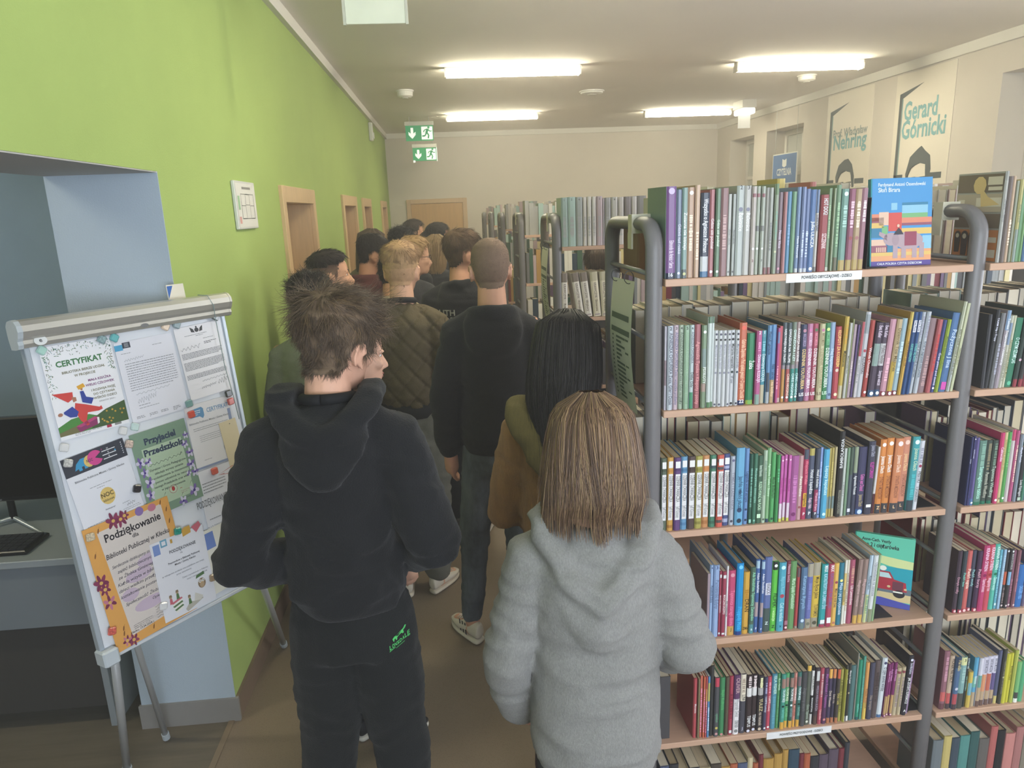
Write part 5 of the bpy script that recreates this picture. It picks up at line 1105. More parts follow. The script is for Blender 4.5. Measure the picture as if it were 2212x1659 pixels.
paper('pale sheet with small red leaves at the lower corner by the boy', (428, 1152), (512, 1110), (460, 1285), 3, 'e6e3d6', mats='a8545c 808288 7088c4 c8648a'.split(), draw=red)
def pod(D):
    D.r(.0, .0, 1, 1, 0); 
    D.q([(.14, .06), (.9, .04), (.92, .9), (.2, .93)], 1, 2); 
    for (x, y, sx, m) in ((.34, .02, .8, 2), (.42, .03, .75, 2), (.47, .015, .5, 2), (.04, .43, .8, 2), (.06, .49, .6, 2), (.07, .6, .7, 3), (.2, .965, .6, 2), (.13, .945, .5, 3)):
        for k in range(6): q = k * 1.047 + x * 7; D.e(x + .055 * sx * math.cos(q), y + .04 * sx * math.sin(q), .05 * sx, .022 * sx, m if k % 2 else 6, 3 + k * .2, 10, q)
        D.e(x, y, .02, .014, 5, 5, 8)
    D.e(.64, .03, .05, .035, 7, 3); D.e(.79, .04, .05, .03, 3, 3)
    for (x, y) in ((.9, .03), (.95, .1), (.95, .2), (.06, .22), (.13, .84), (.16, .05), (.45, .95), (.9, .94), (.12, .88)): D.e(x, y, .008, .022, 8, 3, 8, .5); D.q([(x, y), (x + .02, y - .03), (x + .022, y - .028)], 8, 3)
    for (x, y, rx) in ((.45, .5, .16), (.6, .42, .14), (.5, .75, .2), (.3, .62, .1)): D.e(x, y, rx, .05, 9, 2.5)
    D.t('Podziękowanie', .53, .155, .062, 4, .66, bo=.02, d=6); D.t('dla', .53, .205, .032, 4, d=6); D.t('Biblioteki Publicznej w Kłecku', .54, .285, .04, 4, .76, sh=.2, d=6)
    for i, s in enumerate(('Serdecznie dziękujemy za zorganizowanie', 'zajęć bibliotecznych dla dzieci', 'ze Żłobka Gminnego w Kłecku.', 'Każda wizyta w bibliotece jest dla', 'dzieci wielkim przeżyciem i z nami', 'kształtowanie postawy czytelniczej')): D.t(s, .55, .37 + i * .05, .025, 10, .72, sh=.3, d=6)
    D.t('Społeczność Żłobka Gminnego', .55, .69, .025, 10, .66, sh=.3, d=6); D.t('Opiekunki:', .62, .74, .022, 10, sh=.3, d=6)
    for i in range(7): D.s(.52, .765 + i * .022, .28, 11, .006, 18)
    D.p(.24, .48, .86, 3, .014, 11, .005); D.t('Kłecko, 17.04.2024 r.', .33, .915, .016, 4, .3, d=6)
paper('orange-bordered thank-you certificate lettered Podziękowanie with purple flowers', (172, 1147), (356, 1068), (240, 1416), 5, 'e8b064', mats='dfa457 d9cfc8 8c3a5c c47a90 26242c d8b060 7a2f50 8a70ac 8a5a34 c9b6c8 5c5a62 8a888c'.split(), draw=pod)
def pod2(D):
    D.r(.04, .03, .16, .16, 1); D.r(.18, .0, .3, .09, 2); D.r(.205, .02, .275, .07, 0, 2); D.r(.36, .03, .40, .08, 3); D.q([(.6, -.02), (.65, -.05), (.76, -.05), (.76, .04), (.6, .06)], 3); D.q([(.78, -.02), (.94, -.06), (.97, .0), (.86, .07)], 4)
    D.t('PODZIĘKOWANIE', .56, .2, .04, 5, .5, bo=.02); D.t('dla', .52, .245, .02, 6); D.t('Pracowników z Biblioteki Publicznej', .55, .325, .025, 5, .6, bo=.02); D.t('Miasta i Gminy Kłecko', .56, .365, .025, 5, .4, bo=.02); D.t('za wzbogacenie spotkania oraz przybliżenie nam swojej', .5, .45, .02, 6, .8); D.t('pracy zawodowej.', .5, .49, .02, 6, .3); D.t('Dzieci z przedszkola w Dębnicy', .7, .56, .02, 6, .5); D.t('wraz z wychowawczynią', .72, .6, .02, 6, .4)
    # owl with a book on its head
    D.e(.78, .72, .075, .065, 7); D.e(.78, .735, .045, .045, 8, 3); D.q([(.68, .64), (.86, .62), (.85, .58), (.7, .6)], 9, 3)
    for x in (.75, .81): D.e(x, .69, .028, .02, 10, 4, 12); D.e(x, .69, .01, .008, 5, 5, 8)
    D.q([(.775, .705), (.79, .705), (.78, .72)], 3, 5)
    # pile of books, open book, children
    for k, m in enumerate((4, 10, 9, 10, 9, 10)): D.q([(.16 + .01 * k, .80 + k * .024), (.36, .77 + k * .024), (.38, .79 + k * .024), (.19 + .01 * k, .825 + k * .024)], m, 3 + k * .1)
    D.q([(.4, .95), (.5, .88), (.58, .9), (.68, .86), (.76, .91), (.6, .95), (.43, .99)], 11, 3); D.q([(.58, .9), (.62, .8), (.76, .88), (.7, .92)], 12, 4)
    for (x, y) in ((.17, .72), (.3, .69), (.5, .82)): D.e(x, y, .028, .022, 8, 5, 10); D.q([(x - .03, y + .09), (x + .03, y + .09), (x + .02, y + .02), (x - .02, y + .02)], 9 if x > .2 else 4, 5); D.q([(x - .028, y), (x + .028, y), (x + .02, y - .026), (x - .02, y - .026)], 7, 6)
paper('white PODZIĘKOWANIE sheet with an owl, a pile of books and an open book', (318, 1177), (432, 1131), (352, 1346), 6, 'e3e3e9', mats='e3e3e9 7d95cc 6fa6c0 cfa248 c86a78 3a3c44 7b7d86 8a745a b49a7c 56784c e8e6e0 b8b4a8 d2cec4'.split(), draw=pod2)
paper('cream sheet edge on the board next to the black hoodie', (470, 915), (505, 900), (486, 1020), 2, 'e0d2ae', mats=['5a5a5a'], draw=lambda D: D.e(.6, .08, .03, .01, 0))
# glass and glitter magnets
for (u, v, rot, col, kind, k, lab) in ((86, 757, 40, '9fc2b8', 'g', 1, 'pale green glass magnet at the top corner of the CERTYFIKAT figure sheet'), (216, 733, 38, '8ba6aa', 'c', 1, 'dark crackled magnet left of the teal one at the top of the board'), (243, 730, 35, '5fa5a8', 'g', 1, 'teal glass magnet on the logo letter sheet'), (353, 706, 35, 'c9b59e', 'g', 2, 'beige glass magnet between the two letters'), (377, 702, 30, '7d8f94', 'g', 2, 'grey gradient magnet beside the beige one between the two letters'), (461, 685, 32, '6d7674', 'c', 2, 'crackled black and clear magnet holding the string'), (404, 872, -4, '6f918e', 'g', 2, 'dark-to-cream glass magnet above a red one under the eagle letter'), (409, 895, -4, 'd8594a', 's', 2, 'red magnet below the gradient one under the eagle letter'), (489, 850, -6, '333639', 's', 2, 'black magnet above a red one at the board edge'), (494, 867, -6, 'd05f58', 's', 2, 'red magnet under the black one at the board edge'), (261, 931, 25, 'd8cfd8', 'g', 2, 'clear pinkish glass magnet above the dark banner'), (287, 922, 25, 'b8cfc8', 'g', 2, 'clear greenish glass magnet above the green certificate'), (274, 959, 20, 'cdb8ac', 'c', 3, 'pink marbled magnet on the corner of the green certificate'), (134, 967, 22, 'd2d8d6', 'g', 2, 'clear glass magnet on the lower corner of the CERTYFIKAT figure sheet'), (143, 1000, 20, 'c9c8c4', 'c', 2, 'white marbled magnet on the dark banner'), (291, 1055, 20, '2c2c34', 'b', 3, 'black glitter magnet left of the green certificate'), (189, 1159, 3, 'cfc0a4', 'c', 5, 'clear gold-flecked magnet on the upper corner of the orange certificate'), (236, 1361, 14, 'd2655a', 'b', 5, 'red glitter magnet on the lower corner of the orange certificate'), (346, 1307, 14, 'cfcbd4', 'g', 6, 'clear glass magnet on the lower corner of the owl sheet'), (453, 1246, 8, '9d8468', 's', 6, 'brown wood-look magnet on the right edge of the owl sheet'), (377, 1146, 8, '2e9684', 'b', 6, 'emerald glitter magnet on top of the owl sheet'), (459, 1017, -2, 'd4604f', 's', 2, 'red magnet alone on the half-hidden thank-you sheet')):
    x, z = bl(u, v); y0 = -.003 - .0016 * k; sz = .0118; hgt = .011
    o = MB().bbox(-sz, sz, -hgt, 0, -sz, sz, .003).build('magnet', mat(col, .08 if kind == 'g' else .25, gain=1.5 if kind == 'g' else 1.0, noise_amp=0 if kind in 'gs' else .5, noise_scale=220, coat=.8, trans=.12 if kind == 'g' else 0, spec=.6))
    o.matrix_world = BM @ Matrix.Translation((x, y0, z)) @ Matrix.Rotation(math.radians(rot), 4, 'Y'); tag(o, lab, 'magnet', 'magnets on the flip chart')
    if kind == 'g': MB().bbox(-sz * .8, sz * .8, -hgt * .98, -hgt * .2, -sz * .8, sz * .8, .001).build('core', mat(col, .3, gain=1.5), o)
a, c = bl(430, 642), bl(461, 690); P = [(*bl(428, 640), .01), (*bl(437, 655), -.042)]; pts = [(bl(428, 640)[0], .0, .03), (bl(437, 650)[0], -.034, .024), (bl(446, 665)[0], -.042, -.01), (bl(458, 690)[0], -.02, bl(458, 690)[1]), (bl(480, 790)[0], -.014, bl(480, 790)[1]), (bl(500, 860)[0], -.014, bl(500, 860)[1]), (bl(512, 905)[0], -.012, bl(512, 905)[1])]
o = MB().tube(pts, .0013, 6).build('string', mat('8fa3a2', .5), None, True); o.matrix_world = BM; tag(o, 'thin grey-green string hanging over the clamp bar of the flip chart', 'string')
# leaflet standing behind the clamp bar
a, c = bl(374, 645), bl(411, 640); o = MB().box(a[0], c[0], .012, .0135, -.02, bl(392, 612)[1]).build('leaflet', mat('e3dccb', .6)); o.matrix_world = BM @ Matrix.Translation((0, .014, 0)); tag(o, 'pale leaflet with a blue triangle sticking up behind the clamp bar', 'leaflet')
b = MB(); tz = bl(392, 612)[1]; b.poly([(a[0] + .002, tz - .004), (a[0] + .022, tz - .004), (a[0] + .002, tz - .045)], V3(0, .0118, 0), V3(1, 0, 0), V3(0, 0, 1), 0, .0002); b.box(a[0] + .004, a[0] + .04, .0117, .0119, tz - .052, tz - .05, 1); b.build('print', [mat('2f62ac', .5), INK], o)
# ------------------------------------------------------------------ people
def evaluate(mb, voxel, smooth=3):
    me = mb.mesh('tmp', mat('808080')); o = obj('tmp', me)
    m = o.modifiers.new('r', 'REMESH'); m.mode = 'VOXEL'; m.voxel_size = voxel; m.adaptivity = 0
    if smooth: s = o.modifiers.new('s', 'SMOOTH'); s.factor = .5; s.iterations = smooth
    dg = bpy.context.evaluated_depsgraph_get(); dg.update(); e = bpy.data.meshes.new_from_object(o.evaluated_get(dg))
    n = len(e.vertices); V = np.empty(n * 3); e.vertices.foreach_get('co', V); V = V.reshape(n, 3)
    F = np.empty(len(e.loops), int); e.loops.foreach_get('vertex_index', F); F = F.reshape(-1, 4) if len(e.loops) == 4 * len(e.polygons) else None
    if F is None: F = [list(p.vertices) for p in e.polygons if len(p.vertices) == 4]; F = np.array(F)
    bpy.data.objects.remove(o); bpy.data.meshes.remove(me); bpy.data.meshes.remove(e)
    return V, F
def normals(V, F):
    fn = np.cross(V[F[:, 2]] - V[F[:, 0]], V[F[:, 3]] - V[F[:, 1]]); N = np.zeros_like(V)
    for k in range(4): np.add.at(N, F[:, k], fn)
    return N / np.maximum(1e-12, np.linalg.norm(N, axis=1))[:, None], fn
def np_mesh(name, V, F, mats, parent, smooth=True, mi=None):
    me = bpy.data.meshes.new(name); k = F.shape[1]; me.vertices.add(len(V)); me.vertices.foreach_set('co', np.ascontiguousarray(V, dtype=np.float32).ravel())
    me.loops.add(len(F) * k); me.loops.foreach_set('vertex_index', F.ravel().astype(np.int32)); me.polygons.add(len(F)); me.polygons.foreach_set('loop_start', np.arange(0, len(F) * k, k, dtype=np.int32))
    for m in mats: me.materials.append(m)
    if mi is not None: me.polygons.foreach_set('material_index', mi.astype(np.int32))
    me.polygons.foreach_set('use_smooth', np.ones(len(F), bool)) if smooth else None
    me.update(calc_edges=True); me.validate(); return obj(name, me, parent)
def vnoise(P, sc, seed=0):     # smooth value noise, vectorised
    P = P * np.array(sc) + seed * 17.3; i = np.floor(P).astype(int); f = P - i; f = f * f * (3 - 2 * f); out = 0
    def hsh(a): h = (a[:, 0] * 374761393 + a[:, 1] * 668265263 + a[:, 2] * 2147483647 + seed * 97) & 0x7fffffff; h = (h ^ (h >> 13)) * 1274126177 & 0x7fffffff; return ((h ^ (h >> 16)) & 0xffff) / 32767.5 - 1
    for dx in (0, 1):
        for dy in (0, 1):
            for dz in (0, 1):
                wgt = (f[:, 0] if dx else 1 - f[:, 0]) * (f[:, 1] if dy else 1 - f[:, 1]) * (f[:, 2] if dz else 1 - f[:, 2])
                out = out + wgt * hsh(i + np.array((dx, dy, dz)))
    return out
def folds(V, N, amp, seed=0, quilt=None):
    a = vnoise(V, (7, 7, 9), seed); b_ = vnoise(V + .05 * np.stack([a, a, a], 1), (9, 9, 24), seed + 3); c = vnoise(V, (26, 26, 34), seed + 5)
    d = amp * (.7 * a + .9 * (1 - 2 * np.abs(b_)) * .8 + .22 * c)
    if quilt:
        s = quilt; uu = np.where(np.abs(N[:, 1]) > .6, V[:, 0], np.arctan2(V[:, 1], np.abs(V[:, 0])) * .17 * np.sign(V[:, 0])); vv = V[:, 2]
        for q in (uu + vv * .85, uu - vv * .85):
            r_ = np.abs((q / s) % 1 - .5) * s; d -= .008 * np.exp(-(np.abs(.5 * s - r_) / .007) ** 2)
    return V + N * d[:, None]
SK = {}
def strands(name, roots, dirs, N, L, parent, mats, seg=6, r0=.0009, curl=.25, lift=.35, grav=.0, clump=.6, seed=1, step=None):
    # hair strands as thin tapering three-sided tubes, all bent along the scalp
    rg = np.random.default_rng(seed); n = len(roots); P = np.empty((n, seg + 1, 3)); P[:, 0] = roots
    d = dirs / np.maximum(1e-9, np.linalg.norm(dirs, axis=1))[:, None]; Ln = L if np.ndim(L) else np.full(n, L)
    cn = np.stack([vnoise(roots, (38, 38, 38), seed + k) + .6 * vnoise(roots, (80, 80, 80), seed + k + 5) for k in range(3)], 1) * clump + rg.normal(0, .16, (n, 3))
    dd = d + N * lift * rg.uniform(.5, 1.3, (n, 1)) + cn * curl
    for k in range(seg):
        dd = dd / np.linalg.norm(dd, axis=1)[:, None]; P[:, k + 1] = P[:, k] + dd * (Ln / seg)[:, None]
        dd = dd - N * lift * .28 + np.array((0, 0, -grav)) + cn * curl * .25
    t = P[:, -1] - P[:, 0]; a = np.cross(t, rg.normal(0, 1, (n, 3))); a /= np.maximum(1e-9, np.linalg.norm(a, axis=1))[:, None]; b_ = np.cross(t, a); b_ /= np.maximum(1e-9, np.linalg.norm(b_, axis=1))[:, None]
    rad = r0 * np.linspace(1, .25, seg + 1); ang = [0, 2.094, 4.189]
    V = np.stack([P + rad[None, :, None] * (math.cos(q) * a + math.sin(q) * b_)[:, None, :] for q in ang], 2).reshape(-1, 3)
    base = (np.arange(n) * (seg + 1) * 3)[:, None, None]; k = np.arange(seg)[None, :, None] * 3; j = np.arange(3)[None, None, :]; j2 = (j + 1) % 3
    F = np.stack([base + k + j, base + k + j2, base + k + 3 + j2, base + k + 3 + j], -1).reshape(-1, 4)
    mi = np.repeat((np.abs(vnoise(roots, (40, 40, 40), seed + 9)) * 2.2 + rg.uniform(0, .9, n)).astype(int).clip(0, len(mats) - 1), seg * 3)
    o = np_mesh(name, V, F, mats, parent, True, mi); tag(o, kind='stuff'); return o
def hmats(cols): return [mat(c, .42, spec=.5, coat=.0) for c in cols]
def head_rings():
    return [(0, .048, .000, .020, .022), (0, .040, .006, .036, .042), (0, .026, .022, .047, .062), (0, .012, .05, .059, .077), (0, .000, .08, .067, .088), (0, -.008, .115, .0715, .094), (0, -.009, .15, .0745, .098), (0, -.010, .18, .071, .092), (0, -.011, .205, .058, .076), (0, -.012, .22, .040, .054), (0, -.012, .229, .018, .024)]
def person(spec):
    g = spec.get; H = g('H', 1.75) * 1.006; s = H / 1.75; vx = g('voxel', .012); wd = g('wide', 1.0) * .82; seed = g('seed', 1)
    root = thing('person', g('label'), 'person', (g('x'), g('y'), 0), math.radians(g('yaw', 0)), g('group'))
    S_ = lambda p: (p[0] * s * wd, p[1] * s, p[2] * s)
    # joints (right is +x, facing +y)
    st = g('stance', .095); sh = g('shoulder', .185)
    arms = g('arms', [((-.245, -.04, 1.12), (-.24, .03, .87)), ((.245, -.04, 1.12), (.24, .03, .87))]); slouch = g('slouch', 0)
    yaw, pitch, roll = (math.radians(q) for q in g('head', (0, 0, 0)))
    hs = g('headscale', 1.0) / (s ** .5)       # heads shrink less than bodies
    hz = 1.52 * s; HT = Matrix.Translation((0, (.012 + slouch * .8) * s, hz - g('drop', .012) * s)) @ Matrix.Translation((0, -.03, .02)) @ Matrix.Rotation(yaw, 4, 'Z') @ Matrix.Rotation(pitch, 4, 'X') @ Matrix.Rotation(roll, 4, 'Y') @ Matrix.Translation((0, .03, -.02)) @ Matrix.Scale(hs * s, 4)
    # ---- body: head, neck, trunk, arms with hands, legs in one surface
    b = MB(); b.T = HT; hh = g('headw', 1.0)
    b.loft([(r[0], r[1], r[2], r[3] * hh, r[4]) for r in head_rings()], 28, p=2.15)
    b.loft([(0, .098, .062, .012, .012), (0, .102, .068, .014, .016), (0, .098, .082, .011, .014), (0, .088, .105, .008, .010), (0, .082, .118, .006, .008)], 12)   # nose
    b.ball((0, .104, .069), (.010, .010, .008), 10, 6)
    for sx in (-1, 1):
        b.ball((sx * .032, .076, .126), (.026, .014, .007), 10, 6); b.ball((sx * .040, .066, .085), (.024, .020, .020), 10, 6); b.ball((sx * .012, .097, .064), (.008, .008, .006), 8, 5)
    b.ball((0, .086, .044), (.022, .011, .0055), 12, 6); b.ball((0, .084, .034), (.019, .011, .006), 12, 6); b.ball((0, .070, .012), (.020, .016, .014), 10, 6)
    for sx in (-1, 1):   # ears: rim, lobe and bowl
        e = [(sx * (.071 * hh + .010 + .006 * math.sin(q * .5)), -.012 - .018 * math.cos(q), .095 + .031 * math.sin(q)) for q in [i * .524 - 1.2 for i in range(9)]]
        b.tube(e, [.005] * 9, 7); b.ball((sx * (.071 * hh + .004), -.008, .092), (.008, .016, .024), 10, 6); b.ball((sx * (.071 * hh + .007), .002, .066), (.006, .008, .009), 8, 5)
    b.T = None
    nk = Vector(HT @ Vector((0, -.028, .03))); b.tube([(0, (-.03 + slouch * .3) * s, 1.38 * s), (0, (-.03 + slouch * .5) * s, 1.46 * s), ((nk.x) * .9, nk.y, nk.z + .02 * s)], [.075 * s, .058 * s, .053 * s], 16)
    R_ = lambda *r: [(x * s, y * s, z * s, a * s * wd, c * s) for x, y, z, a, c in r]
    b.loft(R_((0, 0, .84, .13, .09), (0, 0, .92, .15, .10), (0, 0, 1.05, .135, .09), (0, 0, 1.2, .15, .1), (0, -.01, 1.34, .165, .1), (0, -.02, 1.41, .13, .08), (0, -.025, 1.45, .07, .06)), 20)
    for sx, (el, wr) in zip((-1, 1), arms):
        S0 = np.array((sx * sh, -.02, 1.385)); E = np.array(el); Wp = np.array(wr)
        b.limb([S_(S0), S_((S0 + E) / 2), S_(E), S_((E + Wp) / 2), S_(Wp)], [.05 * s, .042 * s, .036 * s, .033 * s, .025 * s], 10)
        f = unit(Wp - E); side = unit(np.cross(f, (0, 1, 0)) if abs(f[1]) < .8 else np.cross(f, (0, 0, 1))); nrm = np.cross(side, f)
        pm = Wp + f * .05; hsz = 1.0
        b.limb([S_(Wp), S_(Wp + f * .03), S_(Wp + f * .085)], [.022 * s, .03 * s, .03 * s], 10)
        inward = np.array((-sx, .4, 0.)); fwd = unit(np.array((0, 1, 0)) - f * f[1]) if abs(f[1]) < .9 else np.array((0, 0, 1.)); acr = fwd
        for k, (off, L) in enumerate(((-.026, .062), (-.009, .074), (.009, .078), (.026, .068))):
            p0 = Wp + f * .085 + acr * off; c1 = unit(f + unit(inward) * .25); c2 = unit(f + unit(inward) * .8)
            b.limb([S_(p0 - f * .02), S_(p0 + c1 * L * .5), S_(p0 + c1 * L * .5 + c2 * L * .5)], [.0092 * s, .0085 * s, .007 * s], 8)
        p0 = Wp + f * .03 + acr * .026; b.limb([S_(p0), S_(p0 + unit(acr * .6 + f) * .035), S_(p0 + unit(acr * .6 + f) * .035 + unit(f + inward * .3) * .028)], [.012 * s, .0105 * s, .008 * s], 8)
    feet = g('feet', [((-st, 0), 8), ((st, 0), -8)])
    legs = []
    for sx, ((fx, fy), fa) in zip((-1, 1), feet):
        q = math.radians(fa); fd = np.array((-math.sin(q), math.cos(q), 0)); A = np.array((fx, fy - .02, .085)); Hp = np.array((sx * .085, 0, .88)); K = (A + Hp) / 2 + fd * g('knee', .015) + np.array((0, 0, .02)); legs.append((Hp, K, A, fd))
        b.limb([S_(Hp), S_((Hp + K) / 2), S_(K), S_((K + A) / 2), S_(A)], [.075 * s, .068 * s, .05 * s, .046 * s, .034 * s], 12); b.limb([S_(A - np.array((0, 0, .035))), S_(A + fd * .13 - np.array((0, 0, .05)))], [.035 * s, .028 * s], 10)
    V, F = evaluate(b, vx * .62 if g('near') else vx, 2 if g('near') else 1)
    HTi = HT.inverted(); M3 = np.array(HTi)[:3, :3]; t3 = np.array(HTi)[:3, 3]; LV = V @ M3.T + t3     # head-local coordinates
    N, fn = normals(V, F); LN = N @ M3.T; LN /= np.maximum(1e-9, np.linalg.norm(LN, axis=1))[:, None]
    body = np_mesh('body', V, F, [mat(g('skin', 'd8a68c'), .55, .05, 18, spec=.35)], root)
    # eyes, brows, lips
    if g('face', True):
        for sx in (-1, 1):
            e = MB(); e.T = HT; e.ball((sx * .031, .0715, .113), (.0135, .0085, .0075), 12, 8); o = e.build('eye', mat('e6dfd8', .2), body, True)
            e = MB(); e.T = HT; e.ball((sx * .031, .0793, .113), (.0058, .0018, .0058), 10, 6); e.build('iris', mat('3c2c22', .15), o, True)
            e = MB(); e.T = HT; e.tube([(sx * .012, .089, .131), (sx * .03, .0845, .136), (sx * .05, .070, .131)], [.0025, .003, .0016], 6); e.build('eyebrow', mat(g('hair', ['3a2c24'])[0], .7), body, True)
        e = MB(); e.T = HT; e.ball((0, .0915, .0445), (.018, .0045, .0042), 12, 6); e.ball((0, .0895, .0345), (.016, .0048, .0048), 12, 6); e.build('lips', mat('b8736a', .45), body, True)
    # ---- hair
    style = g('style', 'short'); hc = hmats(g('hair', ['3a2c24', '2c2019', '4a382c']))
    def mask(P):     # 1 where hair grows (head-local)
        x, y, z = P[:, 0], P[:, 1], P[:, 2]
        line = np.interp(y, [-.12, -.06, -.045, -.03, .0, .02, .035, .05, .1], [.035, .04, .05, .07, .085, .085, .12, .17, .186])
        ear = (np.abs(x) > .055) & (((y + .012) / .026) ** 2 + ((z - .093) / .036) ** 2 < 1)
        return np.clip((z - line) / .012, 0, 1) * (~ear) * (np.abs(x) < .5)
    near_head = (np.abs(LV[:, 0]) < .12) & (LV[:, 2] > -.02) & (LV[:, 2] < .26) & (np.abs(LV[:, 1]) < .15)
    mk = mask(LV) * near_head
    def thick(P):
        top = np.clip((P[:, 2] - .12) / .09, 0, 1); x, y, z = P[:, 0], P[:, 1], P[:, 2]
        if style == 'buzz': return .0025 + 0 * top
        if style == 'fade': return .002 + .018 * np.clip((z - .165) / .03, 0, 1)
        if style == 'tousled': return .006 + .018 * top + .022 * np.clip(y / .08, 0, 1) * top + .010 * np.abs(vnoise(P, (45, 45, 45), seed)) * (.3 + top)
        if style == 'curly': return .014 + .014 * top + .008 * vnoise(P, (70, 70, 70), seed)
        if style == 'crop': return .005 + .014 * np.clip((z - .15) / .05, 0, 1) + .004 * vnoise(P, (60, 60, 60), seed)
        return .009 + .012 * top + .004 * vnoise(P, (60, 60, 60), seed)
    if g('cap', True):
        keep = (mk[F] > 0).all(1); idx = np.unique(F[keep]); remap = -np.ones(len(V), int); remap[idx] = np.arange(len(idx))
        cv = V[idx] + N[idx] * ((thick(LV[idx]) * mk[idx] - .0035 * (mk[idx] < .2)) * s * hs)[:, None]
        def blend(a, c, k): return ''.join('%02x' % int(int(a[q:q + 2], 16) * (1 - k) + int(c[q:q + 2], 16) * k) for q in (0, 2, 4))
        zc = LV[F[keep]].mean(1)[:, 2]; sm_ = (zc < (.168 if style == 'fade' else .12)).astype(int) if style in ('fade', 'crop') else np.zeros(len(zc), int)
        hair = np_mesh('hair', cv, remap[F[keep]], [mat(g('hair')[0], .8, .12, 60), mat(blend(g('hair')[0], g('skin', 'd8a68c'), .42 if style != 'crop' else .3), .8, .1, 60)], root, True, sm_)
        # strands rooted on the cap
        ns = g('strands', 900); fk = F[keep]; rg = np.random.default_rng(seed); fi = rg.choice(len(fk), ns, p=None); w4 = rg.dirichlet((1, 1, 1, 1), ns)
        cvf = np.full_like(V, 0); cvf[idx] = cv; Rt = (cvf[fk[fi]] * w4[:, :, None]).sum(1); Nn = (N[fk[fi]] * w4[:, :, None]).sum(1); Nn /= np.linalg.norm(Nn, axis=1)[:, None]; Lr = Rt @ M3.T + t3
        crown = np.array((.01, -.055, .24)); dl = Lr - crown; dl[:, 2] -= .03
        if style in ('tousled', 'crop', 'short', 'fade'): dl = dl + np.array((0, .05, 0)) * np.clip((Lr[:, 2:3] - .15) / .06, 0, 1)
        if style == 'curly': dl = rg.normal(0, 1, dl.shape) * .1
        dw = dl @ np.linalg.inv(M3).T; dw -= Nn * (dw * Nn).sum(1)[:, None]
        tp = np.clip((Lr[:, 2] - .10) / .1, 0, 1)
        prm = dict(buzz=(.006 + 0 * tp, .9, .1, 2, .0006), fade=(.004 + .022 * np.clip((Lr[:, 2] - .165) / .03, 0, 1), .5, .3, 4, .0009), crop=(.008 + .022 * np.clip((Lr[:, 2] - .14) / .05, 0, 1), .35, .35, 4, .0008), short=(.018 + .02 * tp, .25, .4, 5, .0009), curly=(.022 + .02 * tp, .6, 1.3, 6, .0011), tousled=(.022 + .042 * tp ** 1.5 + .035 * np.clip(Lr[:, 1] / .07, 0, 1), .32, 1.0, 8, .0008))[style if style in ('buzz', 'fade', 'crop', 'short', 'curly', 'tousled') else 'short']
        strands('hair_strands', Rt - Nn * .002, dw, Nn, prm[0] * rg.uniform(.6, 1.25, ns) * s * hs, hair, hc, prm[3], prm[4] * s * g('rs', 1), prm[2], prm[1], g('grav', .05), seed=seed)
    if g('long'):        # long hair: a shaped hull with strands running down it
        Lg = g('long'); yo = Lg.get('y', 0.0)
        rings = [(z, *q) for z, *q in Lg['rings']]       # z, cy, rx, ry in head-local
        mb = MB(); mb.T = HT; mb.loft([(cx, cy, z, rx, ry) for z, cx, cy, rx, ry in rings][::-1], 32, p=2.1)
        HV, HF = evaluate(mb, vx * .7, 3); HN, _ = normals(HV, HF); hl = HV @ M3.T + t3
        rid = np.abs(vnoise(np.stack([np.arctan2(hl[:, 0], -hl[:, 1]) * 1.0, hl[:, 2] * .6, 0 * hl[:, 0]], 1), (9, 9, 1), seed)); HV = HV + HN * (.004 * rid)[:, None]
        hull = np_mesh('long_hair', HV, HF, [mat(g('hair')[0], .8, .2, 40, stretch=(3, 3, .3))], root)
        rg = np.random.default_rng(seed + 2); n = Lg.get('n', 1600); zs = np.array([r[0] for r in rings]); seg = 12
        phi = rg.uniform(-math.pi, math.pi, n); z0 = zs[0] - .002; zend = zs[-1] + rg.uniform(-.05, .06, n) + .02 * vnoise(np.stack([phi * 5, phi * 0, phi * 0 + 3], 1), (1, 1, 1), seed); tt = np.linspace(0, 1, seg + 1)
        zz = z0 + (zend - z0)[:, None] * tt[None, :] ** .85
        ph = phi[:, None] + (vnoise(np.stack([phi * 3, phi * 0, phi * 0], 1), (1, 1, 1), seed) * .5)[:, None] * tt[None, :] + rg.normal(0, .05, (n, 1)) * np.sin(tt * 5)[None, :]
        itp = lambda k: np.interp(-zz, -zs, np.array([r[k] for r in rings]))
        off = 1.0 + rg.uniform(.0, .035, (n, 1)) + .012 * tt[None, :]
        part = Lg.get('part', (0, 0)); px = part[0] * (1 - tt) ** 3; py = part[1] * (1 - tt) ** 3
        ex = .0055 + rg.uniform(0, .004, (n, 1)) + .010 * (rg.uniform(0, 1, (n, 1)) > .985) * tt[None, :] + .005 * np.abs(vnoise(np.stack([phi * 6, phi * 0, phi * 0 + 7], 1), (1, 1, 1), seed))[:, None]
        P = np.stack([itp(1) + (itp(3) * off + ex) * np.sin(ph) + px, itp(2) - (itp(4) * off + ex) * np.cos(ph) + py, zz + ex * (1 - tt) ** 2], -1)
        Pw = P @ np.array(HT)[:3, :3].T + np.array(HT)[:3, 3]
        t = Pw[:, -1] - Pw[:, 0]; a = np.cross(t, rg.normal(0, 1, (n, 3))); a /= np.linalg.norm(a, axis=1)[:, None]; b2 = np.cross(t, a); b2 /= np.linalg.norm(b2, axis=1)[:, None]
        rad = Lg.get('r', .0011) * np.linspace(1.1, .45, seg + 1)
        SV = np.stack([Pw + rad[None, :, None] * (math.cos(q) * a + math.sin(q) * b2)[:, None, :] for q in (0, 2.094, 4.189)], 2).reshape(-1, 3)
        base = (np.arange(n) * (seg + 1) * 3)[:, None, None]; k = np.arange(seg)[None, :, None] * 3; j = np.arange(3)[None, None, :]; j2 = (j + 1) % 3
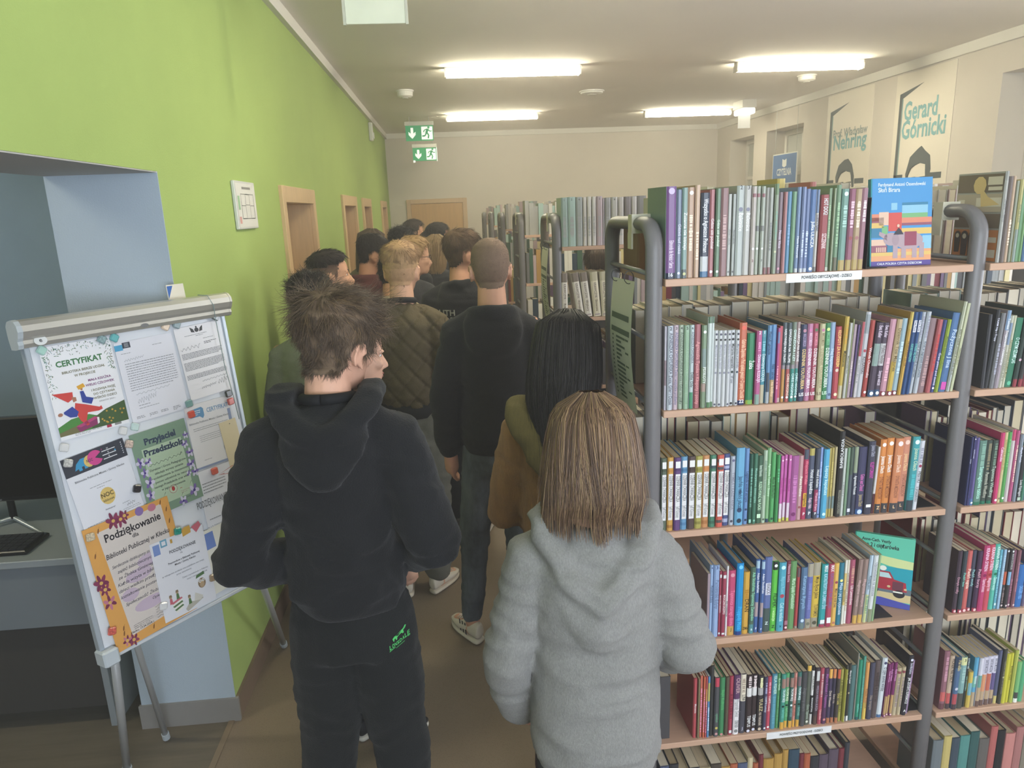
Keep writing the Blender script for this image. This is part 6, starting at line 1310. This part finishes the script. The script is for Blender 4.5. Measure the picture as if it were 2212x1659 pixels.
        SF = np.stack([base + k + j, base + k + j2, base + k + 3 + j2, base + k + 3 + j], -1).reshape(-1, 4)
        o = np_mesh('hair_strands', SV, SF, hc, hull, True, np.repeat(rg.integers(0, len(hc), n), seg * 3)); tag(o, kind='stuff')
        if Lg.get('scalp'):
            pb = MB(); pb.T = HT; pb.tube([(.004, .045, .2475), (.002, .02, .2565), (0, -.01, .2605), (-.001, -.04, .2565), (-.003, -.062, .2475)], [.0015, .0035, .004, .0032, .001], 6); pb.build('hair_parting', mat(Lg['scalp'], .7), hull, True)
    # ---- top garment
    tp_ = g('top'); vg = g('gvoxel', vx); lo = g('hem', .90); fl = g('fit', 1.0)
    b = MB(); fz = lambda z, a, c, y=0: (0, y + slouch * max(0, z - 1.1) * 1.2, z, a * fl, c * fl)
    b.loft(R_(fz(lo, .168, .122), fz(lo + .012, .178, .132), fz(lo + .05, .186, .140), fz(lo + .16, .184, .135), fz(1.18, .182, .128), fz(1.30, .193, .128, -.008), fz(1.37, .190, .118, -.018), fz(1.415, .150, .098, -.025), fz(1.45, .095, .078, -.03), fz(1.475, .068, .068, -.03)), 28, p=2.25)
    for sx, (el, wr) in zip((-1, 1), arms):
        S0 = np.array((sx * (sh - .008), -.02 + slouch * .3, 1.362)); E = np.array(el); Wp = np.array(wr); e2 = g('sleeve', 1.0); cut = E + (Wp - E) * g('cuff', .95)
        ins = np.array((sx * .09, -.02 + slouch * .3, 1.40))
        b.limb([S_(ins), S_(S0), S_(S0 + (E - S0) * .33), S_(S0 + (E - S0) * .68), S_(E), S_(E + (cut - E) * .5), S_(E + (cut - E) * .82)], [.070 * s, .074 * s * e2, .067 * s * e2, .062 * s * e2, .060 * s * e2, .056 * s * e2, .054 * s * e2], 14)
        b.limb([S_(E + (cut - E) * .78), S_(cut)], [.042 * s, .040 * s], 12)
    hood = g('hood'); b_top = b
    if hood:
        if g('hoodmat'): b = MB()
        hw = g('hoodw', 1.0); ys = slouch * .35
        if hood in ('down', 'stand'):
            up = .035 if hood == 'stand' else 0
            ring = [(.098 * hw * math.sin(q), -.030 + ys - .098 * math.cos(q) * (1.05 if math.cos(q) > 0 else .8), 1.468 + up * max(0, math.cos(q)) - .030 * (1 - math.cos(q)) * .5) for q in [i * .314159 for i in range(21)]]
            b.tube([S_(p) for p in ring], [.024 * s] * 21, 10, caps=True)
            b.loft(R_((0, -.112 + ys, 1.275, .030, .012), (0, -.120 + ys, 1.29, .070 * hw, .022), (0, -.124 + ys, 1.33, .112 * hw, .030), (0, -.120 + ys, 1.38, .135 * hw, .038), (0, -.102 + ys, 1.425, .136 * hw, .046), (0, -.080 + ys, 1.458, .115 * hw, .05), (0, -.07 + ys, 1.48 + up, .085 * hw, .035)), 20)
        if hood == 'big':
            hl = g('hoodlen', 1.0); hu = np.array((0, .008, g('hoodup', 0))); hz_ = lambda p: np.array((p[0], p[1], 1.45 - (1.45 - p[2]) * (hl if p[2] < 1.45 else 1)))
            for (k, r_, dz) in ((1.0, .021, 0), (.80, .019, .022)):
                pth = [(.118 * hw * k, .045, 1.43), (.142 * hw * k, -.02, 1.452), (.140 * hw * k, -.075, 1.430), (.108 * hw * k, -.125, 1.372), (.055 * hw * k, -.158, 1.305 + dz), (0, -.168, 1.268 + dz * 1.6), (-.055 * hw * k, -.158, 1.305 + dz), (-.108 * hw * k, -.125, 1.372), (-.140 * hw * k, -.075, 1.430), (-.142 * hw * k, -.02, 1.452), (-.118 * hw * k, .045, 1.43)]
                Q = [np.array(p) for p in pth]; P2 = []
                for i in range(len(Q) - 1):
                    for tq in (0, .33, .66): P2.append(Q[i] * (1 - tq) + Q[i + 1] * tq)
                P2.append(Q[-1]); b.tube([S_(hz_(p) + hu) for p in P2], [r_ * g('hoodr', 1.0) * s] * len(P2), 10)
            b.loft(R_(*[(x_, y_ + g('pouch', 0), 1.45 - (1.45 - z_) * (hl if z_ < 1.45 else 1), w_, d_) for x_, y_, z_, w_, d_ in ((0, -.145, 1.170, .018, .012), (0, -.155, 1.185, .042, .022), (0, -.158, 1.23, .075, .03), (0, -.15, 1.30, .105 * hw, .035), (0, -.125, 1.37, .12 * hw, .045), (0, -.09, 1.43, .115 * hw, .05), (0, -.06, 1.465, .09, .04))]), 20)
    elif g('collar'): b.tube([S_((.070 * math.sin(q), -.028 - .070 * math.cos(q), 1.478 + .012 * math.cos(q))) for q in [i * .314159 for i in range(21)]], [.014 * s] * 21, 8)
    b_hood = b; b = b_top
    GV, GF = evaluate(b, vg, g('gs', 4)); GN, _ = normals(GV, GF); GV = folds(GV, GN, g('folds', .006) * s, seed, g('quilt'))
    if g('ribs', True):      # hem band drawn in
        zb = (lo + .05) * s; GV[:, :2] *= np.where((GV[:, 2] < zb) & (np.abs(GV[:, 0]) < .21 * s * wd), .965, 1.0)[:, None]
    top = np_mesh(g('topname', 'hoodie'), GV, GF, [g('topmat') or mat(tp_, .9, .06, 40, .35, 260, sheen=.06)], root)
    if b_hood is not b_top:
        HV_, HF_ = evaluate(b_hood, vg, 3); HN_, _ = normals(HV_, HF_); np_mesh('hood', folds(HV_, HN_, .006 * s, seed + 40), HF_, [g('hoodmat')], top)
    if g('collarcol'):
        b = MB(); b.tube([S_((.074 * math.sin(q), -.028 + slouch * .5 - .074 * math.cos(q), 1.482 + .012 * math.cos(q))) for q in [i * .314159 for i in range(21)]], [.013 * s] * 21, 8); b.build('collar', mat(g('collarcol'), .85), top, True)
        if g('band'): b = MB(); b.loft(R_(fz(lo - .05, .160, .122), fz(lo - .02, .168, .128), fz(lo + .02, .17, .13)), 28, p=2.25); b.build('hem_band', mat(g('collarcol'), .85), top, True)
    # ---- trousers and shoes
    b = MB(); bg = g('baggy', 1.0)
    b.loft(R_((0, 0, .80, .150 * bg, .112 * bg), (0, 0, .88, .165, .118), (0, 0, .97, .158, .112), (0, 0, 1.0, .14, .1)), 24, p=2.3)
    for (Hp, K, A, fd) in legs:
        b.limb([S_(Hp + np.array((0, 0, .02))), S_((Hp + K) / 2), S_(K), S_((K + A) / 2), S_(A + np.array((0, 0, .035)))], [.088 * s * bg, .085 * s * bg, .070 * s * bg, .063 * s * bg, .052 * s * bg], 14)
    TV, TF = evaluate(b, vg * 1.1, 3); TN, _ = normals(TV, TF); TV = folds(TV, TN, .006 * s * (1.3 if bg > 1.1 else 1), seed + 20)
    tr = np_mesh('trousers', TV, TF, [g('pantmat') or mat(g('pants', '2a2b30'), .9, .12, 12, .3, 300)], root)
    for (Hp, K, A, fd) in legs:
        sd = np.array((fd[1], -fd[0], 0)); o0 = np.array((A[0], A[1], 0)); so = MB(); prof_ = [(-.07, .028, .0), (-.05, .036, .0), (.0, .040, .0), (.07, .046, .0), (.12, .046, .0), (.16, .036, .004), (.183, .018, .010)]
        def shoe_loft(mb, zlo, zhi, k, hi):
            Vv = []; nP = len(prof_)
            for (l, w_, zt) in prof_:
                zt2 = hi(l) if hi else zhi
                for (a_, z_) in ((-1, zlo + zt), (-1, zlo + zt + (zt2 - zlo) * .6), (-.62, zt2), (.62, zt2), (1, zlo + zt + (zt2 - zlo) * .6), (1, zlo + zt)): Vv.append(tuple(np.array(S_(o0 + fd * l + sd * a_ * w_ * k)) + np.array((0, 0, z_ * s)) - np.array((0, 0, 0))))
            Ff = [(i * 6 + j, i * 6 + (j + 1) % 6, (i + 1) * 6 + (j + 1) % 6, (i + 1) * 6 + j) for i in range(nP - 1) for j in range(6)] + [tuple(range(5, -1, -1)), tuple((nP - 1) * 6 + j for j in range(6))]
            mb.add(Vv, Ff)
        shoe_loft(so, .0, .026, 1.06, None); sole = so.build('shoe', mat(g('solecol', 'd8d4ca'), .6), root, True); sole.modifiers.new('round', 'SUBSURF').levels = 1; sole.modifiers[0].render_levels = 1
        so = MB(); shoe_loft(so, .022, .09, .96, lambda l: .095 if l < .02 else .088 if l < .06 else .07 if l < .1 else .058 if l < .14 else .046 if l < .17 else .036); up_ = so.build('upper', mat(g('shoes', '24252a'), .6), sole, True); up_.modifiers.new('round', 'SUBSURF').levels = 2; up_.modifiers[0].render_levels = 2
        so = MB()
        for i in range(4): p = o0 + fd * (.055 + i * .02); so.tube([S_(p - sd * .022 + np.array((0, 0, .082 - i * .008))), S_(p + np.array((0, 0, .089 - i * .008))), S_(p + sd * .022 + np.array((0, 0, .082 - i * .008)))], .0032, 5)
        so.build('laces', mat(g('lacecol', 'c8c4ba'), .8), sole, True)
        if g('stripes'):
            so = MB()
            for a_ in (-1, 1):
                for i in range(3):
                    l = .005 + i * .024; p = lambda l, k, z: S_(o0 + fd * l + sd * a_ * k + np.array((0, 0, z))); so.add([p(l, .0425, .03), p(l + .012, .0425, .03), p(l + .032, .0335, .075), p(l + .02, .0335, .075)], [(0, 1, 2, 3) if a_ > 0 else (3, 2, 1, 0)])
            so.build('side_stripes', mat('26262a', .6), sole)
    if g('glasses'):
        b = MB(); b.T = HT
        for sx in (-1, 1):
            b.tube([(sx * .031 + .022 * math.cos(q), .099 - .004 * abs(math.cos(q)), .110 + .017 * math.sin(q)) for q in [i * .524 for i in range(13)]], .0016, 6); b.tube([(sx * .053, .095, .114), (sx * .075, .06, .115), (sx * .080, -.005, .112), (sx * .077, -.022, .1)], .0018, 6)
        b.tube([(-.01, .1, .112), (.01, .1, .112)], .0016, 6); b.build('glasses', mat(g('glasses'), .3), root, True)
    root['_s'] = s
    return root, top, tr, dict(S=S_, HT=HT, GV=GV, GN=GN, TV=TV, s=s)
HEATHER = mat('8b8a88', .95, .2, 120, .35, 260, sheen=.08, stretch=(3, 3, 1)); CORD = mat('97703f', .9, .14, 14, .5, 90, sheen=.15, stretch=(6, 6, .6)); DENIM = mat('333941', .85, .45, 7, .3, 320, stretch=(1.5, 1.5, .6), two='6b747d')
BLK = mat('16171b', .93, .1, 30, .35, 260, sheen=.08); SWEAT = mat('151719', .92, .1, 30, .35, 260, sheen=.06)
from mathutils.bvhtree import BVHTree
def surface_print(root, garment, name, mats, cx, cz, draw, off=.0025, yside=-1):   # flat print pressed onto the cloth, laid out in the person's own x-z plane
    me = garment.data; bv = BVHTree.FromPolygons([v.co for v in me.vertices], [p.vertices for p in me.polygons])
    b = MB(); draw(b); out = []
    for (x, y, z) in b.v:
        hit = bv.ray_cast(Vector((cx + x, yside, cz + z)), Vector((0, -yside, 0)))
        out.append((cx + x, (hit[0].y if hit[0] else 0) + yside * off, cz + z))
    b.v = out; return b.build(name, mats, garment)
only = None
def P(**k):
    return person(k)
P1 = P(label='teenage boy with tousled brown hair, black hoodie and black sweatpants, nearest the flip chart', x=-.312, y=1.72, H=1.735, yaw=-2, head=(-28, -12, 2), style='tousled', hair=['6f5c4a', '58483a', '8c7354', 'b39468'], strands=11000, rs=.8, near=True, voxel=.010, gvoxel=.0095, topmat=BLK, pantmat=SWEAT, hood='big', hoodw=1.10, hoodlen=.55, hoodup=.045, hoodr=1.15, collarcol='131418', baggy=1.10, fit=1.02, wide=.93, drop=.024, gs=2, headscale=.95, hem=.93, sleeve=1.12, folds=.011, arms=[((-.315, -.09, 1.10), (-.17, .10, .985)), ((.305, -.06, 1.10), (.19, .14, 1.0))], stance=.16, seed=3, skin='d9a890', shoulder=.195)
P2 = P(label='girl with light brown long hair and heather grey hoodie at the nearest bookcase', x=.275, y=1.42, H=1.475, yaw=-6, head=(-3, -10, 0), style='short', cap=False, hair=['6b5140', '7d6049', '8d7054', '5a4334', 'a08462'], near=True, voxel=.010, gvoxel=.0085, topmat=HEATHER, pants='2c2d31', hood='big', hoodw=1.2, gs=2, pouch=.02, hoodup=.035, hoodr=1.25, cuff=1.25, fit=1.12, hem=.76, sleeve=1.14, folds=.0105, arms=[((-.285, -.03, 1.10), (-.255, .10, .86)), ((.30, -.02, 1.10), (.27, .17, .97))], wide=1.0, seed=5, skin='e0b098', baggy=1.05,
    long=dict(scalp='b08c68', n=5200, r=.0010, part=(.0, .0), rings=[(.256, 0, -.010, .006, .010), (.253, 0, -.010, .026, .036), (.244, 0, -.010, .047, .060), (.228, 0, -.012, .067, .080), (.205, 0, -.014, .084, .095), (.16, 0, -.018, .094, .102), (.11, 0, -.028, .100, .100), (.06, 0, -.036, .104, .094), (.02, 0, -.044, .106, .086), (-.01, -.006, -.05, .102, .070)]))
P3 = P(label='girl with long black hair and camel brown velour top with olive hood', x=.305, y=1.98, H=1.60, yaw=-12, head=(-8, -16, 0), style='short', cap=False, hair=['1e1a1b', '2a2425', '161314', '353031'], voxel=.011, topmat=CORD, hoodmat=mat('75693f', .9, .12, 30, .5, 120, stretch=(8, 1, 1)), pants='3a2428', hood='big', hoodw=1.30, hoodlen=.85, hoodup=.01, hoodr=1.55, hem=.78, fit=.98, folds=.008, seed=8, arms=[((-.25, .02, 1.08), (-.16, .2, 1.06)), ((.25, .02, 1.08), (.16, .2, 1.06))], skin='dcab92', sleeve=1.05,
    long=dict(n=3200, r=.0011, part=(.0, .01), rings=[(.240, 0, -.006, .012, .016), (.235, 0, -.006, .038, .048), (.222, 0, -.008, .060, .076), (.20, 0, -.012, .080, .094), (.15, 0, -.018, .090, .100), (.09, 0, -.028, .095, .096), (.03, 0, -.04, .098, .088), (-.04, 0, -.056, .092, .074), (-.11, .008, -.074, .080, .058), (-.17, .012, -.086, .066, .044)]))
P4 = P(label='young man with shaved brown hair, black hoodie, worn jeans and white striped shoes', x=.155, y=2.86, H=1.80, yaw=-4, head=(4, 2, 0), style='buzz', hair=['7d6757', '6d5848', '8b735f'], strands=3500, near=True, voxel=.011, gvoxel=.0105, topmat=mat('1c1c20', .93, .08, 30, .35, 260, sheen=.08), pantmat=DENIM, hood='down', hoodw=1.05, hem=.90, folds=.007, arms=[((-.262, -.03, 1.12), (-.255, .02, .885)), ((.262, -.03, 1.12), (.25, .05, .885))], feet=[((-.19, .06), 42), ((.10, .0), -14)], shoes='d9d2c4', solecol='dad3c4', stripes=True, seed=12, skin='d3a085', headscale=.98, wide=.95, baggy=.88)
P5 = P(label='blond boy in olive quilted bomber jacket, seen from behind', x=-.235, y=3.38, H=1.765, yaw=-4, head=(-4, -2, 0), style='crop', hair=['b08e68', '9a7a58', 'c2a27c'], strands=3000, voxel=.011, gvoxel=.0085, topmat=mat('574b31', .75, .08, 20, .25, 200), topname='quilted_jacket', quilt=.095, collarcol='1b1b1d', band=True, pants='6d6c62', wide=.94, hem=.99, fit=1.06, sleeve=1.12, folds=.006, seed=15, skin='d8a88a', shoes='dcd3c2', solecol='d8cdb8', feet=[((-.1, 0), 10), ((.1, .02), -38)], baggy=1.25)
P10 = P(label='man with short brown hair and dark glasses in black printed hoodie', x=.045, y=4.08, H=1.79, yaw=-6, head=(-58, -2, 0), style='short', hair=['5d4938', '4e3c2e', '6b5542'], strands=2200, voxel=.0125, topmat=mat('1f1f23', .93, .08, 30, .3, 260, sheen=.08), pants='23242a', hood='down', fit=1.08, seed=18, skin='dba588', glasses='26262a', shoes='2c2c30', wide=1.05)
P6 = P(label='boy with dark curly hair and grey shirt against the green wall', x=-0.645, y=3.25, H=1.635, yaw=-8, head=(-14, -6, 0), style='curly', hair=['231d1b', '2e2623', '1a1514'], strands=2600, voxel=.0125, top='8d9086', topname='grey_shirt', collar=True, pants='2c2d33', seed=21, skin='cf9a7c')
P7 = P(label='boy with dark faded haircut turned to the right by the green wall', x=-0.620, y=3.72, H=1.715, yaw=-18, head=(-62, 6, 0), style='fade', hair=['2c2421', '241d1a', '382e29'], strands=1500, voxel=.0115, top='56493f', pants='2c2d33', topname='dark_jacket', seed=24, skin='cf9d7f')
P8 = P(label='dark-haired boy in maroon hoodie with hand at his chin', x=-.565, y=5.0, H=1.765, yaw=-18, head=(-52, -14, 0), style='short', hair=['2a2422', '221d1b', '3a3230'], strands=2000, voxel=.0125, top='6b3a38', hood='down', pants='2c2d33', seed=27, skin='cd9a7e', arms=[((-.25, .0, 1.12), (-.2, .1, .9)), ((.25, .12, 1.18), (.10, .2, 1.46))])
P9 = P(label='girl with straight brown hair at the second wall door', x=-0.64, y=5.9, H=1.775, wide=.92, shoulder=.168, yaw=-20, head=(-30, -4, 0), style='short', cap=False, hair=['6f5a47', '7d6854', '5c493a'], voxel=.013, top='8a7a6c', topname='beige_sweater', pants='2c2d33', seed=30, skin='d8a88c',
    long=dict(n=1200, r=.0014, rings=[(.240, 0, -.006, .012, .016), (.232, 0, -.006, .044, .056), (.20, 0, -.012, .082, .096), (.14, 0, -.02, .092, .098), (.06, 0, -.032, .096, .088), (-.02, 0, -.045, .098, .076), (-.12, 0, -.06, .09, .055)]))
P12 = P(label='tall boy with black rounded hair in black top behind the blond boy', x=-.359, y=5.45, H=1.78, yaw=-6, head=(-10, 0, 0), style='curly', hair=['201c1c', '2a2524', '191616'], strands=2200, voxel=.0125, top='2a2a2e', topname='black_jacket', pants='2c2d33', seed=33, skin='cd9a7e', collar=True)
P11 = P(label='blond person with thin glasses looking to the right', x=-.257, y=4.75, H=1.74, yaw=-20, head=(-58, -2, 0), style='short', hair=['b5946a', '9f8058', 'c6a67c'], strands=1800, voxel=.0125, top='3a3a3e', topname='dark_jacket', pants='2c2d33', seed=36, skin='dcab8e', glasses='5a4a40', shoulder=.17)
P14 = P(label='tall dark-haired boy in profile in front of the far door', x=-.375, y=7.65, H=1.82, yaw=-60, head=(-24, 0, 0), style='short', hair=['3a302b', '2f2723', '463a34'], strands=1000, voxel=.013, top='3a3a40', pants='2c2d33', seed=39, skin='cf9e80')
P15 = P(label='dark-haired woman with hair tied back before the far door', x=-.112, y=6.6, H=1.79, yaw=-60, head=(-18, 0, 0), style='short', hair=['2c2624', '241f1d', '383130'], strands=1400, voxel=.013, top='2e2e33', topname='black_sweater', pants='2c2d33', seed=42, skin='d6a486', shoulder=.165,
    long=dict(n=500, r=.0014, rings=[(.17, 0, -.10, .02, .015), (.15, 0, -.115, .045, .035), (.11, 0, -.125, .055, .042), (.06, 0, -.125, .058, .045), (.01, 0, -.12, .05, .04), (-.05, 0, -.11, .03, .025)]))
P16 = P(label='blond girl in dark top between the woman and the man with glasses', x=-.125, y=6.1, H=1.70, yaw=-20, head=(-20, 0, 0), style='short', cap=False, hair=['b89a72', 'a5875f', 'c8ab82'], voxel=.013, top='303036', topname='dark_sweater', pants='2c2d33', seed=45, skin='dcac90', shoulder=.165,
    long=dict(n=1000, r=.0014, rings=[(.240, 0, -.006, .012, .016), (.232, 0, -.006, .044, .056), (.20, 0, -.012, .080, .094), (.14, 0, -.02, .088, .096), (.06, 0, -.032, .090, .086), (-.02, 0, -.045, .090, .07), (-.10, 0, -.06, .08, .05)]))
P17 = P(label='girl in cream top whose face shows beyond the tousled boy', x=-.345, y=2.32, H=1.56, yaw=-45, head=(-22, -4, 0), style='short', hair=['6b503c', '5b4332', '7a5d46'], strands=1200, voxel=.0105, near=True, top='cfc4ae', topname='cream_sweater', pants='3a3b40', seed=48, skin='e2b49c', shoulder=.16, wide=.9, headw=.95,
    long=dict(n=1400, r=.001, rings=[(.225, 0, -.035, .03, .03), (.215, 0, -.035, .060, .062), (.18, 0, -.04, .080, .072), (.12, 0, -.05, .088, .072), (.05, 0, -.055, .090, .066), (-.03, .0, -.06, .088, .06), (-.12, .0, -.065, .076, .05), (-.18, 0, -.07, .06, .04)]))
P18 = P(label='dark-haired person with hair tied up behind the second bookcase', x=.87, y=4.20, H=1.665, yaw=-10, head=(0, -14, 0), style='short', hair=['4c3c30', '3e3026', '5d4a3c'], strands=2500, voxel=.0125, top='4a4a50', pants='2c2d33', seed=51, skin='d6a486', shoulder=.17,
    long=dict(n=700, r=.0013, rings=[(.20, 0, -.10, .02, .015), (.19, 0, -.115, .035, .03), (.16, 0, -.125, .045, .035), (.11, 0, -.12, .04, .03), (.05, 0, -.11, .025, .02)]))
P13 = P(label='person in beige hooded jacket, shoulder showing left of the blond boy', x=-.366, y=4.4, H=1.66, yaw=-10, head=(-10, -20, 0), style='curly', hair=['2b2420', '352c27', '201a17'], strands=1600, voxel=.0125, top='b9ab8c', topname='beige_jacket', hood='down', pants='55544e', seed=54, skin='cf9e80')

# prints on clothing
def at_person(root, u, v, yy):
    p = onY(u, v, yy); q = root.matrix_basis.inverted() @ Vector(p); return q[0], q[2]
def lonsdale(b):
    X_, Z_ = unit((1, 0, .36)), unit((-.05, 0, 1)); O = V3(0, 0, 0)
    for i, ch in enumerate('LONSDALE'):
        k = abs(i - 3.5) / 3.5; b.text(ch, O + X_ * ((i - 3.5) * .0064) + Z_ * (-.0075 - .001 * k), X_, Z_, .0085 + .003 * k, 0, 'c', .0054, bold=.02)
    b.poly([(-.026, -.012), (.026, -.012), (.026, -.0105), (-.026, -.0105)], O, X_, Z_, 0)
    Z_ = Z_ * 1.1; O = O + Z_ * .0015
    b.poly([(-.014, .004), (-.016, .012), (-.011, .016), (-.004, .0155), (.004, .0175), (.012, .018), (.016, .022), (.019, .019), (.016, .015), (.011, .013), (.012, .006), (.009, .006), (.007, .010), (.001, .0105), (-.004, .009), (-.005, .004), (-.008, .004), (-.008, .009), (-.011, .009), (-.012, .004)], O, X_, Z_, 0)
    b.poly([(-.01, -.0145), (.012, -.0145), (.012, -.0136), (-.01, -.0136)], O, X_, Z_, 0)
cx, cz = at_person(P1[0], 859, 1404, 1.60); surface_print(P1[0], P1[2], 'green_logo', [mat('55c26a', .7)], cx, cz, lonsdale)
def south(b):
    b.text('SOUTH', V3(0, 0, .006), V3(1, 0, 0), V3(0, 0, 1), .034, 0, 'c', .15, bold=.02); b.text('EXPLORE', V3(.0, 0, -.036), V3(1, 0, 0), V3(0, 0, 1), .034, 0, 'c', .20, bold=.02)
cx, cz = at_person(P10[0], 955, 684, 3.96); surface_print(P10[0], P10[1], 'white_lettering', [mat('c9c6c0', .7)], cx, cz, south)

# thin scatter volume added to imitate lens veil and lift the dark tones
nt = scene.world.node_tree; vo = nt.nodes.new('ShaderNodeVolumeScatter'); vo.inputs['Color'].default_value = (1, .97, .92, 1); vo.inputs['Density'].default_value = .03; vo.inputs['Anisotropy'].default_value = .25
nt.links.new(vo.outputs[0], nt.nodes['World Output'].inputs['Volume'])
scene.cycles.volume_bounces = 0
